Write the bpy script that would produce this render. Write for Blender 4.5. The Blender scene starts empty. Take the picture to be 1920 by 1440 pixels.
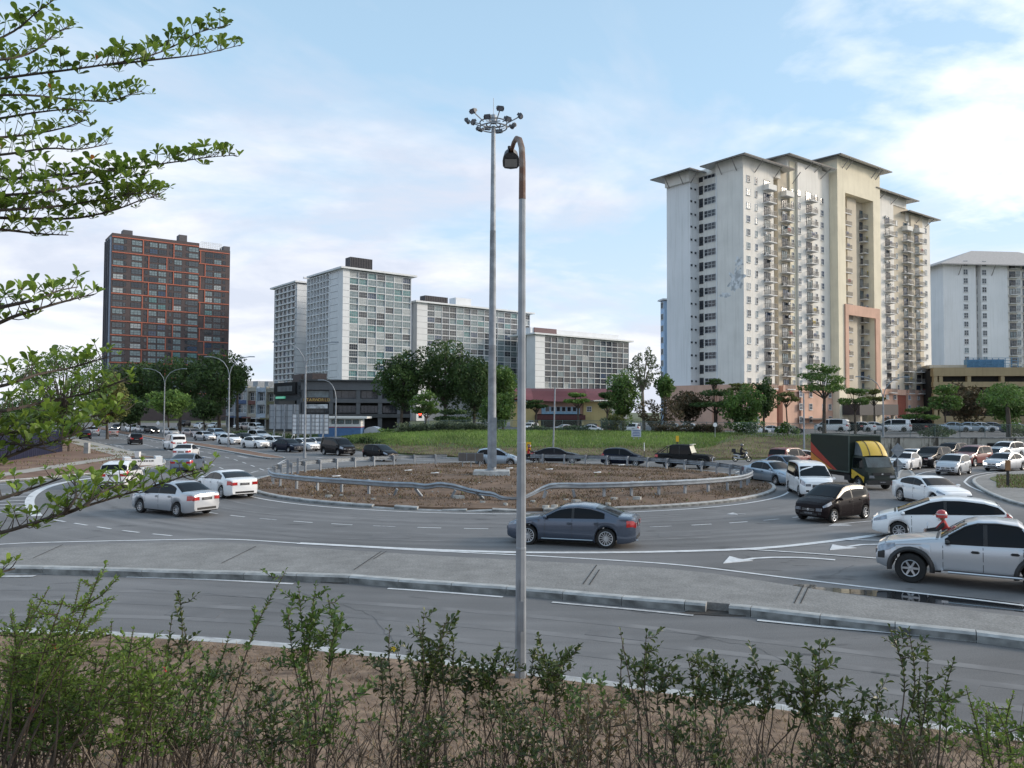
import bpy, bmesh, math, random
from mathutils import Vector, Matrix, noise
from mathutils.geometry import tessellate_polygon

SC = bpy.context.scene
COL = SC.collection
R = math.radians

# ------------------------------------------------------------------ camera, sky, sun, exposure
F, H = 1500.0, 4.65
TH, RO = math.atan(52 / 1500.0), 0.004
FWD = Vector((0, math.cos(TH), math.sin(TH)))
UP0 = Vector((0, -math.sin(TH), math.cos(TH)))
RT0 = Vector((1, 0, 0))
RT = RT0 * math.cos(RO) + UP0 * math.sin(RO)
UPV = UP0 * math.cos(RO) - RT0 * math.sin(RO)
CAM = Vector((0, 0, H))
cd = bpy.data.cameras.new('camera')
cd.sensor_width = 36
cd.lens = 36 * F / 1920
cd.clip_start = 0.05
cd.clip_end = 12000
co = bpy.data.objects.new('camera', cd)
COL.objects.link(co)
m = Matrix((RT, UPV, -FWD)).transposed().to_4x4()
m.translation = CAM
co.matrix_world = m
SC.camera = co

SUN_EL, SUN_AZ = 20.0, 7.0          # degrees; azimuth measured from +X towards +Y
SD = Vector((math.cos(R(SUN_EL)) * math.cos(R(SUN_AZ)), math.cos(R(SUN_EL)) * math.sin(R(SUN_AZ)), math.sin(R(SUN_EL))))
world = bpy.data.worlds.new('World')
SC.world = world
world.use_nodes = True
nt = world.node_tree
nt.nodes.clear()
def N(tree, t, **k):
    n = tree.nodes.new(t)
    for a, b in k.items():
        setattr(n, a, b)
    return n
def wmath(op, a, b=None, clamp=False):
    n = N(nt, 'ShaderNodeMath', operation=op, use_clamp=clamp)
    for i, v in enumerate((a, b)):
        if v is None: continue
        if isinstance(v, (int, float)): n.inputs[i].default_value = v
        else: nt.links.new(v, n.inputs[i])
    return n.outputs[0]
def wramp(sock, stops):
    n = N(nt, 'ShaderNodeValToRGB')
    e = n.color_ramp.elements
    while len(e) < len(stops): e.new(0.5)
    for el, (p, c) in zip(e, stops):
        el.position = p
        el.color = (c, c, c, 1) if isinstance(c, (int, float)) else (*c, 1)
    nt.links.new(sock, n.inputs[0])
    return n.outputs[0]
def wmix(f, a, b):
    n = N(nt, 'ShaderNodeMix', data_type='RGBA')
    for i, v in ((0, f), (6, a), (7, b)):
        if isinstance(v, (int, float)): n.inputs[i].default_value = v
        elif isinstance(v, tuple): n.inputs[i].default_value = (*v, 1)
        else: nt.links.new(v, n.inputs[i])
    return n.outputs[2]
sky = N(nt, 'ShaderNodeTexSky', sky_type='NISHITA', sun_disc=False)
sky.sun_elevation = R(SUN_EL)
sky.sun_rotation = R(90 - SUN_AZ)
sky.altitude = 50
sky.air_density = 1.0
sky.dust_density = 1.6
sky.ozone_density = 1.2
tc = N(nt, 'ShaderNodeTexCoord')
sep = N(nt, 'ShaderNodeSeparateXYZ')
nt.links.new(tc.outputs['Generated'], sep.inputs[0])
zz = wmath('MAXIMUM', sep.outputs[2], 0.0)
den = wmath('ADD', zz, 0.16)
cmb = N(nt, 'ShaderNodeCombineXYZ')
nt.links.new(wmath('DIVIDE', sep.outputs[0], den), cmb.inputs[0])
nt.links.new(wmath('DIVIDE', sep.outputs[1], den), cmb.inputs[1])
cmb.inputs[2].default_value = 3.7
def wnoise(scale, detail, rough, dist, off):
    mp = N(nt, 'ShaderNodeMapping')
    mp.inputs['Location'].default_value = off
    nt.links.new(cmb.outputs[0], mp.inputs[0])
    n = N(nt, 'ShaderNodeTexNoise')
    n.inputs['Scale'].default_value = scale
    n.inputs['Detail'].default_value = detail
    n.inputs['Roughness'].default_value = rough
    n.inputs['Distortion'].default_value = dist
    nt.links.new(mp.outputs[0], n.inputs['Vector'])
    return n.outputs[0]
big = wnoise(0.55, 7, 0.58, 0.5, (2.3, 0.4, 0))
fine = wnoise(1.5, 8, 0.56, 0.25, (5.1, 1.3, 0))
dot = N(nt, 'ShaderNodeVectorMath', operation='DOT_PRODUCT')
nt.links.new(tc.outputs['Generated'], dot.inputs[0])
dot.inputs[1].default_value = SD
sunward = wmath('MAXIMUM', dot.outputs['Value'], 0.0)
glow = wmath('POWER', sunward, 3.0)
# soft bank of cloud that thickens low over the horizon, brighter white streaks towards the sun
low = wramp(zz, [(0.0, 0.15), (0.10, 0.15), (0.24, 0.07), (0.42, 0.0)])
m1 = wmath('ADD', wmath('ADD', big, low), wmath('MULTIPLY', glow, 0.16))
mask1 = wramp(m1, [(0.50, 0.0), (0.62, 0.85)])
mask2 = wramp(wmath('ADD', fine, wmath('MULTIPLY', glow, 0.20)), [(0.575, 0.0), (0.68, 0.95)])
skyb = N(nt, 'ShaderNodeMix', data_type='RGBA', blend_type='MULTIPLY')
skyb.inputs[0].default_value = 1.0
nt.links.new(sky.outputs[0], skyb.inputs[6])
SKY_GAIN = 1.0
skyb.inputs[7].default_value = (SKY_GAIN, SKY_GAIN, SKY_GAIN, 1)
haze_c = wmix(wramp(zz, [(0.0, 0.9), (0.5, 0.6)]), skyb.outputs[2], wmix(wramp(zz, [(0.0, 0.0), (0.32, 1.0)]), (4.9, 5.5, 6.4), (3.45, 5.1, 6.6)))
cl_dark = wmix(glow, (4.5, 4.75, 5.5), (8.5, 8.4, 8.4))
cl_lite = wmix(glow, (6.3, 6.3, 6.6), (13.0, 12.6, 12.0))
c1 = wmix(mask1, haze_c, wmix(wramp(fine, [(0.42, 0.0), (0.60, 1.0)]), cl_dark, cl_lite))
c2 = wmix(wmath('MULTIPLY', mask2, wramp(glow, [(0.0, 0.25), (0.5, 1.0)])), c1, cl_lite)
bg = N(nt, 'ShaderNodeBackground')
bg.inputs['Strength'].default_value = 0.1
out = N(nt, 'ShaderNodeOutputWorld')
nt.links.new(c2, bg.inputs[0])
nt.links.new(bg.outputs[0], out.inputs[0])

sl = bpy.data.lights.new('sun', 'SUN')
sl.energy = 1.5
sl.angle = R(12)
sl.color = (1.0, 0.86, 0.70)
so = bpy.data.objects.new('sun', sl)
COL.objects.link(so)
so.rotation_euler = (-SD).to_track_quat('-Z', 'Y').to_euler()

SC.view_settings.view_transform = 'Standard'
SC.view_settings.look = 'None'
SC.view_settings.gamma = 1
SC.view_settings.exposure = 0.78
SC.view_settings.use_curve_mapping = False
SC.render.engine = 'CYCLES'
SC.cycles.max_bounces = 6
SC.cycles.transparent_max_bounces = 12
SC.cycles.sample_clamp_indirect = 6.0

# ------------------------------------------------------------------ where a point of the photograph lies
def ray(px, py):
    return FWD + RT * ((px - 960) / F) - UPV * ((py - 720) / F)
def P(px, py, z=0.0):
    d = ray(px, py)
    t = (z - H) / d.z
    return CAM + d * t
def Q(px, py, Y):
    d = ray(px, py)
    return CAM + d * (Y / d.y)

# ------------------------------------------------------------------ materials
MATS = {}
def pm(name, col, rough=0.6, metal=0.0, var=0.12, scale=2.0, bump=0.0, bscale=None, coat=0.0, spec=0.5, col2=None, detail=5, transl=0.0, stretch=None, lo=0.35, hi=0.65, rnd=0.0, streak=0.0):
    if name in MATS: return MATS[name]
    mt = bpy.data.materials.new(name)
    mt.use_nodes = True
    t = mt.node_tree
    b = t.nodes['Principled BSDF']
    b.inputs['Roughness'].default_value = rough
    b.inputs['Metallic'].default_value = metal
    b.inputs['Specular IOR Level'].default_value = spec
    b.inputs['Coat Weight'].default_value = coat
    b.inputs['Coat Roughness'].default_value = 0.04
    tcn = N(t, 'ShaderNodeTexCoord')
    src = tcn.outputs['Object']
    if stretch:
        mp = N(t, 'ShaderNodeMapping')
        mp.inputs['Scale'].default_value = stretch
        t.links.new(src, mp.inputs[0])
        src = mp.outputs[0]
    nz = N(t, 'ShaderNodeTexNoise')
    nz.inputs['Scale'].default_value = scale
    nz.inputs['Detail'].default_value = detail
    t.links.new(src, nz.inputs['Vector'])
    rp = N(t, 'ShaderNodeValToRGB')
    c1 = tuple(max(0, c * (1 - var)) for c in col)
    c2 = col2 if col2 else tuple(min(1, c * (1 + var)) for c in col)
    rp.color_ramp.elements[0].position = lo
    rp.color_ramp.elements[1].position = hi
    rp.color_ramp.elements[0].color = (*c1, 1)
    rp.color_ramp.elements[1].color = (*c2, 1)
    t.links.new(nz.outputs[0], rp.inputs[0])
    cout = rp.outputs[0]
    if streak:
        mp = N(t, 'ShaderNodeMapping')
        mp.inputs['Scale'].default_value = (1.2, 1.2, 0.05)
        t.links.new(tcn.outputs['Object'], mp.inputs[0])
        n2 = N(t, 'ShaderNodeTexNoise')
        n2.inputs['Scale'].default_value = 1.3
        n2.inputs['Detail'].default_value = 8
        n2.inputs['Roughness'].default_value = 0.7
        t.links.new(mp.outputs[0], n2.inputs['Vector'])
        r2 = N(t, 'ShaderNodeValToRGB')
        r2.color_ramp.elements[0].position = 0.5
        r2.color_ramp.elements[1].position = 0.78
        r2.color_ramp.elements[0].color = (1, 1, 1, 1)
        k = 1 - streak
        r2.color_ramp.elements[1].color = (k, k, k * 0.97, 1)
        t.links.new(n2.outputs[0], r2.inputs[0])
        mx = N(t, 'ShaderNodeMix', data_type='RGBA', blend_type='MULTIPLY')
        mx.inputs[0].default_value = 1
        t.links.new(cout, mx.inputs[6])
        t.links.new(r2.outputs[0], mx.inputs[7])
        cout = mx.outputs[2]
    if rnd:
        oi = N(t, 'ShaderNodeObjectInfo')
        mr = N(t, 'ShaderNodeMapRange')
        mr.inputs[3].default_value = 1 - rnd
        mr.inputs[4].default_value = 1 + rnd
        t.links.new(oi.outputs['Random'], mr.inputs[0])
        mx = N(t, 'ShaderNodeVectorMath', operation='SCALE')
        t.links.new(cout, mx.inputs[0])
        t.links.new(mr.outputs[0], mx.inputs['Scale'])
        cout = mx.outputs[0]
    t.links.new(cout, b.inputs['Base Color'])
    if bump:
        nb = N(t, 'ShaderNodeTexNoise')
        nb.inputs['Scale'].default_value = bscale or scale * 6
        nb.inputs['Detail'].default_value = 4
        t.links.new(src, nb.inputs['Vector'])
        bp = N(t, 'ShaderNodeBump')
        bp.inputs['Strength'].default_value = bump
        bp.inputs['Distance'].default_value = 0.03
        t.links.new(nb.outputs[0], bp.inputs['Height'])
        t.links.new(bp.outputs[0], b.inputs['Normal'])
    if transl:
        tr = N(t, 'ShaderNodeBsdfTranslucent')
        t.links.new(cout, tr.inputs[0])
        ms = N(t, 'ShaderNodeMixShader')
        ms.inputs[0].default_value = transl
        t.links.new(b.outputs[0], ms.inputs[1])
        t.links.new(tr.outputs[0], ms.inputs[2])
        t.links.new(ms.outputs[0], t.nodes['Material Output'].inputs[0])
    MATS[name] = mt
    return mt
def emat(name, col, strength):
    if name in MATS: return MATS[name]
    mt = pm(name, col, 0.4)
    b = mt.node_tree.nodes['Principled BSDF']
    b.inputs['Emission Color'].default_value = (*col, 1)
    b.inputs['Emission Strength'].default_value = strength
    return mt

# ------------------------------------------------------------------ mesh builder
class MB:
    def __init__(s):
        s.v, s.f, s.m, s.s = [], [], [], []
    def add(s, vs, fs, mi=0, sm=False):
        o = len(s.v)
        s.v += [tuple(v) for v in vs]
        for f in fs:
            s.f.append(tuple(i + o for i in f))
            s.m.append(mi)
            s.s.append(sm)
        return s
    def box(s, c, d, mi=0, rz=0.0, M=None, taper=1.0):
        x, y, z = d[0] / 2, d[1] / 2, d[2] / 2
        vs = [Vector((a * x * (taper if k > 0 else 1), b * y * (taper if k > 0 else 1), k * z)) for k in (-1, 1) for b in (-1, 1) for a in (-1, 1)]
        if rz:
            rm = Matrix.Rotation(rz, 3, 'Z')
            vs = [rm @ v for v in vs]
        if M is not None: vs = [M @ v for v in vs]
        c = Vector(c)
        return s.add([v + c for v in vs], [(0, 2, 3, 1), (4, 5, 7, 6), (0, 1, 5, 4), (2, 6, 7, 3), (0, 4, 6, 2), (1, 3, 7, 5)], mi)
    def tube(s, pts, rad, n=8, mi=0, cap=True, sm=True):
        pts = [Vector(p) for p in pts]
        if isinstance(rad, (int, float)): rad = [rad] * len(pts)
        o = len(s.v)
        prev = None
        for i, p in enumerate(pts):
            t = (pts[min(i + 1, len(pts) - 1)] - pts[max(i - 1, 0)])
            t = t.normalized() if t.length > 1e-9 else Vector((0, 0, 1))
            if prev is None:
                a = Vector((1, 0, 0)) if abs(t.x) < 0.9 else Vector((0, 1, 0))
                u = (a - t * a.dot(t)).normalized()
            else:
                u = (prev - t * prev.dot(t))
                u = u.normalized() if u.length > 1e-6 else Vector((1, 0, 0))
            prev = u
            w = t.cross(u)
            for k in range(n):
                an = 2 * math.pi * k / n
                s.v.append(tuple(p + (u * math.cos(an) + w * math.sin(an)) * rad[i]))
        for i in range(len(pts) - 1):
            for k in range(n):
                a = o + i * n + k
                b = o + i * n + (k + 1) % n
                s.f.append((a, b, b + n, a + n)); s.m.append(mi); s.s.append(sm)
        if cap:
            s.f.append(tuple(o + k for k in reversed(range(n)))); s.m.append(mi); s.s.append(False)
            q = o + (len(pts) - 1) * n
            s.f.append(tuple(q + k for k in range(n))); s.m.append(mi); s.s.append(False)
        return s
    def lathe(s, prof, n=16, mi=0, axis='Z', c=(0, 0, 0), sm=True):
        o = len(s.v)
        c = Vector(c)
        for r, h in prof:
            for k in range(n):
                a = 2 * math.pi * k / n
                x, y = r * math.cos(a), r * math.sin(a)
                q = Vector((x, y, h)) if axis == 'Z' else (Vector((x, h, y)) if axis == 'Y' else Vector((h, x, y)))
                s.v.append(tuple(q + c))
        for i in range(len(prof) - 1):
            for k in range(n):
                a = o + i * n + k
                b = o + i * n + (k + 1) % n
                f = (a, b, b + n, a + n) if axis != 'Y' else (a, a + n, b + n, b)
                s.f.append(f); s.m.append(mi); s.s.append(sm)
        return s
    def grid(s, rows, mi=0, sm=True, flip=False):
        o = len(s.v)
        nc = len(rows[0])
        for r in rows:
            s.v += [tuple(p) for p in r]
        for i in range(len(rows) - 1):
            for j in range(nc - 1):
                a = o + i * nc + j
                f = (a, a + 1, a + nc + 1, a + nc)
                s.f.append(f[::-1] if flip else f); s.m.append(mi); s.s.append(sm)
        return s
    def prism(s, poly, z0, z1, mi=0, mtop=None):
        n = len(poly)
        vs = [(p[0], p[1], z0) for p in poly] + [(p[0], p[1], z1) for p in poly]
        area = sum(poly[i][0] * poly[(i + 1) % n][1] - poly[(i + 1) % n][0] * poly[i][1] for i in range(n))
        o = len(s.v)
        s.v += vs
        for i in range(n):
            j = (i + 1) % n
            f = (o + i, o + j, o + n + j, o + n + i)
            s.f.append(f if area > 0 else f[::-1]); s.m.append(mi); s.s.append(False)
        for tri in tessellate_polygon([[Vector((p[0], p[1], 0)) for p in poly]]):
            a, b, c = (Vector(poly[i][:2]) for i in tri)
            up = (b - a).cross(c - a) > 0 if False else ((b.x - a.x) * (c.y - a.y) - (b.y - a.y) * (c.x - a.x)) > 0
            t = tri if up else tri[::-1]
            s.f.append(tuple(o + n + i for i in t)); s.m.append(mi if mtop is None else mtop); s.s.append(False)
        return s
    def mesh(s, name, mats, auto=None):
        me = bpy.data.meshes.new(name)
        me.from_pydata(s.v, [], s.f)
        for mt in mats: me.materials.append(mt)
        me.polygons.foreach_set('material_index', s.m)
        me.polygons.foreach_set('use_smooth', s.s)
        if auto is not None and any(s.s):
            me.set_sharp_from_angle(angle=R(auto))
        me.update()
        return me
    def build(s, name, mats, parent=None, loc=None, auto=35, rz=0.0, **props):
        if not isinstance(mats, (list, tuple)): mats = [mats]
        return link(name, s.mesh(name, mats, auto), parent, loc, rz, **props)

def link(name, me, parent=None, loc=None, rz=0.0, **props):
    o = bpy.data.objects.new(name, me)
    COL.objects.link(o)
    if parent is not None: o.parent = parent
    if loc is not None: o.location = loc
    if rz: o.rotation_euler.z = rz
    for k, v in props.items(): o[k] = v
    return o
def thing(name, label, cat, loc=(0, 0, 0), rz=0.0, group=None):
    o = bpy.data.objects.new(name, None)
    COL.objects.link(o)
    o.empty_display_size = 0.2
    o.location = loc
    o.rotation_euler.z = rz
    o['label'] = label
    o['category'] = cat
    if group: o['group'] = group
    return o
def tag(o, label, cat, group=None):
    o['label'] = label
    o['category'] = cat
    if group: o['group'] = group
    return o
def copy_tree(o, parent=None):
    c = o.copy()
    COL.objects.link(c)
    if parent is not None: c.parent = parent
    for ch in list(o.children): copy_tree(ch, c)
    return c
def catmull(pts, n=8, closed=False):
    out = []
    L = len(pts)
    for i in range(L if closed else L - 1):
        if closed:
            p0, p1, p2, p3 = pts[(i - 1) % L], pts[i], pts[(i + 1) % L], pts[(i + 2) % L]
        else:
            p0, p1, p2, p3 = pts[max(i - 1, 0)], pts[i], pts[i + 1], pts[min(i + 2, L - 1)]
        for k in range(n):
            t = k / n
            out.append(0.5 * ((2 * p1) + (p2 - p0) * t + (2 * p0 - 5 * p1 + 4 * p2 - p3) * t * t + (3 * p1 - p0 - 3 * p2 + p3) * t ** 3))
    if not closed: out.append(pts[-1].copy())
    return out
def resample(pts, step, closed=False):
    if closed: pts = pts + [pts[0]]
    L = [0]
    for a, b in zip(pts, pts[1:]): L.append(L[-1] + (b - a).length)
    n = max(2, round(L[-1] / step))
    out, j = [], 0
    for i in range(n + (0 if closed else 1)):
        d = L[-1] * i / n
        while j < len(pts) - 2 and L[j + 1] < d: j += 1
        seg = L[j + 1] - L[j]
        out.append(pts[j].lerp(pts[j + 1], (d - L[j]) / seg if seg > 1e-9 else 0))
    return out
def interp(tab, x):
    if x <= tab[0][0]: return tab[0][1]
    for (a, b), (c, d) in zip(tab, tab[1:]):
        if x <= c: return b + (d - b) * (x - a) / (c - a) if c > a else d
    return tab[-1][1]
# ------------------------------------------------------------------ ground, road, kerbs, markings
def asphalt():
    mt = pm('asphalt', (0.188, 0.185, 0.186), 0.78, var=0.06, scale=0.25, spec=0.35, bump=0.25, bscale=45)
    t = mt.node_tree
    b = t.nodes['Principled BSDF']
    src = b.inputs['Base Color'].links[0].from_socket
    tcn = N(t, 'ShaderNodeTexCoord')
    def nz(sc, det, a, bb, ca, cb, off=(0, 0, 0), st=(1, 1, 1), dist=0.0):
        mp = N(t, 'ShaderNodeMapping')
        mp.inputs['Location'].default_value = off
        mp.inputs['Scale'].default_value = st
        t.links.new(tcn.outputs['Object'], mp.inputs[0])
        n = N(t, 'ShaderNodeTexNoise')
        n.inputs['Scale'].default_value = sc
        n.inputs['Detail'].default_value = det
        n.inputs['Distortion'].default_value = dist
        t.links.new(mp.outputs[0], n.inputs['Vector'])
        r = N(t, 'ShaderNodeValToRGB')
        r.color_ramp.elements[0].position = a
        r.color_ramp.elements[1].position = bb
        r.color_ramp.elements[0].color = (ca, ca, ca, 1)
        r.color_ramp.elements[1].color = (cb, cb, cb, 1)
        t.links.new(n.outputs[0], r.inputs[0])
        return r.outputs[0]
    # tyre-polished rings round the island, worn patches, fine aggregate, oil spots
    sx = N(t, 'ShaderNodeVectorMath', operation='SUBTRACT')
    t.links.new(tcn.outputs['Object'], sx.inputs[0])
    sx.inputs[1].default_value = (0, 54.3, 0)
    ln = N(t, 'ShaderNodeVectorMath', operation='LENGTH')
    t.links.new(sx.outputs[0], ln.inputs[0])
    cb = N(t, 'ShaderNodeCombineXYZ')
    t.links.new(ln.outputs['Value'], cb.inputs[0])
    n = N(t, 'ShaderNodeTexNoise')
    n.inputs['Scale'].default_value = 1.1
    n.inputs['Detail'].default_value = 3
    t.links.new(cb.outputs[0], n.inputs['Vector'])
    rr = N(t, 'ShaderNodeValToRGB')
    rr.color_ramp.elements[0].position = 0.3
    rr.color_ramp.elements[1].position = 0.7
    rr.color_ramp.elements[0].color = (0.72, 0.72, 0.72, 1)
    rr.color_ramp.elements[1].color = (1.1, 1.1, 1.1, 1)
    t.links.new(n.outputs[0], rr.inputs[0])
    cur = src
    for s in (nz(0.11, 6, 0.35, 0.68, 0.74, 1.12), rr.outputs[0], nz(38, 3, 0.3, 0.7, 0.82, 1.16), nz(0.55, 5, 0.28, 0.36, 0.60, 1.0, (9, 2, 0), (1, 2.2, 1), 1.2), nz(0.33, 6, 0.66, 0.72, 1.0, 0.66, (1, 7, 0), (1.0, 2.6, 1), 1.0)):
        mx = N(t, 'ShaderNodeMix', data_type='RGBA', blend_type='MULTIPLY')
        mx.inputs[0].default_value = 1
        t.links.new(cur, mx.inputs[6])
        t.links.new(s, mx.inputs[7])
        cur = mx.outputs[2]
    t.links.new(cur, b.inputs['Base Color'])
    return mt
M_ASPH = asphalt()
M_CONC = pm('old_concrete', (0.225, 0.220, 0.212), 0.92, var=0.14, scale=2.3, bump=0.5, bscale=22, detail=12, lo=0.3, hi=0.7)
def grain(mt, sc, lo, amt):
    t = mt.node_tree
    b = t.nodes['Principled BSDF']
    src = b.inputs['Base Color'].links[0].from_socket
    tcn = N(t, 'ShaderNodeTexCoord'); n = N(t, 'ShaderNodeTexNoise'); n.inputs['Scale'].default_value = sc; n.inputs['Detail'].default_value = 2
    t.links.new(tcn.outputs['Object'], n.inputs['Vector'])
    r = N(t, 'ShaderNodeValToRGB'); r.color_ramp.elements[0].position = lo; r.color_ramp.elements[1].position = lo + 0.2
    r.color_ramp.elements[0].color = (1 - amt,) * 3 + (1,); r.color_ramp.elements[1].color = (1 + amt * 0.4,) * 3 + (1,)
    t.links.new(n.outputs[0], r.inputs[0])
    mx = N(t, 'ShaderNodeMix', data_type='RGBA', blend_type='MULTIPLY'); mx.inputs[0].default_value = 1
    t.links.new(src, mx.inputs[6]); t.links.new(r.outputs[0], mx.inputs[7]); t.links.new(mx.outputs[2], b.inputs['Base Color'])
grain(M_CONC, 16, 0.40, 0.18); grain(M_CONC, 0.5, 0.36, 0.10)
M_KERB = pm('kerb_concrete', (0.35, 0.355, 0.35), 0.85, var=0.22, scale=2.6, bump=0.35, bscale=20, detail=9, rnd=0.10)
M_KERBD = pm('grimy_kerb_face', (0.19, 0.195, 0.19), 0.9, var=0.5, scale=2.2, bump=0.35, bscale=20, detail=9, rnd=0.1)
M_PAINT = pm('road_paint', (0.74, 0.75, 0.76), 0.7, var=0.10, scale=3.5, col2=(0.50, 0.51, 0.52), detail=12, lo=0.40, hi=0.70)
M_PAINTW = pm('worn_road_paint', (0.56, 0.57, 0.58), 0.75, var=0.1, scale=5, col2=(0.26, 0.26, 0.27), detail=10, lo=0.40, hi=0.72)
M_SOIL = pm('dry_soil', (0.130, 0.080, 0.051), 0.95, var=0.30, scale=1.3, col2=(0.190, 0.120, 0.078), bump=0.5, bscale=9, detail=10, lo=0.3, hi=0.7)
M_SOIL2 = pm('red_soil', (0.17, 0.09, 0.058), 0.95, var=0.25, scale=0.5, col2=(0.25, 0.155, 0.105), bump=0.8, bscale=6, detail=9, lo=0.3, hi=0.7)
M_BANK = pm('mulch_bank', (0.15, 0.092, 0.058), 0.95, var=0.4, scale=3.4, col2=(0.29, 0.20, 0.135), bump=1.0, bscale=16, detail=10, lo=0.3, hi=0.72)
M_GRASS = pm('grass_ground', (0.062, 0.098, 0.028), 0.95, var=0.25, scale=0.16, col2=(0.105, 0.115, 0.040), bump=0.8, bscale=5, detail=8)
M_FAR = pm('far_ground', (0.09, 0.105, 0.05), 0.95, var=0.3, scale=0.05)
M_LOT = pm('car_park_asphalt', (0.12, 0.12, 0.125), 0.85, var=0.2, scale=0.4)
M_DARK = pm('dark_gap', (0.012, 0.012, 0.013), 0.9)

g = MB().add([(-6000, -300, -0.06), (6000, -300, -0.06), (6000, 9000, -0.06), (-6000, 9000, -0.06)], [(0, 1, 2, 3)]).build('ground', M_FAR, kind='structure')
rows = []
for y in (-6, 20, 40, 60, 90, 130, 200, 300):
    rows.append([(x, y, 0.0) for x in (-260, -150, -80, -40, 0, 40, 80, 160)])
MB().grid(rows, sm=False).build('road', M_ASPH, kind='structure')

def ribbon(pts, w, z=0.010, name='road_marking', mat=None):
    pts = [Vector((p[0], p[1], 0)) for p in pts]
    L, Rr = [], []
    for i, p in enumerate(pts):
        t = (pts[min(i + 1, len(pts) - 1)] - pts[max(i - 1, 0)]).normalized()
        n = Vector((-t.y, t.x, 0)) * w / 2
        L.append((p.x + n.x, p.y + n.y, z)); Rr.append((p.x - n.x, p.y - n.y, z))
    return MB().grid([Rr, L], sm=False).build(name, mat or M_PAINT, kind='structure')
_zk = [0]
def pxline(px, w, mat=None, smooth=True, z=None):
    pts = [P(*q) for q in px]
    if smooth and len(pts) > 2: pts = resample(catmull(pts, 8), 0.7)
    _zk[0] = (_zk[0] + 1) % 5
    return ribbon(pts, w, (0.008 + _zk[0] * 0.004) if z is None else z, mat=mat)
def pxdash(px, w, dash, gap, mat=None, start=0.0):
    pts = resample(catmull([P(*q) for q in px], 8), 0.25) if len(px) > 2 else resample([P(*q) for q in px], 0.25)
    d, i = start, 0
    per = dash + gap
    n = len(pts)
    k0 = int(start / 0.25)
    while k0 + dash / 0.25 < n:
        a = pts[k0:int(k0 + dash / 0.25) + 1]
        if len(a) > 1: ribbon(a, w, 0.012, mat=mat)
        k0 += max(2, int(round(per / 0.25)))
def poly_mark(px, mat=None, z=0.030):
    pts = [P(*q) for q in px]
    return MB().prism([(p.x, p.y) for p in pts], 0.004, z).build('road_marking', mat or M_PAINT, kind='structure')

KERBM = {}
def inset(pts, d):
    n = len(pts)
    area = sum(pts[i].x * pts[(i + 1) % n].y - pts[(i + 1) % n].x * pts[i].y for i in range(n))
    sg = 1 if area > 0 else -1
    out = []
    for i in range(n):
        t = (pts[(i + 1) % n] - pts[i - 1])
        t = Vector((t.x, t.y, 0)).normalized()
        out.append(Vector((pts[i].x - t.y * d * sg, pts[i].y + t.x * d * sg, 0)))
    return out
def island(outline, name, mtop, kh=0.16, kw=0.22, stone=1.2, gaps=(), rough=None, top=True, seen=None, seed=1, ztop=None):
    """raised island: slab plus a ring of separate kerb stones"""
    rnd = random.Random(seed)
    ring = resample(outline, stone, closed=True)
    inn = inset(ring, kw)
    n = len(ring)
    zt = kh - 0.02 if ztop is None else ztop
    slab = MB().prism([(p.x, p.y) for p in inn], -0.02, zt).build(name, mtop, kind='structure')
    for i in range(n):
        a, b, c, d = ring[i], ring[(i + 1) % n], inn[(i + 1) % n], inn[i]
        mid = (a + b) / 2
        if seen and not seen(mid): continue
        j = rough(mid, rnd) if rough else (0, 0, 0)
        if j is None: continue
        parts_ = [(a, b, c, d)]
        if any((mid - g_).length < stone * 0.5 for g_ in gaps):
            parts_ = [(a, a.lerp(b, 0.33), d.lerp(c, 0.33), d), (a.lerp(b, 0.67), b, c, d.lerp(c, 0.67))]
        for a, b, c, d in parts_: kstone(slab, a, b, c, d, kh, kw, j)
    return slab
def kstone(slab, a, b, c, d, kh, kw, j):
    if True:
        e = (b - a).normalized() * 0.008
        o = Vector((a.x, a.y, 0))
        ch = 0.05
        prof = lambda p, q, dz: [(p.x, p.y, -0.02), (p.x, p.y, kh - ch + dz), (p.x + (q.x - p.x) * ch / kw, p.y + (q.y - p.y) * ch / kw, kh + dz), (q.x, q.y, kh + dz), (q.x, q.y, -0.02)]
        A = prof(a + e, d + e, j[1])
        B = prof(b - e, c - e, j[2])
        mb = MB()
        vs = [Vector(v) - o + Vector((0, 0, j[0])) for v in A + B]
        fs = []
        ms = []
        for k in range(4):
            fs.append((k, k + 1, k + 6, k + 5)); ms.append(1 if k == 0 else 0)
        mb.f, mb.m, mb.s = list(fs), list(ms), [False] * 4
        mb.v = [tuple(v) for v in vs]
        mb.f.append((0, 4, 3, 2, 1)); mb.m.append(0); mb.s.append(False)
        mb.f.append((5, 6, 7, 8, 9)); mb.m.append(0); mb.s.append(False)
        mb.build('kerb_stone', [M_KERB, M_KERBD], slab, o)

# --- roundabout
RC, RR = Vector((0, 54.3, 0)), 17.0
circ = [RC + Vector((RR * math.cos(a), RR * math.sin(a), 0)) for a in [2 * math.pi * k / 120 for k in range(120)]]
def brk(mid, rnd):
    if -6.2 < mid.x < 2.2 and mid.y < 50:
        if 0.2 < mid.x < 1.6: return None
        return (rnd.uniform(-0.09, 0.02), rnd.uniform(-0.05, 0.03), rnd.uniform(-0.06, 0.03))
    return (0, rnd.uniform(-0.008, 0.008), rnd.uniform(-0.008, 0.008))
isl = island(circ, 'roundabout_island', M_SOIL, rough=brk, seed=4)
rows = []
for i in range(26):
    r = (RR - 0.26) * i / 25
    rows.append([(RC.x + r * math.cos(a), RC.y + r * math.sin(a), 0.145 + 0.18 * max(0, 1 - (r / (RR - 0.5)) ** 2) + (0.07 * noise.noise(Vector((r * math.cos(a) * 0.5, r * math.sin(a) * 0.5, 0))) if i < 24 else 0)) for a in [2 * math.pi * k / 90 for k in range(91)]])
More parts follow.
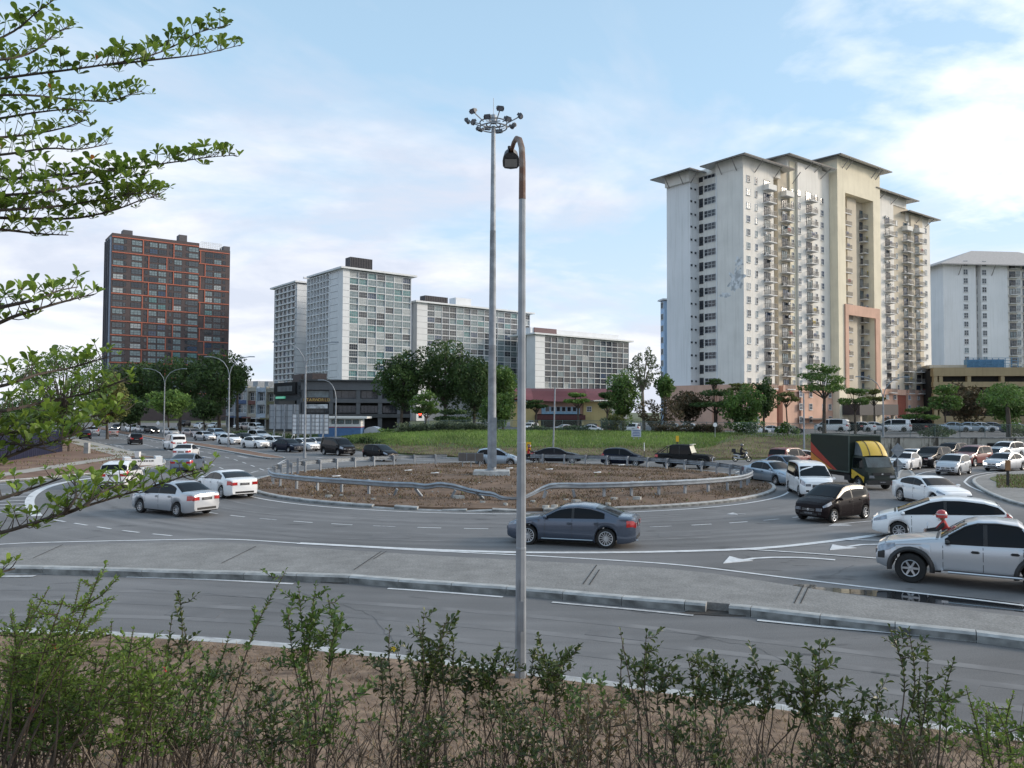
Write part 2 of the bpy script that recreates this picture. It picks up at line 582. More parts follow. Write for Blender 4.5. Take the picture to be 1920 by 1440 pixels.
MB().grid(rows, flip=True).build('dirt_mound', M_SOIL, kind='structure')
def mound_z(x, y):
    r = math.hypot(x - RC.x, y - RC.y)
    return 0.145 + 0.18 * max(0, 1 - (r / (RR - 0.5)) ** 2)
ring_pts = [RC + Vector((17.75 * math.cos(a), 17.75 * math.sin(a), 0)) for a in [2 * math.pi * k / 200 for k in range(201)]]
ribbon(ring_pts, 0.15, 0.009)
# --- concrete divider in front
far = [(-900, 1080), (-400, 1045), (-150, 1030), (0, 1024), (110, 1020), (233, 1015), (433, 1014), (640, 1027), (893, 1042), (1200, 1058), (1334, 1070), (1507, 1096), (1662, 1119), (1758, 1131), (1920, 1150), (2200, 1190), (2600, 1260)]
near = [(2600, 1320), (2200, 1240), (1920, 1197), (1662, 1169), (1500, 1151), (1388, 1138), (1180, 1121), (1123, 1116), (960, 1102), (727, 1086), (633, 1079), (333, 1071), (0, 1062), (-400, 1062), (-900, 1085)]
KD = 0.2
fp = catmull([P(*q, KD) for q in far], 6)
npt = catmull([P(*q, KD) for q in near], 6)
gaps = [P(648, 1082, KD), P(1400, 1141, KD)]
div = island(fp + npt, 'concrete_divider', M_CONC, kh=KD, kw=0.28, stone=1.5, seen=lambda m_: min((m_ - Vector((q.x, q.y, 0))).length for q in npt) < min((m_ - Vector((q.x, q.y, 0))).length for q in fp), gaps=[Vector((g_.x, g_.y, 0)) for g_ in gaps], seed=9, ztop=KD - 0.012)
for q in div.children:                      # far side sits almost flush in the photograph
    pass
def groove(a, b):
    A, B = P(*a, KD), P(*b, KD)
    ribbon([A, B], 0.025, KD + 0.002, 'joint_groove', M_DARK)
for a, b in (((62, 1046), (118, 1021)), ((415, 1056), (480, 1024)), ((700, 1048), (725, 1033)), ((664, 1068), (716, 1033)), ((1093, 1095), (1119, 1059)), ((1105, 1096), (1124, 1068)), ((1489, 1131), (1506, 1098)), ((1501, 1131), (1516, 1100))):
    groove(a, b)
# wet gutter along the far side of the divider
M_WET = pm('rain_puddle', (0.02, 0.022, 0.025), 0.03, var=0.2, spec=0.6)
pp = [P(*q) for q in ((1490, 1097), (1560, 1103), (1640, 1107), (1740, 1113), (1850, 1124), (1990, 1143), (2100, 1162), (1990, 1157), (1900, 1146), (1790, 1136), (1700, 1126), (1610, 1115), (1540, 1108))]
MB().prism([(p.x, p.y) for p in catmull(pp, 5, True)], -0.005, 0.005).build('puddle', M_WET, kind='structure')
for px, py in ((1510, 1098), (1553, 1104), (1600, 1109)):
    c = P(px, py)
    MB().prism([(c.x + 0.3 * math.cos(a) * (1 + 0.3 * math.sin(3 * a)), c.y + 0.14 * math.sin(a)) for a in [k * 0.6 for k in range(10)]], -0.004, 0.0062).build('puddle', M_WET, kind='structure')
# silt washed out at the two drain gaps
M_SILT = pm('wet_silt', (0.045, 0.038, 0.033), 0.8, var=0.4, scale=3, bump=0.6)
for (px, py, sx_, sy_) in ((1395, 1149, 1.35, 0.32), (648, 1091, 0.7, 0.2)):
    c = P(px, py)
    MB().prism([(c.x + sx_ * math.cos(a) * (1 + 0.35 * noise.noise(Vector((math.cos(a) * 2, math.sin(a) * 2, px)))), c.y + sy_ * math.sin(a) * (1 + 0.5 * noise.noise(Vector((math.cos(a), math.sin(a) * 3, px))))) for a in [k * 2 * math.pi / 22 for k in range(22)]], -0.01, 0.016).build('silt_patch', M_SILT, kind='structure')
# --- traffic islands
o = [P(*q, 0.15) for q in ((1822, 900), (1836, 892), (1875, 886), (1920, 883.5), (2060, 881), (2300, 890), (2300, 985), (2060, 972), (1920, 945), (1872, 931), (1836, 914))]
t1 = island(catmull(o, 6, True), 'traffic_island', M_CONC, stone=1.4, seed=3)
o = [P(*q, 0.16) for q in ((1856, 897), (1880, 891), (1920, 889), (2060, 886), (2260, 896), (2260, 950), (2060, 940), (1920, 915), (1885, 908))]
MB().prism([(p.x, p.y) for p in catmull(o, 6, True)], 0.1, 0.165).build('island_lawn', M_GRASS, kind='structure')
o = [P(*q, 0.15) for q in ((1684, 884), (1697, 878), (1712, 884), (1716, 896), (1704, 908), (1690, 912), (1681, 900))]
island(catmull(o, 5, True), 'splitter_island', M_CONC, stone=0.9, seed=5)
# --- left verge
o = [P(*q, 0.13) for q in ((-700, 965), (-300, 925), (0, 901), (100, 893), (200, 884), (262, 877), (303, 870), (311, 865), (300, 857), (247, 850), (190, 836), (150, 826), (120, 819), (60, 811), (20, 806), (-200, 806), (-600, 830))]
island(catmull(o, 4, True), 'soil_verge', M_SOIL2, kh=0.14, stone=1.8, seed=6, seen=lambda m_: m_.y < 160 and m_.x > -95)
M_PATH = pm('path_concrete', (0.36, 0.33, 0.29), 0.9, var=0.15, scale=0.7, bump=0.3)
def pathstrip(px, w, name='footpath'):
    pts = resample(catmull([P(*q, 0.14) for q in px], 6), 2.0)
    ob = ribbon(pts, w, 0.135, name, M_PATH)
pathstrip(((-400, 935), (-100, 901), (0, 890), (120, 872), (210, 858), (246, 853)), 1.7)
pathstrip(((246, 852.5), (205, 843), (165, 832), (130, 824), (95, 817)), 3.0)
# --- brown median between the carriageways on the left
o = [P(*q, 0.13) for q in ((536, 859), (500, 858), (440, 848), (360, 834), (280, 821), (225, 811.5), (190, 805), (165, 800), (180, 799.5), (208, 803.5), (270, 815), (320, 822.5), (380, 831), (430, 838), (480, 847), (530, 856))]
island(catmull(o, 4, True), 'soil_median', M_SOIL2, kh=0.15, stone=2.0, seed=7, seen=lambda m_: m_.y < 150)
o = [P(*q, 0.1) for q in ((700, 848), (640, 839), (590, 833), (530, 823), (470, 815), (420, 809), (370, 803), (330, 799), (400, 796), (560, 800), (680, 812), (745, 830))]
MB().prism([(p.x, p.y) for p in o], -0.02, 0.1).build('scrub_verge', pm('scrub_soil', (0.10, 0.085, 0.05), 0.95, var=0.3, scale=0.3, bump=0.6), kind='structure')

# --- markings
pxline(((-300, 1044), (0, 1021), (150, 1016), (320, 1012.5), (430, 1011.5), (560, 1019), (760, 1031), (970, 1041), (1200, 1054), (1315, 1064), (1469, 1083), (1662, 1106), (1920, 1136), (2300, 1188)), 0.15)
pxline(((560, 1019), (760, 1029.5), (900, 1034.5), (1000, 1036.5), (1185, 1036), (1400, 1030), (1530, 1018.5), (1660, 1001), (1800, 975)), 0.32)
pxline(((1398, 1030.5), (1530, 1039), (1662, 1049), (1920, 1070)), 0.14)
pxline(((1575, 1013), (1640, 1014), (1760, 1018)), 0.12)
# lane dashes that follow the roundabout
for k in range(70):
    a = -math.pi / 2 + (k - 30) * (1.9 / 22.5)
    if not (-1.05 < a + math.pi / 2 < 0.9): continue
    r0 = 22.4
    pts = [RC + Vector((r0 * math.cos(a + t), r0 * math.sin(a + t), 0)) for t in (0, 0.0145, 0.029, 0.0435)]
    ribbon(pts, 0.11, 0.009, mat=M_PAINT if (k * 7) % 3 else M_PAINTW)
pxdash(((100, 975), (165, 985.5), (222, 994), (286, 1001.5), (380, 1010)), 0.12, 1.0, 0.75, start=0.2)
pxdash(((640, 853), (600, 858), (560, 864)), 0.12, 2.0, 2.2)
# exit lanes on the left: edge lines and dashes
pxline(((310, 872), (290, 877), (255, 883), (200, 890), (100, 900), (-100, 918)), 0.14)
pxline(((70, 968), (58, 952), (56, 938), (66, 925), (90, 913), (130, 903), (200, 893)), 0.42)
for y, x1 in ((938, 57), (944.5, 57), (951, 58), (958, 61), (931, 62), (924, 70)):
    pxline(((-200, y + 12), (x1, y)), 0.2, smooth=False)
pxline(((440, 851), (360, 837.5), (280, 824), (225, 814), (190, 807)), 0.13)
pxline(((536, 866), (520, 871), (530, 865), (536, 862)), 0.12)
pxdash(((290, 862), (250, 846), (200, 832), (150, 821)), 0.12, 2.2, 3.0, M_PAINT)
pxdash(((470, 905), (420, 880), (360, 858), (300, 841), (240, 826), (200, 816)), 0.12, 2.0, 2.6, M_PAINT)
pxdash(((495, 882), (440, 862), (380, 847), (310, 832), (250, 820), (210, 812)), 0.12, 2.0, 2.6, M_PAINT)
pxdash(((330, 880), (430, 893), (480, 884), (520, 874)), 0.12, 2.0, 2.2, M_PAINT)
for x, y in ((312, 862), (455, 857), (222, 836), (270, 834), (388, 858)):
    pxline(((x - 9, y - 2), (x + 9, y + 1.5)), 0.3, mat=M_PAINTW)
# near carriageway in front of the divider
pxline(((238, 1082), (390, 1087), (550, 1095)), 0.13)
pxline(((727, 1104), (830, 1111), (943, 1120)), 0.13)
pxline(((1035, 1130), (1180, 1143), (1300, 1155)), 0.13, mat=M_PAINTW)
pxline(((1420, 1164), (1560, 1178), (1700, 1190), (1920, 1214), (2300, 1262)), 0.14)
pxline(((-300, 1172), (0, 1180), (250, 1190), (500, 1207), (750, 1232), (975, 1261), (1250, 1296), (1500, 1331), (1750, 1363), (1920, 1386), (2300, 1445)), 0.15, mat=M_PAINTW)
for k, (x, y) in enumerate(((40, 1076), (110, 1076), (20, 1082))):
    pxline(((x - 40, y), (x + 45, y - 1)), 0.25, mat=M_PAINTW)
# arrows
def arrow(tail, tip_c, spread=((0, 0),), w=0.16, mat=None):
    pxline(tail, w, mat=mat, z=0.016)
    poly_mark(tip_c, mat, 0.021)
arrow(((1566, 1050.5), (1520, 1047), (1470, 1045.5), (1420, 1047), (1390, 1051.5)), ((1356, 1057), (1368, 1043.5), (1386, 1048.5), (1412, 1052)), w=0.2)
arrow(((1652, 1021), (1620, 1021.5), (1590, 1025.5)), ((1556, 1032), (1561, 1021.5), (1580, 1025), (1606, 1028)), w=0.18)
arrow(((1640, 977), (1605, 980), (1575, 983)), ((1553, 987), (1565, 982), (1590, 984.5), (1598, 986)), w=0.18, mat=M_PAINTW)
arrow(((1398, 964.5), (1385, 964), (1372, 963.5)), ((1362, 965), (1374, 961.5), (1380, 963), (1384, 966)), w=0.14, mat=M_PAINTW)
# right side entry
pxline(((1808, 904), (1824, 892), (1866, 885), (1920, 882)), 0.14)
pxline(((1808, 904), (1822, 914), (1860, 929), (1920, 950), (1990, 975)), 0.14)
pxline(((1694, 915), (1700, 903), (1716, 892), (1745, 884), (1790, 881)), 0.15)
pxline(((1815, 942), (1840, 950), (1880, 962)), 0.14, mat=M_PAINTW)
pxdash(((1800, 880.5), (1850, 878.5), (1900, 876.5)), 0.12, 2.0, 2.0)
pxdash(((1360, 892), (1385, 884), (1400, 876)), 0.12, 1.6, 2.0)
pxline(((1375, 882), (1385, 879), (1398, 879.5)), 0.12, mat=M_PAINTW)
pxline(((1310, 870), (1350, 869.5), (1380, 870)), 0.12, mat=M_PAINTW)

# --- repairs, tyre marks and cracks in the asphalt
M_PATCH = pm('asphalt_patch', (0.135, 0.134, 0.137), 0.85, var=0.1, scale=1.5, bump=0.3, bscale=40, detail=8)
M_TYREM = pm('tyre_mark', (0.145, 0.143, 0.145), 0.8, var=0.06, scale=0.8, detail=8, col2=(0.185, 0.182, 0.183), lo=0.42, hi=0.6)
M_CRACK = pm('crack_seal', (0.085, 0.085, 0.087), 0.7, var=0.3, scale=4)
for a0, a1, r_, w_ in ((-2.5, -1.0, 19.3, 0.24), (-2.45, -1.1, 20.9, 0.26), (-2.3, -0.9, 24.0, 0.25), (-2.2, -1.0, 25.5, 0.22), (-1.9, -0.7, 19.9, 0.2)):
    ribbon([RC + Vector(((r_ + 0.15 * math.sin(7 * t)) * math.cos(a0 + (a1 - a0) * t), (r_ + 0.15 * math.sin(7 * t)) * math.sin(a0 + (a1 - a0) * t), 0)) for t in [k / 60 for k in range(61)]], w_, 0.0035, 'tyre_mark', M_TYREM)
for px in (((-200, 1122), (200, 1128), (600, 1150), (1000, 1185), (1500, 1240), (2000, 1300)), ((-200, 1102), (300, 1110), (700, 1132), (1100, 1165), (1600, 1222), (2100, 1285)), ((-200, 1150), (300, 1158), (650, 1180), (1000, 1215), (1500, 1275), (2000, 1340))):
    ribbon(resample(catmull([P(*q) for q in px], 8), 0.5), 0.3, 0.0035, 'tyre_mark', M_TYREM)
def quadpatch(px):
    p = [P(*q) for q in px]
    MB().prism([(q.x, q.y) for q in p], -0.003, 0.0052).build('asphalt_repair', M_PATCH, kind='structure')
quadpatch(((1120, 1172), (1235, 1184), (1216, 1203), (1096, 1190)))
quadpatch(((700, 1003), (772, 1004), (768, 1010), (692, 1009)))
quadpatch(((1235, 1000), (1330, 996), (1336, 1003), (1236, 1008)))
quadpatch(((330, 1140), (420, 1146), (404, 1160), (308, 1153)))
quadpatch(((1720, 1268), (1840, 1283), (1822, 1312), (1698, 1296)))
def crack(px, seed, w=0.013):
    rc = random.Random(seed)
    pts = resample([P(*q) for q in px], 0.25)
    pts = [p + Vector((rc.uniform(-0.05, 0.05), rc.uniform(-0.07, 0.07), 0)) for p in pts]
    ribbon(pts, w, 0.0065, 'crack', M_CRACK)
crack(((900, 962), (918, 961), (935, 964)), 1, 0.07); crack(((905, 965), (930, 967)), 2, 0.06)
crack(((560, 1110), (690, 1150), (740, 1205)), 3); crack(((1250, 1180), (1420, 1215), (1560, 1290)), 4)
crack(((250, 1105), (480, 1120), (620, 1160)), 5); crack(((1600, 1060), (1560, 1080), (1500, 1090)), 6)
crack(((1490, 1224), (1530, 1227)), 7, 0.10); crack(((1640, 1262), (1690, 1266)), 8, 0.10)
crack(((420, 990), (520, 1002), (600, 1012)), 9); crack(((1180, 1010), (1330, 1012), (1450, 1004)), 10)
# --- grass bank at the back with the flat ground behind it
foot = [(-34, 121, 0.25, 7), (-28, 114, 0.6, 9), (-15.5, 89.6, 1.6, 19), (-9.5, 83.5, 1.95, 24), (-5.3, 79.6, 2.0, 28), (2, 77.8, 2.0, 29), (10, 77.3, 2.0, 29), (17.6, 77.6, 1.95, 28), (26, 80.2, 1.9, 21), (32.5, 84, 1.9, 12), (38, 86, 1.9, 3), (42, 86.2, 1.9, 0.5), (52.5, 85.5, 1.9, 0.5), (80, 84, 1.9, 0.5), (150, 80, 1.9, 0.5)]
def foot_at(x):
    return [interp([(f_[0], f_[k]) for f_ in foot], x) for k in (1, 2, 3)]
PZ = 1.95
def hill_z(x, y):
    yf, zt, w = foot_at(x)
    t = min(1, max(0, (y - yf) / w))
    return 0.12 + (zt - 0.12) * (t * t * (3 - 2 * t) * 0.55 + 0.45 * t)
def dipw(x, y, yc):
    a = min(1, max(0, (0.44 - x / y) / 0.07))
    return a * min(1, max(0, (y - yc) / 15))
rows = []
xs = [-34 + 1.6 * k for k in range(int(184 / 1.6) + 1)]
for x in xs:
    yf, zt, w = foot_at(x)
    r = [(x, yf, -0.03), (x, yf + 0.02, 0.12)]
    for k in range(1, 13):
        y = yf + w * k / 12
        r.append((x, y, hill_z(x, y) + (0.10 * noise.noise(Vector((x * 0.35, y * 0.35, 2))) if w > 2 and k < 12 else 0)))
    for y in (yf + w + 7, yf + w + 16, 150, 190, 300, 520): r.append((x, y, zt - (zt - 0.8) * dipw(x, y, yf + w)))
    rows.append(r)
MB().grid(rows, flip=False).build('grass_bank', M_GRASS, kind='structure')
rows = []
for x in [-13.2 + 1.6 * k for k in range(100)]:
    yf, zt, w = foot_at(x)
    ys_ = (yf + w + 7, yf + w + 16, 150, 190, 300)
    rows.append([(x, y, zt + 0.014 - (zt - 0.8) * dipw(x, y, yf + w)) for y in ys_])
MB().grid(rows, flip=False).build('car_park', M_LOT, kind='structure')
kp = [P(*q) for q in ((700, 851), (780, 857.5), (860, 861), (1000, 863.5), (1150, 864), (1300, 863.5), (1420, 860.5), (1540, 856.5), (1625, 854.5), (1760, 855), (1920, 857.5), (2100, 860))]
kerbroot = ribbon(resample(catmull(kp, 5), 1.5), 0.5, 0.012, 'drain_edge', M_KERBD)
kpts = resample(catmull(kp, 5), 2.0)
for a, b in zip(kpts, kpts[1:]):
    d = b - a
    MB().box((d.x / 2, d.y / 2, 0.07), (d.length - 0.02, 0.18, 0.14), 0, math.atan2(d.y, d.x)).build('kerb_stone', [M_KERB], kerbroot, (a.x, a.y + 0.2, 0))
# inner far kerb island along the back lanes
pxline(((700, 857), (780, 863), (900, 867), (1100, 868.5), (1300, 868)), 0.14)

# --- near bank towards the camera
kb = [(-300, 1163), (0, 1175), (250, 1184), (500, 1201), (750, 1226), (975, 1254), (1250, 1290), (1500, 1326), (1750, 1357), (1920, 1381), (2300, 1440)]
kb = [P(x, y + 12, 0.0) for x, y in kb]
KBX = [(-30, P(-300, 1170).y)] + [(p.x, p.y) for p in kb] + [(30, kb[-1].y - 6)]
def bank_z(x, y):
    yk = interp(KBX, x) - 0.35
    t = max(0.0, (yk - y) / yk)
    return 0.14 + 2.85 * min(1.1, t) ** 1.25
rows = []
for i in range(81):
    x = -20 + 40 * i / 80
    yk = interp(KBX, x) - 0.35
    r = [(x, yk + 0.02, 0.0), (x, yk, 0.13)]
    for k in range(1, 36):
        y = yk - (yk + 4) * k / 35
        r.append((x, y, bank_z(x, y) + 0.05 * noise.noise(Vector((x * 1.3, y * 1.3, 5)))))
    rows.append(r)
MB().grid(rows, flip=True).build('planted_bank', M_BANK, kind='structure')
ks = resample(catmull(kb, 6), 1.3)
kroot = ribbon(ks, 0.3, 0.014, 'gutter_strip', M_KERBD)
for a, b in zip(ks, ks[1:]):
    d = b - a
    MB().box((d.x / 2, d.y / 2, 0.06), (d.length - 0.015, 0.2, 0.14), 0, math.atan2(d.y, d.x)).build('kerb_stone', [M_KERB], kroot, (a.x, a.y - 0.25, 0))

rows = []
for x in [-27 + 1.6 * k for k in range(43)]:
    yf, zt, w = foot_at(x)
    tm = 0.30 + 0.10 * noise.noise(Vector((x * 0.15, 2, 2))) + (0.5 * min(1, max(0, (x - 20) / 9)))
    rows.append([(x, yf + 0.25 + w * tm * q / 6, hill_z(x, yf + 0.25 + w * tm * q / 6) + 0.07 + (0.10 * noise.noise(Vector((x * 0.35, (yf + w * tm * q / 6) * 0.35, 2))) if w > 2 else 0)) for q in range(7)])
MB().grid(rows).build('bare_bank_soil', pm('bare_bank', (0.11, 0.075, 0.04), 0.95, var=0.4, scale=0.5, col2=(0.15, 0.125, 0.055), bump=0.8, bscale=6, detail=9), kind='structure')
# --- blades of grass and litter: what nobody could count
def blades(name, mats, place, n, hgt, wid, seed, lean=0.5):
    rnd = random.Random(seed)
    mb = MB()
    for _ in range(n):
        p = place(rnd)
        if p is None: continue
        h = hgt * rnd.uniform(0.5, 1.3)
        a = rnd.uniform(0, 2 * math.pi)
        w = wid * rnd.uniform(0.6, 1.3)
        dx, dy = math.cos(a) * w, math.sin(a) * w
        l = lean * h
        lx, ly = rnd.uniform(-l, l), rnd.uniform(-l, l)
        o_ = len(mb.v)
        mb.v += [(p[0] - dx, p[1] - dy, p[2]), (p[0] + dx, p[1] + dy, p[2]), (p[0] + lx, p[1] + ly, p[2] + h)]
        mb.f.append((o_, o_ + 1, o_ + 2)); mb.m.append(rnd.randrange(len(mats))); mb.s.append(False)
    return mb.build(name, mats, kind='stuff')
G1 = pm('blade_green', (0.135, 0.225, 0.045), 0.7, var=0.3, scale=0.12, transl=0.3)
G2 = pm('blade_light', (0.21, 0.29, 0.085), 0.7, var=0.25, scale=0.12, transl=0.3)
G3 = pm('blade_straw', (0.20, 0.155, 0.085), 0.8, var=0.25, scale=0.2, transl=0.2)
G4 = pm('blade_brown', (0.13, 0.085, 0.05), 0.85, var=0.3, scale=0.4)
def pl(rnd):
    x = rnd.uniform(-26, 40)
    yf, zt, w = foot_at(x)
    t = rnd.random() ** 0.8
    y = yf + 0.4 + (w + 5) * t
    k = noise.noise(Vector((x * 0.12, y * 0.12, 8)))
    lowpart = 0.30 + 0.12 * noise.noise(Vector((x * 0.2, 3, 1)))
    brown = 0.60 * max(0, (x - 21) / 10) if x > 21 else 0.0
    if t < lowpart + brown and rnd.random() > 0.12: return None
    return (x, y, hill_z(x, y))
blades('long_grass', [G1, G1, G2], pl, 60000, 0.30, 0.045, 11)
def pl2(rnd):
    x = rnd.uniform(-26, 42)
    yf, zt, w = foot_at(x)
    y = yf + 0.2 + min(w, 12 + max(0, (x - 20) * 1.2)) * rnd.random() ** 1.4
    return (x, y, hill_z(x, y))
blades('dry_grass', [G3, G4, G4, G1], pl2, 15000, 0.2, 0.04, 12)
def pl3(rnd):
    a, r = rnd.uniform(0, 2 * math.pi), RR * math.sqrt(rnd.random()) * 0.975
    x, y = RC.x + r * math.cos(a), RC.y + r * math.sin(a)
    if noise.noise(Vector((x * 0.35, y * 0.35, 4))) + rnd.uniform(-0.3, 0.3) < -0.1: return None
    return (x, y, mound_z(x, y) - 0.02)
blades('dry_grass', [G3, G4, G4, G4], pl3, 42000, 0.12, 0.035, 13, 1.2)
def pl3b(rnd):
    p = pl3(rnd)
    if p is None or noise.noise(Vector((p[0] * 0.8, p[1] * 0.8, 9))) < 0.22: return None
    return p
blades('weed_tufts', [G1, G3, G3, G4], pl3b, 3500, 0.18, 0.03, 23, 0.8)
rnd = random.Random(5)
mb = MB()
for _ in range(350):
    a, r = rnd.uniform(0, 2 * math.pi), RR * math.sqrt(rnd.random()) * 0.97
    x, y = RC.x + r * math.cos(a), RC.y + r * math.sin(a)
    s_ = rnd.uniform(0.02, 0.07)
    mb.box((x, y, mound_z(x, y) + s_ * 0.3), (s_ * 2, s_ * 1.4, s_), rnd.randrange(2), rnd.uniform(0, 3), taper=0.6)
mb.build('gravel', [M_KERB, M_SOIL2], kind='stuff')
def pl4(rnd):
    x = rnd.uniform(-10, 11)
    yk = interp(KBX, x) - 0.4
    y = yk - (yk - 4.5) * rnd.random()
    if noise.noise(Vector((x * 0.6, y * 0.6, 1))) < rnd.uniform(-0.45, 0.5): return None
    return (x, y, bank_z(x, y) - 0.01)
blades('dry_grass', [G3, G3, G4, G4], pl4, 38000, 0.09, 0.011, 14, 1.6)
def pl5(rnd):
    t = rnd.random()
    q = [P(0, 885), P(300, 864), P(150, 832), P(60, 815)]
    a = q[0].lerp(q[1], t); b = q[3].lerp(q[2], t)
    p = a.lerp(b, rnd.random())
    return None if noise.noise(p * 0.2) < 0.0 else (p.x, p.y, 0.13)
blades('dry_grass', [G3, G4, G4, G1], pl5, 5000, 0.16, 0.035, 15)
def pl6(rnd):
    p = P(rnd.uniform(1868, 1990), rnd.uniform(890, 915), 0.16)
    return (p.x, p.y, 0.16)
blades('island_grass', [G1, G3, G4], pl6, 3500, 0.10, 0.03, 16)
# ------------------------------------------------------------------ vehicles
def paint(name, col, rough=0.28, metal=0.0, coat=0.6):
    dk = max(col) < 0.06
    return pm('paint_' + name, col, rough, metal, var=0.025, scale=0.6, coat=min(coat, 0.05) if dk else coat, spec=0.07 if dk else 0.5)
C = {
 'silver': paint('silver', (0.50, 0.52, 0.55), 0.30, 0.55), 'bluegrey': paint('bluegrey', (0.14, 0.18, 0.25), 0.28, 0.4),
 'white': paint('white', (0.80, 0.81, 0.82)), 'black': paint('black', (0.010, 0.010, 0.012), 0.25, 0, 0.25), 'brownblack': paint('brownblack', (0.014, 0.010, 0.011), 0.25, 0, 0.3),
 'grey': paint('grey', (0.085, 0.105, 0.145), 0.26, 0.45), 'dark': paint('dark', (0.020, 0.021, 0.025), 0.25, 0.2, 0.3), 'red': paint('red', (0.15, 0.012, 0.009), 0.3, 0, 0.3),
 'icesilver': paint('icesilver', (0.34, 0.42, 0.50), 0.30, 0.5), 'tan': paint('tan', (0.36, 0.30, 0.29), 0.32, 0.35), 'matt': paint('matt', (0.014, 0.0145, 0.0155), 0.6, 0.0, 0.05),
 'pale': paint('pale', (0.48, 0.50, 0.53), 0.30, 0.4), 'blue': paint('blue', (0.10, 0.16, 0.30), 0.3, 0.3), 'navy': paint('navy', (0.014, 0.018, 0.032), 0.3, 0.2, 0.3)}
M_GLASS = pm('tinted_glass', (0.005, 0.006, 0.008), 0.03, var=0.1, spec=0.2)
M_TRIM = pm('black_trim', (0.016, 0.016, 0.017), 0.5)
M_TYRE = pm('tyre_rubber', (0.016, 0.016, 0.016), 0.85, var=0.25, scale=12)
M_RIM = pm('alloy_rim', (0.55, 0.56, 0.58), 0.32, 0.75, var=0.05)
M_LAMP = pm('headlamp_glass', (0.24, 0.26, 0.30), 0.10, 0.6, var=0.3, scale=9, coat=1.0)
M_TAIL = pm('tail_lamp_red', (0.42, 0.014, 0.014), 0.15, var=0.25, scale=8, coat=1.0)
M_PLATE = pm('number_plate_black', (0.02, 0.02, 0.022), 0.5)
M_SMUDGE = pm('plate_smudge', (0.16, 0.16, 0.17), 0.6, var=0.4, scale=14)
M_CHROME = pm('chrome', (0.62, 0.63, 0.65), 0.15, 0.9, var=0.03)
M_DRL = emat('lit_headlamp', (1.0, 0.95, 0.85), 3.0)

SPEC = {}
def spec(k, L, W, wb, foh, r, gc, top, belt, cowl, rfront, rrear, rbase, bp, tau=0.36, **kw):
    hf = L / 2
    d = dict(L=L, W=W, xf=hf - foh, xr=hf - foh - wb, r=r, gc=gc, top=top, belt=belt, cowl=cowl, rfront=rfront, rrear=rrear, rbase=rbase, bp=bp, tau=tau, seams=[], handle=[], spokes=10, rimf=0.68)
    d.update(kw)
    SPEC[k] = d
# tops and belts run from the rear (-x) to the front (+x)
spec('sedan', 4.45, 1.70, 2.60, 0.86, 0.31, 0.19,
     [(-2.225, 0.93), (-2.20, 1.01), (-2.1, 1.06), (-1.55, 1.10), (-0.98, 1.40), (-0.65, 1.475), (-0.2, 1.50), (0.2, 1.475), (0.5, 1.41), (1.22, 1.00), (1.6, 0.93), (1.98, 0.85), (2.19, 0.75), (2.225, 0.66)],
     [(-2.2, 0.98), (0, 0.93), (1.2, 0.88), (2.2, 0.72)], 1.20, 0.42, -0.80, -1.60, 0.02, seams=[0.95, 0.0, -0.95], handle=[(0.12, 0.83), (-0.78, 0.86)], rimf=0.62)
spec('sport_sedan', 4.54, 1.80, 2.76, 0.78, 0.335, 0.17,
     [(-2.27, 0.92), (-2.25, 1.01), (-2.12, 1.06), (-1.72, 1.09), (-1.15, 1.30), (-0.75, 1.395), (-0.3, 1.425), (0.05, 1.40), (0.4, 1.33), (1.05, 1.00), (1.5, 0.94), (1.95, 0.85), (2.22, 0.74), (2.27, 0.64)],
     [(-2.2, 1.0), (-1.0, 0.96), (0.3, 0.93), (1.1, 0.90), (2.2, 0.68)], 1.02, 0.30, -0.85, -1.74, -0.12, tau=0.42, seams=[0.86, -0.10, -1.0], handle=[(-0.02, 0.80), (-0.95, 0.83)], spokes=14, rimf=0.74)
spec('hatchback', 3.70, 1.66, 2.44, 0.68, 0.30, 0.19,
     [(-1.85, 0.94), (-1.835, 1.02), (-1.74, 1.06), (-1.50, 1.44), (-1.1, 1.53), (-0.5, 1.56), (0.0, 1.53), (0.28, 1.46), (1.02, 1.05), (1.32, 0.97), (1.62, 0.86), (1.80, 0.76), (1.85, 0.64)],
     [(-1.8, 1.06), (-0.9, 0.99), (0.3, 0.92), (1.0, 0.89), (1.8, 0.68)], 1.0, 0.22, -1.42, -1.77, -0.22, tau=0.30, seams=[0.72, -0.20, -0.95], handle=[(-0.05, 0.83), (-0.84, 0.88)], spokes=6, rimf=0.70)
spec('wagon', 4.55, 1.74, 2.75, 0.90, 0.31, 0.19,
     [(-2.275, 0.94), (-2.255, 1.02), (-2.16, 1.08), (-1.86, 1.40), (-1.4, 1.52), (-0.7, 1.585), (-0.1, 1.57), (0.35, 1.48), (1.40, 1.04), (1.75, 0.93), (2.08, 0.82), (2.23, 0.72), (2.275, 0.62)],
     [(-2.2, 1.07), (-1.0, 0.98), (0.4, 0.92), (1.4, 0.86), (2.2, 0.64)], 1.42, 0.30, -1.75, -2.2, -0.15, tau=0.34, seams=[0.95, -0.12, -1.05], handle=[(0.02, 0.82), (-0.88, 0.85)], spokes=9)
spec('minivan', 4.85, 1.83, 2.95, 0.90, 0.33, 0.19,
     [(-2.425, 0.98), (-2.41, 1.06), (-2.37, 1.14), (-2.22, 1.72), (-2.0, 1.84), (-1.2, 1.89), (0.0, 1.88), (0.62, 1.80), (0.95, 1.66), (1.72, 1.14), (2.05, 1.04), (2.25, 0.99), (2.39, 0.92), (2.425, 0.80)],
     [(-2.4, 1.12), (-1.0, 1.06), (0.6, 1.00), (1.6, 0.95), (2.4, 0.72)], 1.70, 0.82, -2.2, -2.39, 0.25, tau=0.20, seams=[1.22, 0.28, -0.85, ], handle=[(0.45, 0.98), (-0.72, 1.0)], spokes=8)
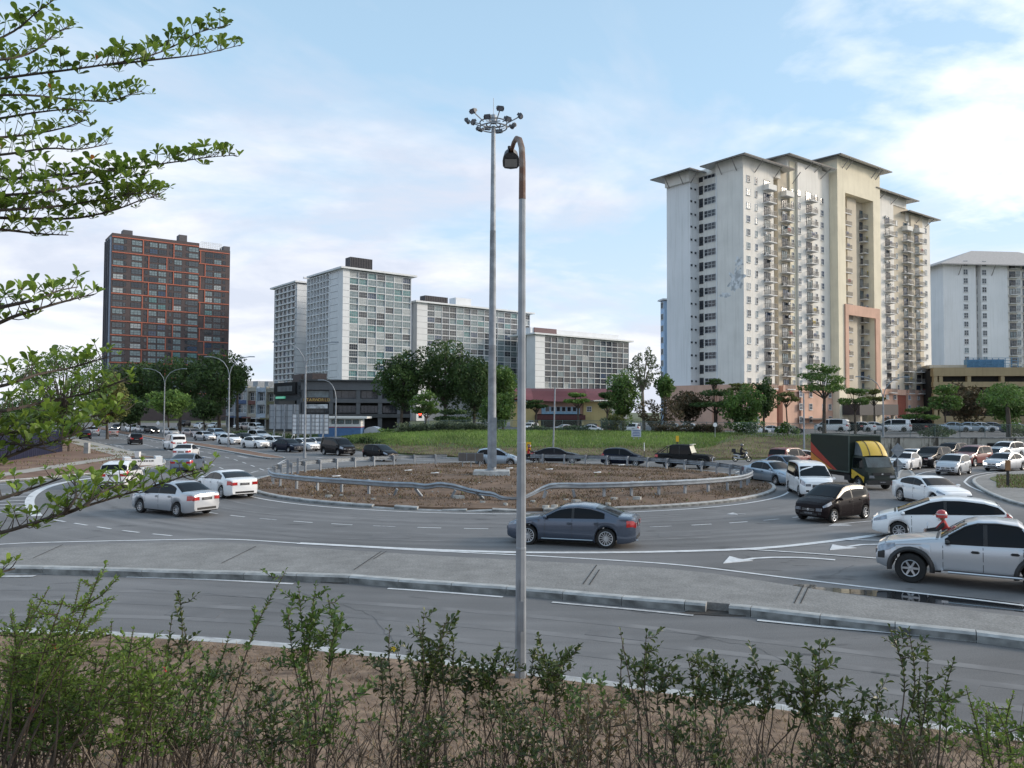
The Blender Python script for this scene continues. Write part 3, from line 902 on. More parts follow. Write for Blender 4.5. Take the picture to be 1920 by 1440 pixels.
spec('suv', 4.65, 1.84, 2.70, 0.90, 0.37, 0.25,
     [(-2.325, 1.02), (-2.31, 1.10), (-2.24, 1.18), (-2.02, 1.68), (-1.7, 1.77), (-0.8, 1.82), (0.0, 1.79), (0.32, 1.70), (0.95, 1.24), (1.4, 1.15), (2.0, 1.04), (2.27, 0.98), (2.325, 0.86)],
     [(-2.3, 1.17), (-1.0, 1.11), (0.3, 1.08), (1.0, 1.05), (2.3, 0.82)], 0.93, 0.26, -1.95, -2.27, -0.2, tau=0.26, seams=[0.80, -0.18, -1.05], handle=[(-0.02, 0.98), (-0.9, 1.0)], spokes=6)
spec('coupe', 4.25, 1.76, 2.53, 0.90, 0.31, 0.17,
     [(-2.125, 0.88), (-2.105, 0.96), (-2.0, 1.01), (-1.85, 1.03), (-0.9, 1.31), (-0.5, 1.375), (-0.1, 1.38), (0.2, 1.33), (1.0, 0.96), (1.4, 0.90), (1.85, 0.80), (2.08, 0.70), (2.125, 0.6)],
     [(-2.1, 0.97), (0, 0.90), (1.0, 0.86), (2.1, 0.66)], 0.97, 0.12, -0.72, -1.84, -0.35, tau=0.42, seams=[0.85, -0.42], handle=[(-0.3, 0.80)])
spec('pickup', 5.30, 1.86, 3.00, 0.88, 0.40, 0.34,
     [(-2.65, 0.80), (-2.64, 1.16), (-2.60, 1.20), (-1.14, 1.22), (-1.09, 1.26), (-0.92, 1.66), (-0.78, 1.755), (-0.3, 1.80), (0.15, 1.775), (0.42, 1.69), (1.08, 1.26), (1.4, 1.22), (2.15, 1.10), (2.45, 1.04), (2.61, 0.96), (2.65, 0.84)],
     [(-2.65, 1.18), (-1.2, 1.14), (0.0, 1.10), (1.1, 1.08), (2.1, 1.0), (2.65, 0.76)], 1.05, 0.36, -0.86, -1.08, -0.02, tau=0.30, seams=[0.98, 0.04, -0.86], handle=[(0.22, 0.96), (-0.68, 0.98)], spokes=6, rimf=0.58, arch=1.22)
spec('offroad_pickup', 4.60, 1.79, 2.79, 0.70, 0.39, 0.34,
     [(-2.3, 0.9), (-2.295, 1.20), (-2.28, 1.215), (-1.10, 1.22), (-1.07, 1.24), (-1.02, 1.90), (-0.9, 1.965), (-0.3, 1.99), (0.48, 1.97), (0.60, 1.92), (0.86, 1.24), (0.92, 1.215), (2.05, 1.17), (2.2, 1.12), (2.285, 1.0), (2.3, 0.62)],
     [(-2.3, 1.17), (0.9, 1.17), (2.2, 1.08), (2.3, 0.95)], 0.85, 0.56, -1.0, -1.06, -0.2, tau=0.10, seams=[0.80, -0.16, -1.0], handle=[(-0.02, 1.05), (-0.85, 1.05)], spokes=5, rimf=0.52, arch=1.22, boxy=True)

def car_fn(sp):
    hf = sp['L'] / 2
    W2 = sp['W'] / 2
    ra = sp['r'] * sp.get('arch', 1.14)
    boxy = sp.get('boxy')
    def w_at(x):
        d = hf - abs(x)
        e = 0.28 if boxy else 0.6
        k = 0.10 if boxy else 0.24
        return W2 * (1 - (k * (1 - d / e) ** 2.3 if d < e else 0))
    def zb_at(x):
        d = hf - abs(x)
        z = sp['gc'] + (0.10 * (1 - d / 0.5) ** 2 if d < 0.5 else 0)
        for xa in (sp['xf'], sp['xr']):
            q = ra * ra - (x - xa) ** 2
            if q > 1e-9: z = max(z, sp['r'] + math.sqrt(q))
        return z
    def sec(x):
        x = max(-hf, min(hf, x))
        w, zb = w_at(x), zb_at(x)
        tp = interp(sp['top'], x)
        bl = min(interp(sp['belt'], x), tp - 0.05)
        bl = max(bl, zb + 0.03)
        rail = max(tp - 0.045, bl + 0.004)
        tp = max(tp, rail + 0.01)
        yb = 0.955 * w
        h = rail - bl
        yr = yb - sp['tau'] * h
        ins = 0.05 if h > 0.2 else 0.012 + 0.038 * h / 0.2
        m_ = zb + 0.45 * (bl - zb)
        pts = [(0, zb), (0.90 * w, zb), (0.972 * w, zb + min(0.07, 0.25 * (bl - zb))), (1.0 * w, m_), (0.988 * w, bl - 0.22 * (bl - m_)), (yb, bl),
               (yb + (yr - yb) * 0.34 + 0.010, bl + h * 0.34), (yb + (yr - yb) * 0.68 + 0.010, bl + h * 0.68), (yr, rail), (yr - ins - 0.04, tp - 0.012), ((yr) * 0.5, tp), (0, tp + 0.008)]
        return pts
    def S(x, t):
        p = sec(x)
        i = min(int(t), 10)
        f = t - i
        return Vector((x, p[i][0] + (p[i + 1][0] - p[i][0]) * f, p[i][1] + (p[i + 1][1] - p[i][1]) * f))
    return hf, ra, zb_at, sec, S
def car_patch(mb, S, x0, x1, t0, t1, nx, ntt, off, side, mi=0, full=False):
    """panel that lies a few millimetres proud of the body skin"""
    rows = []
    for i in range(nx + 1):
        x = x0 + (x1 - x0) * i / nx
        row = []
        ts = [t0 + (t1 - t0) * j / ntt for j in range(ntt + 1)]
        for t in ts:
            p = S(x, t)
            e = 0.02
            du = S(x + e, t) - S(x - e, t)
            dt = S(x, min(t + 0.05, 10.999)) - S(x, t - 0.05)
            n = du.cross(dt)
            n = n.normalized() if n.length > 1e-9 else Vector((0, 0, 1))
            if n.dot(Vector((p.x * 0.2, p.y, p.z - 0.55))) < 0: n = -n
            q = p + n * off
            row.append(Vector((q.x, q.y * side, q.z)))
        if full:
            row = row + [Vector((v.x, -v.y, v.z)) for v in reversed(row[:-1])] if abs(row[-1].y) < 1e-4 else row + [Vector((v.x, -v.y, v.z)) for v in reversed(row)]
        rows.append(row)
    mb.grid(rows, mi, True, flip=(side > 0) == (x1 > x0))
WHEELS = {}
def wheel_meshes(r, wd, spokes, rimf, lod):
    k = (r, spokes, rimf, lod)
    if k in WHEELS: return WHEELS[k]
    n = 28 if lod == 0 else (16 if lod == 1 else 10)
    rr = r * rimf
    ty = MB().lathe([(rr, -wd / 2), (r * 0.93, -wd / 2), (r * 0.99, -wd * 0.36), (r, 0), (r * 0.99, wd * 0.36), (r * 0.93, wd / 2), (rr, wd / 2 - 0.005), (rr * 0.97, wd * 0.2), (rr * 0.95, -wd / 2), (rr, -wd / 2)], n, 0, 'Y')
    rm = MB()
    y = wd / 2 - 0.012
    rm.lathe([(rr * 1.0, y), (rr * 0.90, y + 0.006), (rr * 0.88, y - 0.02), (rr * 0.86, 0.02), (0.001, 0.02)], n, 1, 'Y')
    rm.lathe([(rr * 1.0, y + 0.001), (rr * 0.95, y + 0.010), (rr * 0.885, y + 0.004)], n, 0, 'Y')
    rm.lathe([(rr * 0.22, y - 0.03), (rr * 0.21, y - 0.002), (0.001, y + 0.004)], max(8, n // 2), 0, 'Y')
    for i in range(spokes if lod < 2 else min(spokes, 6)):
        a = 2 * math.pi * i / (spokes if lod < 2 else min(spokes, 6))
        wi = rr * 1.5 / max(spokes, 5) * 0.55
        M = Matrix.Rotation(-a, 3, 'Y')
        vs = [Vector((rr * 0.15, y - 0.022, -wi)), Vector((rr * 0.15, y - 0.022, wi)), Vector((rr * 0.9, y - 0.004, wi * 0.75)), Vector((rr * 0.9, y - 0.004, -wi * 0.75)),
              Vector((rr * 0.15, y - 0.05, -wi)), Vector((rr * 0.15, y - 0.05, wi)), Vector((rr * 0.9, y - 0.05, wi * 0.75)), Vector((rr * 0.9, y - 0.05, -wi * 0.75))]
        rm.add([M @ v for v in vs], [(0, 1, 2, 3), (0, 3, 7, 4), (1, 5, 6, 2)], 0)
    WHEELS[k] = (ty.mesh('tyre', [M_TYRE], 40), rm.mesh('rim', [M_RIM, M_TRIM], 40))
    return WHEELS[k]

CARS = {}
def car_parts(kind, lod):
    if (kind, lod) in CARS: return CARS[(kind, lod)]
    sp = SPEC[kind]
    hf, ra, zb_at, sec, S = car_fn(sp)
    step = (0.10, 0.2, 0.3)[lod]
    xs = {-hf, hf}
    x = -hf
    while x < hf:
        xs.add(round(x, 4)); x += step
    for p_ in sp['top']: xs.add(p_[0])
    for xa in (sp['xf'], sp['xr']):
        for q in ((1.003, 0.999, 0.96, 0.87, 0.72, 0.5, 0.25, 0) if lod < 2 else (1.003, 0.99, 0.75, 0.3)):
            xs.add(xa + ra * q); xs.add(xa - ra * q)
    xs = sorted(x for x in xs if -hf - 1e-6 <= x <= hf + 1e-6)
    xs = [x for i, x in enumerate(xs) if i == 0 or x - xs[i - 1] > 0.0015]
    body = MB()
    n = 22
    for x in xs:
        s_ = sec(x)
        for y, z in s_: body.v.append((x, y, z))
        for y, z in reversed(s_[1:-1]): body.v.append((x, -y, z))
    for i in range(len(xs) - 1):
        for k in range(n):
            a, b = i * n + k, i * n + (k + 1) % n
            body.f.append((a, a + n, b + n, b)); body.s.append(True)
            body.m.append(1 if k in (0, 21) else 0)
    body.f.append(tuple(range(n))); body.m.append(0); body.s.append(False)
    q = (len(xs) - 1) * n
    body.f.append(tuple(q + k for k in reversed(range(n)))); body.m.append(0); body.s.append(False)
    if lod < 2:
        for sx_ in sp['seams']:
            for sd in (1, -1): car_patch(body, S, sx_ - 0.007, sx_ + 0.007, 1.6, 4.95, 1, 6, 0.003, sd, 1)
        for sd in (1, -1):       # sill trim line
            car_patch(body, S, sp['xr'] + ra * 1.06, sp['xf'] - ra * 1.06, 1.05, 1.75, 8, 1, 0.003, sd, 1)
    parts = []
    def add(name, mb, mats, slotcol=False):
        parts.append((name, mb.mesh(name, mats, 38), slotcol, None))
    add('body', body, [C['white'], M_TRIM], True)
    def front_glass(a, b, n_):
        mb = MB(); car_patch(mb, S, a, b, 8.3, 11, n_, 4, 0.006, 1, full=True); return mb
    ng = (10, 6, 4)[lod]
    add('windscreen', front_glass(sp['cowl'] - 0.02, sp['rfront'] + 0.04, ng), [M_GLASS])
    add('rear_window', front_glass(sp['rbase'] + 0.05, sp['rrear'] - 0.05, ng), [M_GLASS])
    gl0, gl1 = sp['cowl'] - 0.12, sp['rbase'] + (0.12 if kind != 'minivan' else 0.10)
    if 'sedan' in kind or kind == 'coupe': gl1 = sp['rrear'] + 0.42 * (sp['rbase'] - sp['rrear'])
    if 'suv' in kind or kind in ('wagon', 'hatchback', 'minivan'): gl1 = sp['rbase'] + 0.20
    def zlim(sd, a, b):
        """side pane: between belt and rail, only where the cabin is tall enough"""
        mb = MB()
        rows = []
        nn = (9, 6, 4)[lod]
        for i in range(nn + 1):
            x_ = a + (b - a) * i / nn
            s_ = sec(x_)
            h = s_[8][1] - s_[5][1]
            lo_, hi_ = 0.035, h - 0.055
            row = []
            for j in range(5):
                zf = lo_ + (max(hi_, lo_ + 0.012) - lo_) * j / 4
                t = 5 + 3 * zf / max(h, 0.02)
                p = S(x_, min(t, 8))
                row.append(Vector((p.x, (p.y + 0.009) * sd, p.z + 0.001)))
            rows.append(row)
        mb.grid(rows, 0, True, flip=(sd > 0) == (b > a))
        return mb
    bp = sp['bp']
    for sd in (1, -1):
        add('side_window', zlim(sd, bp + 0.045, gl0), [M_GLASS])
        add('side_window', zlim(sd, gl1, bp - 0.045), [M_GLASS])
        pil = zlim(sd, bp - 0.044, bp + 0.044)
        add('door_pillar', pil, [M_TRIM])
    zt = interp(sp['top'], hf) - 0.02
    wend = sec(hf)[3][0]
    wr = sec(-hf)[3][0]
    zr = interp(sp['top'], -hf)
    for sd in (1, -1):
        mb = MB()
        tall = kind in ('minivan', 'suv', 'pickup')
        if sp.get('boxy'):
            mb.lathe([(0.0, 0.03), (0.07, 0.025), (0.095, 0.0)], 12, 0, 'X', (hf, 0.62 * sd, 0.93))
        else:
            car_patch(mb, S, hf - 0.06, hf - (0.50 if lod < 2 else 0.45), 4.5 if not tall else 4.2, 7.9, 5, 3, 0.010, sd)
            mb.box((hf - 0.004, sd * wend * 0.79, zt - 0.05), (0.03, wend * 0.42, 0.13))
        add('headlight', mb, [M_LAMP])
        mb = MB()
        zl = sec(-hf + 0.1)[5][1] - 0.13
        if kind in ('wagon', 'suv') or kind == 'hatchback':
            car_patch(mb, S, -hf + 0.05, -hf + 0.22, 4.4, 7.6, 3, 4, 0.010, sd)
        car_patch(mb, S, -hf + 0.01, -hf + 0.30, 3.55, 4.6, 4, 2, 0.009, sd)
        mb.box((-hf + 0.002, sd * wr * 0.80, zr - 0.11), (0.035, wr * 0.40, 0.15))
        add('tail_light', mb, [M_TAIL])
    mb = MB().box((hf + 0.004, 0, 0.40 if not sp.get('boxy') else 0.6), (0.02, 0.52, 0.115), 0).box((hf + 0.012, 0, 0.40 if not sp.get('boxy') else 0.6), (0.012, 0.36, 0.06), 1)
    add('number_plate', mb, [M_PLATE, M_SMUDGE])
    zp_ = zr - (0.13 if kind != 'hatchback' else 0.22)
    mb = MB().box((-hf - 0.006, 0, zp_), (0.02, 0.52, 0.115), 0).box((-hf - 0.014, 0, zp_), (0.012, 0.36, 0.06), 1)
    add('number_plate', mb, [M_PLATE, M_SMUDGE])
    gr = MB()
    gz = zt - 0.035
    if sp.get('boxy'):
        gr.box((hf + 0.006, 0, 0.93), (0.02, 0.9, 0.26))
    else:
        gh = {'minivan': 0.17, 'suv': 0.2, 'pickup': 0.24, 'sport_sedan': 0.14}.get(kind, 0.10)
        gz = zt - 0.02 - gh / 2
        gr.box((hf + 0.002, 0, gz), (0.02, wend * 0.95, gh))
        gr.box((hf + 0.001, 0, sp['gc'] + 0.17), (0.018, wend * 1.3, 0.09))
    add('grille', gr, [M_TRIM])
    if not sp.get('boxy'):
        add('rear_bumper_insert', MB().box((-hf - 0.001, 0, sp['gc'] + 0.19), (0.016, wr * 1.5, 0.10)), [M_TRIM])
        if lod < 2:
            hs = MB()
            for sd in (1, -1):      # bonnet and boot shut lines
                car_patch(hs, S, sp['cowl'] + 0.06, hf - 0.24, 8.35, 8.42, 8, 1, 0.003, sd)
            car_patch(hs, S, hf - 0.245, hf - 0.232, 8.4, 11, 1, 4, 0.003, 1, full=True)
            car_patch(hs, S, sp['cowl'] + 0.03, sp['cowl'] + 0.10, 8.5, 11, 1, 4, 0.004, 1, full=True)
            add('bonnet_seam', hs, [M_TRIM])
            for sd in (1, -1): add('fog_lamp', MB().box((hf - 0.02, sd * wend * 0.84, sp['gc'] + 0.22), (0.05, wend * 0.24, 0.10)), [M_TRIM])
    if lod < 2 and not sp.get('boxy'):
        bz = MB().box((hf + 0.016, 0, gz + gh * 0.28), (0.012, wend * 0.92, 0.014)).box((hf + 0.016, 0, gz - gh * 0.28), (0.012, wend * 0.92, 0.014)).lathe([(0.06, 0.0), (0.055, 0.02), (0.001, 0.024)], 12, 0, 'X', (hf + 0.012, 0, gz))
        add('badge_bar', bz, [M_CHROME])
    mx_ = sp['cowl'] - 0.18
    for sd in (1, -1):
        p = S(mx_, 5.0)
        mb = MB()
        mb.lathe([(0.001, -0.075), (0.06, -0.06), (0.09, -0.01), (0.085, 0.04), (0.001, 0.055)], 8, 0, 'X', (0, 0, 0))
        mb.v = [(v[0] + p.x, v[1] * 1.25 + (p.y + 0.11) * sd, v[2] * 0.75 + p.z + 0.10) for v in mb.v]
        mb.box((p.x, (p.y + 0.03) * sd, p.z + 0.06), (0.05, 0.10, 0.03), 1)
        add('wing_mirror', mb, [C['white'], M_TRIM], True)
    if lod == 0:
        for hx, hz in sp['handle']:
            for sd in (1, -1):
                s_ = sec(hx)
                yy = s_[4][0] if abs(s_[4][1] - hz) < 0.12 else s_[3][0]
                add('door_handle', MB().box((hx, (yy + 0.018) * sd, hz), (0.20, 0.035, 0.035)).box((hx, (yy + 0.004) * sd, hz), (0.15, 0.02, 0.07), 1), [C['white'], M_TRIM] if kind not in ('pickup',) else [M_TRIM, M_TRIM], kind not in ('pickup',))
    CARS[(kind, lod)] = parts
    return parts
def place_vehicle(px, py, psi, z=0.0):
    p = P(px, py, z)
    az = math.degrees(math.atan2(p.y, p.x))
    return (p.x, p.y, z), R(az + psi)
NAMES = {'sedan': 'sedan', 'sport_sedan': 'sedan', 'hatchback': 'hatchback', 'wagon': 'estate_car', 'minivan': 'minivan', 'suv': 'suv', 'coupe': 'coupe', 'pickup': 'pickup_truck', 'offroad_pickup': 'pickup_truck'}
CATS = {'sedan': 'car', 'sport_sedan': 'car', 'hatchback': 'car', 'wagon': 'car', 'minivan': 'van', 'suv': 'car', 'coupe': 'car', 'pickup': 'pickup', 'offroad_pickup': 'pickup'}
def car(kind, px, py, psi, col, label, lod=1, group=None, z=0.0, lit=False, chrome=False, rimcol=None, loc=None, rz=None):
    if loc is None:
        loc, rz = place_vehicle(px, py, psi, z)
    root = thing(NAMES[kind], label, CATS[kind], loc, rz, group)
    sp = SPEC[kind]
    paintm = C[col]
    tiny = lod >= 3
    for name, me, slot, _ in car_parts(kind, min(lod, 2)):
        if lod >= 2 and name in ('door_pillar', 'wing_mirror') and name == 'wing_mirror' and tiny: continue
        if tiny and name in ('number_plate', 'badge_bar', 'grille', 'door_pillar', 'rear_bumper_insert'): continue
        o = link(name, me, root)
        if slot:
            for i, ms in enumerate(o.material_slots):
                if i == 0:
                    ms.link = 'OBJECT'
                    ms.material = paintm if not (kind == 'pickup' and name == 'wing_mirror') else M_TRIM
        if name == 'headlight' and lit:
            o.material_slots[0].link = 'OBJECT'; o.material_slots[0].material = M_DRL
    ty, rm = wheel_meshes(sp['r'], 0.21 if sp['r'] < 0.36 else 0.26, sp['spokes'], sp['rimf'], min(lod, 2))
    for xa in (sp['xf'], sp['xr']):
        for sd in (1, -1):
            yy = sd * (sp['W'] / 2 - 0.125 + (0.04 if kind in ('pickup', 'offroad_pickup') else 0))
            w = link('wheel', ty, root, (xa, yy, sp['r']), R(180) if sd < 0 else 0)
            if lod < 3: link('rim', rm, w)
    return root

# ---- nearest traffic
car('sedan', 327, 962, 36, 'silver', 'silver sedan with black rear window and lit red tail lamp, approaching the dashed lane line', 0)
car('sport_sedan', 424, 929, 24, 'white', 'white sedan with slim red tail lamps beside the bent end of the guardrail', 0)
b = car('sport_sedan', 1076, 1018, 79, 'grey', 'grey sedan with chrome window line passing behind the tall lamp post', 0)
# chrome strip above the windows and along the sill
hf_, ra_, zb_, sec_, S_ = car_fn(SPEC['sport_sedan'])
for sd in (1, -1):
    pts = [Vector((x, (sec_(x)[8][0] + 0.012) * sd, sec_(x)[8][1] - 0.045)) for x in [0.98 - 0.09 * k for k in range(26)] if sec_(x)[8][1] - sec_(x)[5][1] > 0.07]
    MB().tube(pts, 0.012, 5).build('window_trim', [M_CHROME], b)
    pts = [Vector((x, (sec_(x)[2][0] + 0.006) * sd, sec_(x)[2][1] + 0.02)) for x in [SPEC['sport_sedan']['xr'] + 0.45 + 0.2 * k for k in range(10)]]
    MB().tube(pts, 0.014, 5).build('sill_trim', [M_CHROME], b)
MB().tube([(-2.25, 0.45, 0.27), (-2.32, 0.45, 0.27)], 0.035, 10).build('exhaust_pipe', [M_CHROME], b)
car('wagon', 228, 911, -12, 'white', 'white hatchback with tall red tail lamps behind the leafy branch tip', 1)
car('coupe', 352, 883, -14, 'bluegrey', 'blue grey coupe leaving the roundabout behind a white sedan', 1)
car('sedan', 349, 861, -12, 'white', 'white sedan half hidden in front of the blue grey coupe', 1)
car('minivan', 327, 843, 12, 'white', 'white minivan driving away along the wide carriageway', 1)
car('hatchback', 253, 833, 6, 'dark', 'small dark car driving away ahead of the white minivan', 1)
car('sedan', 211, 818, 4, 'tan', 'brown grey sedan far along the carriageway by the silver car', 2)
car('suv', 176, 817, -2, 'pale', 'silver suv far along the carriageway beside the soil verge', 2)
car('sedan', 160, 823, -3, 'black', 'black sedan closest to the pale footpath on the far carriageway', 2)
car('sedan', 218, 807, 176, 'dark', 'dark car with white headlamps farthest off under the road trees', 2, lit=True)
# ---- queue that comes down towards the roundabout on the left
qg = 'cars queueing towards the roundabout'
for a in (
 ('sedan', 247, 809, -160, 'white', 'white car deep under the trees at the end of the queue', 2),
 ('sedan', 266, 811, -160, 'pale', 'pale car under the trees behind a black sedan', 2),
 ('sedan', 284, 813, -158, 'black', 'black sedan with bright headlamps next to the first twin lamp post', 2),
 ('sedan', 320, 817, -158, 'pale', 'pale sedan just beyond the foot of the first twin lamp post', 2),
 ('sedan', 359, 819, -150, 'tan', 'brownish sedan in the queue below the diamond sign', 2),
 ('sedan', 383, 826, -150, 'silver', 'silver sedan at the edge of the soil median', 2),
 ('suv', 407, 824, -152, 'icesilver', 'ice silver suv queued behind a silver sedan', 2),
 ('sedan', 430, 833, -150, 'white', 'white sedan at the foot of the second twin lamp post', 2),
 ('sedan', 456, 831, -150, 'black', 'black sedan squeezed between two white sedans', 2),
 ('sedan', 478, 840, -148, 'white', 'white sedan with dark grille in front of the tall billboard', 2),
 ('suv', 486, 828, -150, 'pale', 'silver pickup like suv just behind the white sedans', 2),
 ('sedan', 516, 839, -148, 'white', 'white sedan below the larger billboard back', 2),
 ('sedan', 539, 847, -146, 'navy', 'dark blue sedan at the end of the soil median', 1),
 ('sedan', 570, 845, -146, 'white', 'white sedan partly behind the tallest twin lamp post', 1),
 ('sedan', 594, 843, -146, 'pale', 'pale silver sedan in front of the white billboard posts', 1),
 ('minivan', 633, 853, -150, 'black', 'black minivan with chrome grille at the head of the queue', 1),
 ('hatchback', 713, 864, -140, 'black', 'black compact car entering the roundabout by the grass', 1)):
    car(a[0], a[1], a[2], a[3], a[4], a[5], a[6], qg, lit=(a[0] == 'sedan' and a[4] in ('black',)))
# ---- behind the island
car('hatchback', 932, 874, -94, 'icesilver', 'ice blue hatchback passing behind the high mast base', 1)
car('sport_sedan', 1042, 868, -92, 'dark', 'low dark sedan passing behind the thin grey pole', 1)
car('hatchback', 1168, 873, -97, 'navy', 'dark hatchback behind the far guardrail near the white marker post', 1)
d = car('offroad_pickup', 1283, 878, -104, 'matt', 'matt black boxy pickup with roll bar and silver windscreen shade', 0)
MB().tube([(-1.2, 0.72, 1.2), (-1.28, 0.66, 1.86), (-1.28, -0.66, 1.86), (-1.2, -0.72, 1.2)], 0.035, 8).tube([(-1.28, 0.6, 1.84), (-2.15, 0.62, 1.22)], 0.03, 8).tube([(-1.28, -0.6, 1.84), (-2.15, -0.62, 1.22)], 0.03, 8).build('roll_bar', [M_TRIM], d)
M_SHADE = pm('sun_shade', (0.60, 0.60, 0.52), 0.4, 0.3)
mb = MB(); hf2, ra2, zb2, sec2, S2 = car_fn(SPEC['offroad_pickup'])
car_patch(mb, S2, 0.83, 0.60, 8.5, 11, 4, 3, 0.011, 1, full=True)
mb.build('sun_shade', [M_SHADE], d)
MB().box((0.72, 0, 2.0), (0.22, 1.3, 0.05)).build('sun_visor', [M_SHADE], d)
MB().box((2.36, 0, 0.60), (0.12, 1.7, 0.16)).tube([(2.4, 0.5, 0.6), (2.46, 0.45, 0.95), (2.46, -0.45, 0.95), (2.4, -0.5, 0.6)], 0.03, 8).build('bull_bar', [M_CHROME], d)
for sd in (1, -1):
    for xa in (SPEC['offroad_pickup']['xf'], SPEC['offroad_pickup']['xr']):
        MB().tube([(xa + 0.50 * math.cos(a), sd * 0.90, 0.40 + 0.50 * math.sin(a)) for a in [R(10 + 16 * k) for k in range(11)]], 0.05, 6).build('wheel_flare', [M_TRIM], d)
# ---- right of the island
car('sedan', 1447, 906, -142, 'icesilver', 'ice silver sedan touching the curved end of the guardrail', 0)
car('sedan', 1473, 890, -144, 'bluegrey', 'grey sedan hidden behind the ice silver sedan', 1)
car('suv', 1483, 879, -30, 'red', 'dark red car with glowing tail lamps beyond the white van', 1)
car('hatchback', 1508, 877, -60, 'pale', 'pale car half hidden behind the cargo box of the truck', 1)
w = car('minivan', 1517, 927, -168, 'white', 'white minivan facing the camera between silver sedan and truck', 0)
car('hatchback', 1562, 973, 148, 'brownblack', 'black hatchback with bright headlamps turning onto the roundabout', 0)
car('sport_sedan', 1744, 944, -146, 'white', 'white saloon with round grille star waiting behind the grey pickup', 0)
car('wagon', 1762, 1010, 93, 'white', 'white estate car behind the motorcyclist in the red helmet', 0)
# ---- queue on the right
qr = 'cars coming in along the retaining wall'
for a in (
 ('hatchback', 1788, 889, 163, 'pale', 'silver hatchback leading the traffic beside the retaining wall', 0),
 ('sedan', 1697, 881, 165, 'white', 'white sedan behind the diamond sign next to the truck cab', 1),
 ('sedan', 1711, 872, 158, 'pale', 'pale sedan between the diamond sign and a black suv', 1),
 ('suv', 1747, 876, 156, 'black', 'black suv with bright side windows below the retaining wall', 0),
 ('suv', 1782, 864, 155, 'dark', 'dark suv close under the retaining wall behind the black suv', 1),
 ('suv', 1823, 873, 155, 'red', 'dark red suv behind the silver hatchback', 1),
 ('sedan', 1832, 862, 155, 'white', 'white sedan farthest back beside the dark red suv', 1),
 ('sedan', 1868, 869, 154, 'icesilver', 'ice blue sedan between the dark red suv and a white suv', 1),
 ('suv', 1886, 860, 152, 'white', 'white suv in front of the dark tree trunk at the wall', 1),
 ('sedan', 1885, 882, 155, 'pale', 'pale sedan with lit headlamps behind the short wooden post', 1)):
    car(a[0], a[1], a[2], a[3], a[4], a[5], a[6], qr, lit=(a[1] == 1885))
# ---- silver pickup at the right edge
pf = P(1708, 1091)
ang = R(150)
fx = SPEC['pickup']['xf']
dirv = Vector((math.cos(ang), math.sin(ang), 0))
side_ = Vector((-dirv.y, dirv.x, 0))
base = pf - dirv * fx - side_ * 0.80
pk = car('pickup', 0, 0, 0, 'silver', 'silver double cab pickup with black wheel flares beside the puddle', 0, loc=(base.x, base.y, 0), rz=ang)
for sd in (1, -1):
    for xa in (SPEC['pickup']['xf'], SPEC['pickup']['xr']):
        rows = []
        for k in range(15):
            a = R(-8 + 196 * k / 14)
            ca, sa = math.cos(a), math.sin(a)
            rows.append([(xa + rr_ * ca, sd * yy, max(0.3, 0.40 + rr_ * sa)) for rr_, yy in ((0.47, 0.86), (0.47, 0.985), (0.52, 0.995), (0.585, 0.945), (0.60, 0.90))])
        MB().grid(rows, flip=sd > 0).build('wheel_flare', [M_TRIM], pk)
    MB().box((0.02, sd * 0.96, 0.42), (1.9, 0.16, 0.035)).tube([(-0.95, sd * 1.02, 0.40), (0.98, sd * 1.02, 0.40)], 0.035, 8, 1).box((-0.9, sd * 0.96, 0.40), (0.16, 0.2, 0.06), 1).box((0.94, sd * 0.96, 0.40), (0.16, 0.2, 0.06), 1).build('side_step', [M_TRIM, M_CHROME], pk)
    hfp, rap, zbp, secp, Sp = car_fn(SPEC['pickup'])
    pts = [Vector((x, (secp(x)[8][0] + 0.025) * sd, secp(x)[8][1] - 0.03)) for x in [0.85 - 0.1 * k for k in range(18)]]
    MB().tube(pts, 0.022, 6).build('window_visor', [M_TRIM], pk)
mb = MB()
for sd in (1, -1):
    car_patch(mb, Sp, 2.60, 2.42, 3.1, 4.4, 3, 3, 0.012, sd)
mb.build('front_bumper_insert', [M_TRIM], pk)

# ---- box truck
M_TGREEN = pm('truck_green', (0.007, 0.016, 0.012), 0.45, var=0.1, coat=0.08, spec=0.3)
M_TYEL = pm('truck_yellow', (0.62, 0.40, 0.03), 0.4, var=0.06, coat=0.4)
M_TORG = pm('truck_orange', (0.60, 0.22, 0.03), 0.4, var=0.06)
M_TRED = pm('truck_red', (0.40, 0.035, 0.02), 0.4, var=0.06)
loc, rz = place_vehicle(1607, 912, -149)
tk = thing('box_truck', 'dark green box truck with yellow wind deflector and striped cargo box', 'truck', loc, rz)
CL, CW, CH0, CH1 = 4.7, 2.12, 0.95, 3.22
MB().box((-1.45, 0, (CH0 + CH1) / 2), (CL, CW, CH1 - CH0)).build('cargo_box', [M_TGREEN], tk)
mb = MB()
for sd in (1, -1):
    for yy in (-1, 1):
        pass
x0, x1 = -1.45 - CL / 2, -1.45 + CL / 2
for sd in (1, -1):
    mb.box((-1.45, sd * (CW / 2 - 0.01), CH1 + 0.015), (CL + 0.03, 0.06, 0.06)); mb.box((-1.45, sd * (CW / 2 - 0.01), CH0 + 0.02), (CL + 0.03, 0.07, 0.08))
    mb.box((x1 + 0.0, sd * (CW / 2 - 0.01), 2.08), (0.06, 0.07, CH1 - CH0))
mb.box((x1 + 0.01, 0, CH1 + 0.015), (0.05, CW, 0.06)).box((x0, 0, CH1 + 0.015), (0.05, CW, 0.06))
mb.build('box_edging', [pm('truck_edge', (0.05, 0.075, 0.065), 0.4)], tk)
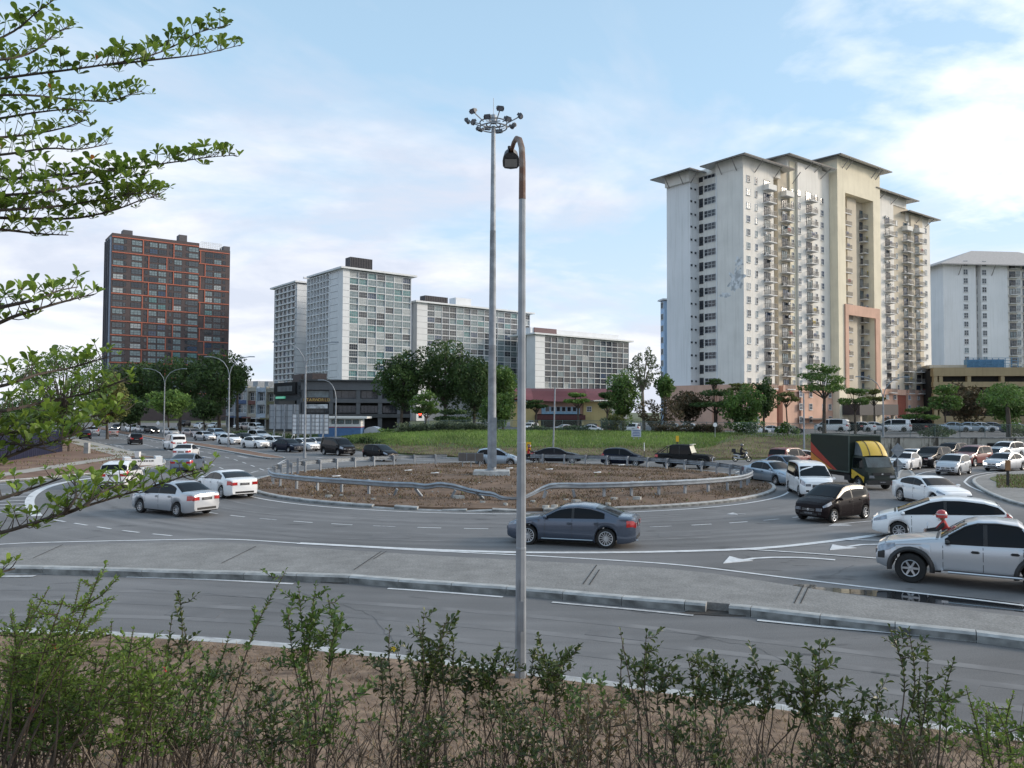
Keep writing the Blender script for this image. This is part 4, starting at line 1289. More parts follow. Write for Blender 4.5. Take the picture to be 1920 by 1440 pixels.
def stripe(z0a, z0b, xe0, xe1, mt, nm, y=0.0):
    # flat print on the side of the box: a wedge that sweeps down from the rear
    for sd in (1, -1):
        top = [(x0 + (xe1 - x0) * t, z0b + (CH0 + 0.06 - z0b) * (t ** 0.92)) for t in [k / 8 for k in range(9)]]
        bot = [(x0 + (xe0 - x0) * t, z0a + (CH0 + 0.06 - z0a) * (t ** 0.92)) for t in [k / 8 for k in range(9)]]
        rows = [[(a[0], sd * (CW / 2 + 0.004), a[1]), (b_[0], sd * (CW / 2 + 0.004), b_[1])] for a, b_ in zip(top, bot)]
        MB().grid(rows, sm=False, flip=sd < 0).build(nm, [mt], tk)
stripe(2.08, 2.72, x0 + 2.9, x0 + 3.3, M_TRED, 'red_stripe')
stripe(1.52, 2.02, x0 + 2.45, x0 + 2.8, M_TORG, 'orange_stripe')
stripe(1.03, 1.44, x0 + 2.0, x0 + 2.38, M_TYEL, 'yellow_stripe')
# cab: loft of cross sections
cabx = [0.98, 1.05, 1.5, 2.05, 2.35, 2.62, 2.70]
def cab_row(x):
    w_ = 0.95 - (0.10 if x > 2.6 else 0.02 if x > 2.3 else 0)
    topz = interp([(0.98, 2.05), (1.9, 2.06), (2.12, 1.98), (2.45, 1.30), (2.62, 1.12), (2.70, 0.9)], x)
    zb = 0.55 if x < 2.2 else 0.42
    q = 0.46 ** 2 - (x - 1.72) ** 2
    if q > 0: zb = max(zb, 0.38 + math.sqrt(q))
    tu = 0.10 * max(0, topz - 1.2)
    return [(x, 0, zb), (x, w_, zb), (x, w_ + 0.02, min(zb + 0.3, topz - 0.05)), (x, w_ + 0.02, min(1.2, topz - 0.03)), (x, w_ - tu, topz - 0.04), (x, w_ - tu - 0.08, topz), (x, 0, topz + 0.01)]
xs = sorted(set(cabx + [1.72 + 0.46 * k for k in (-0.999, -0.9, -0.6, -0.2, 0.2, 0.6, 0.9, 0.999)] + [1.85, 2.2, 2.5]))
rows = []
for x in xs:
    r_ = cab_row(x)
    rows.append(r_ + [(a, -b_, c) for a, b_, c in reversed(r_[1:-1])] + [r_[0]])
mb = MB().grid(rows, flip=True)
n_ = len(rows[0]) - 1
mb.f.append(tuple(range(n_))); mb.m.append(0); mb.s.append(False)
o_ = (len(rows) - 1) * (n_ + 1)
mb.f.append(tuple(o_ + k for k in reversed(range(n_)))); mb.m.append(0); mb.s.append(False)
mb.build('cab', [M_TGREEN], tk)
def cabsurf(x, y):
    r_ = cab_row(x)
    return r_[6][2] + 0.012
rows = [[(x + 0.012, y, cabsurf(x, y) + 0.004) for y in (-0.78, -0.4, 0, 0.4, 0.78)] for x in (2.43, 2.35, 2.27, 2.2, 2.14)]
MB().grid(rows, flip=True).build('windscreen', [pm('truck_glass', (0.03, 0.045, 0.05), 0.08, var=0.5, scale=2.0, spec=0.8)], tk)
for sd in (1, -1):
    rows = [[(x, sd * (0.985 - 0.10 * max(0, z - 1.2)), z) for x in (1.15, 1.6, 2.02 + (0.12 if z < 1.5 else 0.0))] for z in (1.28, 1.5, 1.9)]
    MB().grid(rows, flip=sd < 0).build('side_window', [M_GLASS], tk)
    rows = [[(x, sd * 0.978, z) for x, z in ((1.02, 0.62 + 0.0), (1.02, 1.18))], [(x, sd * 0.978, z) for x, z in ((1.26, 0.62), (1.27, 1.12))], [(x, sd * 0.978, z) for x, z in ((1.4, 0.75), (1.6, 1.02))], [(x, sd * 0.978, z) for x, z in ((1.72, 0.87), (1.9, 0.92))], [(x, sd * 0.978, z) for x, z in ((2.15, 0.66), (2.2, 0.84))], [(x, sd * 0.978, z) for x, z in ((2.35, 0.46), (2.42, 0.80))]]
    MB().grid(rows, flip=sd > 0).build('door_panel', [M_TYEL], tk, label='yellow lower door panel')
    MB().box((2.3, sd * 1.12, 1.55), (0.08, 0.16, 0.36)).tube([(2.15, sd * 0.95, 1.75), (2.3, sd * 1.12, 1.76)], 0.015, 5).build('wing_mirror', [M_TRIM], tk)
    MB().box((2.655, sd * 0.66, 0.82), (0.10, 0.34, 0.15), 0, taper=0.9).build('headlight', [M_LAMP], tk)
# wind deflector
rows = []
for k in range(9):
    t = k / 8
    x = 2.12 - 1.0 * t ** 1.25 * 0.95
    z = 2.07 + 0.86 * math.sin(t * math.pi / 2)
    hw = 0.82 - 0.10 * t
    rows.append([(x - 0.10 * (abs(s_) ** 3), s_ * hw, z - 0.05 * (abs(s_) ** 3)) for s_ in (-1, -0.75, -0.5, -0.25, 0, 0.25, 0.5, 0.75, 1)])
MB().grid(rows, flip=False).build('wind_deflector', [M_TYEL], tk)
for sd in (1, -1):
    mb = MB()
    poly = [(r_[8 if sd > 0 else 0]) for r_ in rows]
    vs = [Vector(p) for p in poly] + [Vector((1.1, poly[0][1], 2.07))]
    mb.add(vs, [tuple(range(len(vs)))])
    mb.build('deflector_cheek', [pm('grey_cheek', (0.08, 0.10, 0.11), 0.4)], tk)
for sd in (-1, 1):
    pts = [Vector(r_[2 if sd < 0 else 6]) + Vector((0.02, 0, 0.012)) for r_ in rows]
    MB().grid([[(p.x, p.y - 0.03, p.z), (p.x, p.y + 0.03, p.z)] for p in pts], flip=False).build('deflector_stripe', [M_TRIM], tk)
MB().box((2.69, 0, 0.48), (0.14, 1.95, 0.26)).build('bumper', [M_TRIM], tk)
MB().box((2.715, 0, 0.98), (0.05, 1.2, 0.16)).box((2.735, 0, 0.98), (0.02, 0.12, 0.09), 1).build('grille', [M_TRIM, M_CHROME], tk)
MB().box((2.77, 0, 0.50), (0.02, 0.5, 0.12)).box((2.782, 0, 0.50), (0.01, 0.36, 0.06), 1).build('number_plate', [M_PLATE, M_SMUDGE], tk)
MB().box((-1.2, 0.38, 0.72), (5.0, 0.14, 0.22)).box((-1.2, -0.38, 0.72), (5.0, 0.14, 0.22)).box((-0.3, 0.7, 0.62), (0.9, 0.4, 0.36)).box((0.4, -0.7, 0.62), (0.7, 0.4, 0.36)).build('chassis', [M_TRIM], tk)
ty, rm = wheel_meshes(0.38, 0.24, 5, 0.55, 1)
for xa, yy in ((1.72, 0.82), (-2.05, 0.84)):
    for sd in (1, -1):
        w_ = link('wheel', ty, tk, (xa, yy * sd, 0.38), R(180) if sd < 0 else 0)
        link('rim', rm, w_)

# ---- motorcycles with riders
M_SKIN = pm('skin', (0.30, 0.17, 0.11), 0.55, var=0.08)
def rider(label, loc, rz, jacket, trousers, helmet, strap=None):
    root = thing('person', label, 'person', loc, rz)
    me = bpy.data.meshes.new('body')
    # seated rider: local +x is forwards
    J = {'pelvis': (-0.10, 0, 0.86, 0.15), 'waist': (-0.10, 0, 1.00, 0.145), 'chest': (-0.04, 0, 1.24, 0.165), 'neck': (0.0, 0, 1.40, 0.062), 'head': (0.03, 0, 1.52, 0.095), 'crown': (0.035, 0, 1.62, 0.075),
         'ls': (-0.03, 0.19, 1.34, 0.070), 'le': (0.16, 0.27, 1.12, 0.052), 'lw': (0.40, 0.27, 1.07, 0.040), 'lh': (0.49, 0.27, 1.06, 0.038),
         'rs': (-0.03, -0.19, 1.34, 0.070), 're': (0.16, -0.27, 1.12, 0.052), 'rw': (0.40, -0.27, 1.07, 0.040), 'rh': (0.49, -0.27, 1.06, 0.038),
         'lhip': (-0.05, 0.11, 0.84, 0.105), 'lk': (0.33, 0.17, 0.78, 0.075), 'la': (0.20, 0.16, 0.38, 0.048), 'lt': (0.36, 0.17, 0.33, 0.042),
         'rhip': (-0.05, -0.11, 0.84, 0.105), 'rk': (0.33, -0.17, 0.78, 0.075), 'ra': (0.20, -0.16, 0.38, 0.048), 'rt': (0.36, -0.17, 0.33, 0.042)}
    E = ['pelvis waist', 'waist chest', 'chest neck', 'neck head', 'head crown', 'chest ls', 'ls le', 'le lw', 'lw lh', 'chest rs', 'rs re', 're rw', 'rw rh', 'pelvis lhip', 'lhip lk', 'lk la', 'la lt', 'pelvis rhip', 'rhip rk', 'rk ra', 'ra rt']
    ks = list(J)
    me.from_pydata([J[k][:3] for k in ks], [tuple(ks.index(q) for q in e.split()) for e in E], [])
    mt = bpy.data.materials.new('rider_clothes')
    mt.use_nodes = True
    t = mt.node_tree
    bs = t.nodes['Principled BSDF']
    bs.inputs['Roughness'].default_value = 0.8
    tcn = N(t, 'ShaderNodeTexCoord'); sp_ = N(t, 'ShaderNodeSeparateXYZ'); rp = N(t, 'ShaderNodeValToRGB')
    t.links.new(tcn.outputs['Object'], sp_.inputs[0])
    dv = N(t, 'ShaderNodeMath', operation='DIVIDE'); dv.inputs[1].default_value = 1.7
    t.links.new(sp_.outputs[2], dv.inputs[0]); t.links.new(dv.outputs[0], rp.inputs[0])
    rp.color_ramp.interpolation = 'CONSTANT'
    el = rp.color_ramp.elements
    while len(el) < 4: el.new(0.5)
    for e_, (p_, c_) in zip(el, ((0, (0.02, 0.02, 0.02)), (0.24, trousers), (0.55, jacket), (0.835, (0.30, 0.17, 0.11)))):
        e_.position = p_; e_.color = (*c_, 1)
    ab_ = N(t, 'ShaderNodeMath', operation='ABSOLUTE'); t.links.new(sp_.outputs[1], ab_.inputs[0])
    gt = N(t, 'ShaderNodeMath', operation='GREATER_THAN'); gt.inputs[1].default_value = 0.222; t.links.new(ab_.outputs[0], gt.inputs[0])
    mxs = N(t, 'ShaderNodeMix', data_type='RGBA'); t.links.new(gt.outputs[0], mxs.inputs[0]); t.links.new(rp.outputs[0], mxs.inputs[6]); mxs.inputs[7].default_value = (0.02, 0.02, 0.023, 1)
    t.links.new(mxs.outputs[2], bs.inputs['Base Color'])
    me.materials.append(mt)
    o = link('body', me, root)
    sk = o.modifiers.new('skin', 'SKIN')
    for i, k in enumerate(ks):
        v = me.skin_vertices[0].data[i]
        v.radius = (J[k][3], J[k][3])
        v.use_root = k == 'pelvis'
    sk.use_smooth_shade = True
    ss = o.modifiers.new('smooth', 'SUBSURF'); ss.levels = 1; ss.render_levels = 2
    hm = pm('helmet_' + label.split()[2], helmet, 0.2, coat=0.8)
    MB().lathe([(0.155, 1.49), (0.160, 1.53), (0.155, 1.60), (0.13, 1.67), (0.08, 1.715), (0.001, 1.73)], 18, 0).add([(0.15, 0.10, 1.565), (0.15, -0.10, 1.565), (0.24, -0.07, 1.545), (0.24, 0.07, 1.545)], [(0, 1, 2, 3)]).build('helmet', [hm], root, (0.03, 0, 0))
    MB().lathe([(0.161, 1.585), (0.1615, 1.60), (0.157, 1.612)], 18, 0).build('helmet_band', [pm('helmet_band_grey', (0.45, 0.42, 0.42), 0.4)], root, (0.03, 0, 0))
    for sd in (1, -1):   # five fingers closed on each grip
        hands = MB()
        for k in range(4):
            y = 0.235 * sd + sd * 0.022 * k
            hands.tube([(0.45, y, 1.075), (0.50, y, 1.085), (0.525, y, 1.055), (0.505, y, 1.03)], [0.011, 0.011, 0.010, 0.008], 6)
        hands.tube([(0.45, 0.225 * sd, 1.06), (0.48, 0.205 * sd, 1.045), (0.51, 0.21 * sd, 1.035)], [0.012, 0.011, 0.009], 6)
        hands.build('hand', [M_SKIN], root)
    return root
def bike(label, loc, rz, col, box=False):
    root = thing('motorcycle', label, 'motorcycle', loc, rz)
    ty = MB().lathe([(0.21, -0.04), (0.26, -0.045), (0.285, 0), (0.26, 0.045), (0.21, 0.04), (0.21, -0.04)], 20, 0, 'Y').mesh('tyre', [M_TYRE], 40)
    rm = MB().lathe([(0.215, -0.02), (0.20, -0.025), (0.20, 0.025), (0.215, 0.02)], 20, 0, 'Y')
    for k in range(5):
        a = 2 * math.pi * k / 5
        rm.tube([(0, 0, 0), (0.2 * math.cos(a), 0, 0.2 * math.sin(a))], 0.016, 5)
    rm.lathe([(0.05, -0.04), (0.05, 0.04)], 10, 0, 'Y')
    rmm = rm.mesh('rim', [M_RIM], 40)
    for x in (0.62, -0.60):
        w_ = link('wheel', ty, root, (x, 0, 0.285)); link('rim', rmm, w_)
    bp_ = pm('bike_' + label.split()[0] + label.split()[2], col, 0.3, coat=0.6)
    MB().tube([(0.42, 0, 0.92), (0.36, 0, 0.62), (0.2, 0, 0.42), (-0.1, 0, 0.40), (-0.35, 0, 0.55)], [0.10, 0.13, 0.10, 0.11, 0.10], 10).tube([(0.36, 0, 0.95), (0.46, 0, 0.82), (0.45, 0, 0.70)], [0.07, 0.12, 0.06], 10).build('fairing', [bp_], root)
    MB().tube([(0.12, 0, 0.70), (-0.15, 0, 0.75), (-0.62, 0, 0.80), (-0.78, 0, 0.82)], [0.07, 0.11, 0.10, 0.04], 10).build('seat', [M_TRIM], root)
    MB().tube([(-0.1, 0, 0.55), (-0.45, 0, 0.66), (-0.80, 0, 0.70)], [0.09, 0.10, 0.05], 10).build('tail_panel', [bp_], root)
    for sd in (1, -1):
        MB().tube([(0.36, sd * 0.07, 0.9), (0.62, sd * 0.07, 0.285)], 0.022, 6).build('fork', [M_CHROME], root)
    MB().tube([(0.44, 0.33, 1.07), (0.44, 0.12, 1.05), (0.38, 0, 0.99), (0.44, -0.12, 1.05), (0.44, -0.33, 1.07)], 0.016, 6).build('handlebar', [M_TRIM], root)
    for sd in (1, -1):
        MB().tube([(0.43, sd * 0.20, 1.06), (0.42, sd * 0.26, 1.22)], 0.008, 5).lathe([(0.001, -0.012), (0.055, -0.008), (0.055, 0.008), (0.001, 0.012)], 10, 1, 'X', (0.42, sd * 0.27, 1.25)).build('mirror', [M_TRIM, M_CHROME], root)
    MB().lathe([(0.001, 0.06), (0.07, 0.045), (0.085, 0)], 12, 0, 'X', (0.45, 0, 0.90)).build('headlight', [M_LAMP], root)
    MB().tube([(0.1, -0.12, 0.33), (-0.3, -0.14, 0.34), (-0.75, -0.15, 0.44)], [0.03, 0.05, 0.055], 8).build('exhaust', [M_CHROME], root)
    MB().box((0.0, 0, 0.42), (0.35, 0.22, 0.25)).build('engine', [M_TRIM], root)
    fr = MB()
    fr.grid([[(0.62 + 0.31 * math.cos(a), y, 0.285 + 0.31 * math.sin(a)) for y in (-0.06, 0, 0.06)] for a in [R(20 + 15 * k) for k in range(9)]])
    fr.build('mudguard', [bp_], root)
    if box:
        MB().box((-0.74, 0, 1.06), (0.40, 0.42, 0.36), taper=0.9).build('top_box', [M_TRIM], root)
    return root
pos = P(1763, 1046)
loc3, rz3 = (pos.x, pos.y, 0), R(152)
# placed between the white estate car and the silver pickup
yb = 24.4
pos = Q(1768, 980, yb)
bike('white scooter squeezed between the pickup and the white estate car', (pos.x, yb, 0), rz3, (0.62, 0.63, 0.65))
rider('motorcyclist in red helmet and red jacket between pickup and estate car', (pos.x, yb, 0), rz3, (0.36, 0.03, 0.03), (0.02, 0.02, 0.025), (0.42, 0.03, 0.03))
l_, r_ = place_vehicle(992, 870, -90)
bike('black motorcycle passing behind the street lamp pole', l_, r_, (0.05, 0.05, 0.055))
rider('motorcyclist in bright red jacket below the yellow road sign', l_, r_, (0.42, 0.03, 0.025), (0.03, 0.03, 0.05), (0.10, 0.012, 0.012))
l_, r_ = place_vehicle(1391, 866, -90)
bike('white motorcycle with top box riding below the grass bank', l_, r_, (0.50, 0.50, 0.50), True)
rider('motorcyclist in black clothes and helmet below the grass bank', l_, r_, (0.02, 0.02, 0.022), (0.025, 0.025, 0.03), (0.015, 0.015, 0.016))
# ------------------------------------------------------------------ buildings
M_WWHITE = pm('white_render', (0.74, 0.72, 0.675), 0.85, var=0.05, scale=0.25, streak=0.22)
M_WSTAIN = pm('stained_render', (0.72, 0.74, 0.75), 0.85, var=0.05, scale=0.08, streak=0.20, col2=(0.78, 0.79, 0.80))
M_CREAM = pm('cream_render', (0.74, 0.68, 0.53), 0.85, var=0.06, scale=0.3, streak=0.18)
M_BEIGE = pm('beige_render', (0.56, 0.50, 0.40), 0.85, var=0.06, scale=0.3, streak=0.2)
M_SALMON = pm('salmon_render', (0.58, 0.37, 0.28), 0.85, var=0.08, scale=0.3, streak=0.2)
M_BRICKR = pm('brick_red_render', (0.25, 0.075, 0.05), 0.85, var=0.1, scale=0.4)
M_ROOFD = pm('dark_roof', (0.13, 0.12, 0.115), 0.7, var=0.15, scale=0.5)
M_SOFFIT = pm('pale_soffit', (0.66, 0.66, 0.65), 0.85, var=0.05)
M_WFRAME = pm('white_frame', (0.62, 0.64, 0.65), 0.6, var=0.03)
M_DFRAME = pm('dark_frame', (0.035, 0.035, 0.04), 0.5, var=0.05)
M_RAIL = pm('rail_grey', (0.22, 0.21, 0.20), 0.5, var=0.1)
GLS = [pm('pane_dark', (0.03, 0.035, 0.045), 0.06, var=0.3, spec=0.6), pm('pane_slate', (0.06, 0.075, 0.09), 0.08, var=0.3, spec=0.6), pm('pane_blue', (0.035, 0.06, 0.11), 0.06, var=0.3, spec=0.6),
       pm('pane_curtain', (0.34, 0.37, 0.38), 0.25, var=0.2, scale=1.5), pm('pane_teal', (0.10, 0.21, 0.22), 0.15, var=0.3, scale=0.6), pm('pane_grey', (0.17, 0.225, 0.245), 0.12, var=0.25, scale=0.8)]

class Bld:
    def __init__(s, name, label, cat, px, Y, u, z0=0.0, group=None):
        X = (px - 960) / F * Y
        s.O = Vector((X, Y, 0))
        u = Vector((u[0], u[1], 0)).normalized()
        s.u, s.v = u, Vector((-u.y, u.x, 0))
        s.z0 = z0
        s.root = thing(name, label, cat, (X, Y, z0), math.atan2(u.y, u.x), group)
    def sx(s, px, y=0.0):
        k = (px - 960) / F
        b = s.O + s.v * y
        return (k * b.y - b.x) / (s.u.x - k * s.u.y)
    def sy(s, px, x=0.0):
        k = (px - 960) / F
        b = s.O + s.u * x
        return (k * b.y - b.x) / (s.v.x - k * s.v.y)
    def zz(s, px, py, y=0.0):
        x = s.sx(px, y)
        Y = (s.O + s.u * x + s.v * y).y
        return H + (772 - py) * Y / F - s.z0
    def box(s, name, x0, x1, y0, y1, z0, z1, mat, **k):
        return MB().box(((x0 + x1) / 2, (y0 + y1) / 2, (z0 + z1) / 2), (x1 - x0, y1 - y0, z1 - z0)).build(name, mat, s.root, **k)
WM = {}
def window_mesh(w, h, nx, ny, fr=0.07, frame=None, depth=0.10, sill=True, mw=None):
    """framed window with real mullions, pane set back; origin at the bottom centre, looking along -y"""
    k = (round(w, 2), round(h, 2), nx, ny, fr, frame.name if frame else '', sill)
    if k in WM: return WM[k]
    mw = mw or fr * 0.7
    mb = MB()
    mb.add([(-w / 2, -0.03, 0), (w / 2, -0.03, 0), (w / 2, -0.03, h), (-w / 2, -0.03, h)], [(0, 1, 2, 3)], 1)
    for x in (-w / 2, w / 2): mb.box((x, -0.05, h / 2), (fr, depth, h + fr))
    for z in (0, h): mb.box((0, -0.052, z), (w + fr * 0.9, depth, fr))
    for i in range(1, nx): mb.box((-w / 2 + w * i / nx, -0.045, h / 2), (mw, depth * 0.8, h - fr))
    for j in range(1, ny): mb.box((0, -0.047, h * j / ny), (w - fr, depth * 0.75, mw))
    if sill: mb.box((0, -0.12, -0.09), (w + 0.2, 0.24, 0.08))
    WM[k] = mb.mesh('window', [frame or M_WFRAME, GLS[0]], None)
    return WM[k]
def put_window(b, me, x, y, z, rz=0.0, gl=None, name='window'):
    o = link(name, me, b.root, (x, y, z), rz)
    if gl is not None:
        o.material_slots[1].link = 'OBJECT'
        o.material_slots[1].material = GLS[gl]
    return o

# ============ tall condominium on the right
def condo():
    rnd = random.Random(21)
    z0 = 0.2
    b = Bld('condominium_tower', 'tall white and cream condominium with flared roofs and a cream portal', 'building', 1396, 169, (0.795, 0.607), z0)
    X = b.sx
    fl = 2.9
    zt = 54.2 - z0          # base of the highest regular window
    rows = [zt - fl * k for k in range(16)]
    # --- blocks: (px0, px1, front y, depth, top, material)
    def blk(p0, p1, y0, y1, ztop, mt, nm='wall', zb=10.5):
        return b.box(nm, X(p0), X(p1), y0, y1, zb, ztop, mt)
    blk(1396, 1453, 0, 6.9, 58.1, M_WWHITE)
    blk(1453.5, 1466, 1.6, 20, 57.9, M_BEIGE)
    blk(1466.3, 1486, 0.7, 20, 59.2, M_BEIGE)
    blk(1486.3, 1497, 0.3, 20, 61.7, M_CREAM)
    blk(1497.3, 1536, -0.25, 20, 61.7, M_WWHITE)
    blk(1536.3, 1562, 0.5, 20, 62.0, M_WWHITE)
    pz = b.zz(1600, 365)
    blk(1562.3, 1577, -1.6, 20, 64.9, M_CREAM)
    blk(1630, 1643, -1.6, 20, 64.9, M_CREAM)
    b.box('portal_lintel', X(1577) + 0.02, X(1630) - 0.02, -1.6, 1.2, pz, 64.9, M_CREAM)
    b.box('wall', X(1577) + 0.02, X(1630) - 0.02, 1.25, 20, 10.5, 64.7, M_BEIGE)
    b.box('portal_pier', X(1592), X(1609), 0.0, 1.24, 10.5, pz - 0.02, M_BEIGE)
    blk(1643.5, 1681, 0.2, 20, 60.9, M_WWHITE)
    blk(1681.3, 1712, 0.7, 20, 59.3, M_BEIGE)
    blk(1712.3, 1734, 0.0, 20, 57.7, M_BEIGE)
    blk(1734.3, 1749.5, 0.25, 20, 56.7, M_WWHITE)
    # side towards the left: gable, recessed stair wall, second gable
    b.box('gable_wall', 0.02, X(1453) - 0.02, 7.0, 7.3, 10.5, 58.1, M_WSTAIN)
    b.box('stair_wall', 1.5, 12, 7.31, 13.2, 10.5, 57.7, M_WWHITE)
    b.box('rear_gable', -1.4, 10, 13.25, 20.2, 10.5, 57.7, M_WSTAIN)
    # stain on the sunless gable: weathered skin of thin render
    st = pm('damp_stain', (0.44, 0.46, 0.47), 0.9, var=0.1, scale=0.9, col2=(0.74, 0.76, 0.77), detail=12, lo=0.42, hi=0.58)
    mb = MB()
    for cy, cz, ry, rz_, sd in ((2.0, 34.9, 1.7, 2.1, 1), (1.2, 38.7, 0.9, 1.0, 2), (4.9, 31.9, 1.6, 0.5, 3)):
        pts = []
        for k in range(60):
            a = 2 * math.pi * k / 60
            rr_ = 1 + 0.9 * noise.noise(Vector((math.cos(a) * 2.6, math.sin(a) * 2.6, sd)))
            pts.append((-0.006, cy + ry * rr_ * math.cos(a), cz + rz_ * rr_ * math.sin(a) - 2))
        mb.add(pts, [tuple(reversed(range(60)))])
    mb.build('damp_stain', [st], b.root)
    for k in range(1, 6):
        pass
    # podium storeys in salmon and brick red
    for p0, p1, y0, mt in ((1396, 1453, -0.5, M_SALMON), (1453.4, 1466, 0.9, M_BRICKR), (1466.3, 1497, -0.2, M_SALMON), (1497.3, 1536, -0.7, M_SALMON), (1536.3, 1562, 0.1, M_SALMON), (1643.5, 1681, -0.3, M_SALMON), (1681.3, 1700, 0.2, M_BRICKR), (1700.3, 1734, -0.4, M_SALMON), (1734.3, 1751, -0.1, M_BRICKR)):
        b.box('podium_wall', X(p0), X(p1), y0, 20, -0.3, 10.48, mt)
        b.box('podium_band', X(p0) - 0.1, X(p1) + 0.1, y0 - 0.25, y0 - 0.01, 9.2, 10.6, M_SALMON if mt is M_BRICKR else M_BRICKR if False else M_SALMON)
    for p0, p1 in ((1562.3, 1577), (1630, 1643)):
        b.box('podium_wall', X(p0), X(p1), -1.6, 20, -0.3, 10.48, M_CREAM)
    b.box('podium_wall', X(1577) + 0.02, X(1630) - 0.02, 0.8, 20, -0.3, 10.48, M_BEIGE)
    b.box('podium_gable', -0.3, X(1396) + 3, -0.3, 7.0, -0.3, 10.49, M_SALMON)
    b.box('podium_gable', -1.6, 10, 7.2, 20.3, -0.3, 10.47, M_SALMON)
    b.box('entrance_canopy', X(1567), X(1640), -6, -1.7, 4.0, 6.6, M_DFRAME)
    for p in (1571, 1600, 1634): b.box('canopy_column', X(p), X(p) + 0.7, -5.6, -4.9, -0.2, 3.98, M_BEIGE)
    for p0, p1 in ((1497, 1562), (1645, 1735)):
        b.box('awning', X(p0), X(p1), -3.2, -0.75, 3.0, 3.25, M_ROOFD)
    # salmon frame on the lower part of the portal
    fz = b.zz(1604, 575)
    b.box('salmon_lintel', X(1573), X(1638), -1.95, -1.62, fz - 2.2, fz + 0.3, M_SALMON)
    b.box('salmon_pier', X(1573), X(1579), -1.95, -1.62, 10.5, fz - 2.22, M_SALMON)
    b.box('salmon_pier', X(1630), X(1638), -1.95, -1.62, 10.5, fz - 2.22, M_SALMON)
    # --- windows
    W2 = window_mesh(1.15, 1.35, 2, 2)
    W1 = window_mesh(0.75, 1.35, 1, 2)
    def col(me, px, y, zs, gsel, nm='window', rz=0.0, x=None):
        for z in zs:
            g_ = gsel(z) if callable(gsel) else gsel
            put_window(b, me, X(px, y) if x is None else x, y, z, rz, g_, nm)
    rs = lambda *w: (lambda z: rnd.choices(range(6), w)[0])
    pod = [8.1 - fl * k for k in range(3)]
    col(W2, 1405.5, 0, rows, rs(3, 3, 1, 4, 0, 3))
    col(W1, 1420.5, 0, rows, rs(4, 3, 1, 2, 0, 2))
    col(W1, 1489, 0.3, rows, rs(4, 3, 1, 2, 0, 2))
    col(W2, 1501.5, -0.25, rows, rs(3, 3, 2, 3, 0, 3))
    col(W1, 1533.5, -0.25, rows, rs(4, 3, 2, 1, 0, 1))
    col(W2, 1544.5, 0.5, rows, rs(3, 1, 7, 0, 0, 0))
    col(W1, 1650.5, 0.2, rows, rs(4, 3, 1, 3, 0, 2))
    col(W1, 1685, 0.7, rows[:16], rs(4, 3, 1, 3, 0, 2))
    col(W2, 1739.5, 0.25, rows, rs(3, 3, 1, 3, 0, 3))
    for px in (1405.5, 1420.5, 1501.5, 1520, 1544, 1556, 1650, 1664, 1678, 1705, 1722): col(W2, px, -0.72 if 1497 < px < 1536 else (-0.52 if px < 1453 else (0.08 if px < 1562 else -0.42)), pod, rs(4, 3, 2, 1, 0, 2))
    # stair wall on the left side: openings look to the left (-x)
    Ws = window_mesh(4.0, 1.5, 4, 2, 0.09, M_WFRAME, sill=False)
    Wn = window_mesh(1.0, 1.9, 1, 2, 0.08, M_DFRAME, sill=False)
    Wv = window_mesh(0.75, 0.5, 1, 1, 0.06, M_WFRAME, sill=False)
    for z in rows + [zt + fl]:
        put_window(b, Ws, 1.5, 9.6, z + 0.1, R(-90), 0)
        put_window(b, Wn, 1.5, 12.5, z - 0.2, R(-90), 0)
        for xx in (-1.1, 0.3): put_window(b, Wv, xx, 13.25, z + 0.7, 0, 0, 'vent')
    # --- balconies: slab, railing of bars, sliding door
    mb = MB(); mb.box((0, -0.75, -0.1), (3.0, 1.5, 0.2))
    slab_me = mb.mesh('balcony', [M_SOFFIT], None)
    mb = MB()
    for i in range(17): mb.box((-1.46 + 2.92 * i / 16, -1.46, 0.5), (0.035, 0.035, 0.95))
    for i in range(8):
        for sx_ in (-1.46, 1.46): mb.box((sx_, -1.46 + 1.4 * i / 8, 0.5), (0.035, 0.035, 0.95))
    mb.box((0, -1.46, 1.0), (3.0, 0.07, 0.06)); mb.box((-1.46, -0.72, 1.0), (0.06, 1.42, 0.06)); mb.box((1.46, -0.72, 1.0), (0.06, 1.42, 0.06))
    rail_me = mb.mesh('railing', [M_RAIL], None)
    rail_w = None
    mb = MB(); mb.box((0, -1.46, 0.5), (3.0, 0.08, 1.0)); mb.box((-1.46, -0.72, 0.5), (0.07, 1.4, 1.0)); mb.box((1.46, -0.72, 0.5), (0.07, 1.4, 1.0))
    rail_solid = mb.mesh('parapet', [M_WWHITE], None)
    door_me = window_mesh(2.1, 2.15, 3, 1, 0.07, M_DFRAME, sill=False)
    ac = MB().box((0, -0.35, 0.3), (0.8, 0.34, 0.58)).lathe([(0.001, -0.53), (0.22, -0.525)], 10, 1, 'Y', (0.12, 0, 0.3)).mesh('air_conditioner', [M_WFRAME, M_DFRAME], None)
    cloth = MB().add([(-0.9, -1.35, 1.25), (0.3, -1.35, 1.25), (0.35, -1.33, 0.55), (-0.3, -1.37, 0.62), (-0.85, -1.34, 0.5)], [(0, 1, 2, 3, 4)])
    cl_me = [cloth.mesh('laundry', [pm('laundry_%d' % i, c_, 0.9)], None) for i, c_ in enumerate(((0.35, 0.08, 0.07), (0.5, 0.5, 0.52), (0.08, 0.12, 0.25), (0.55, 0.42, 0.08)))]
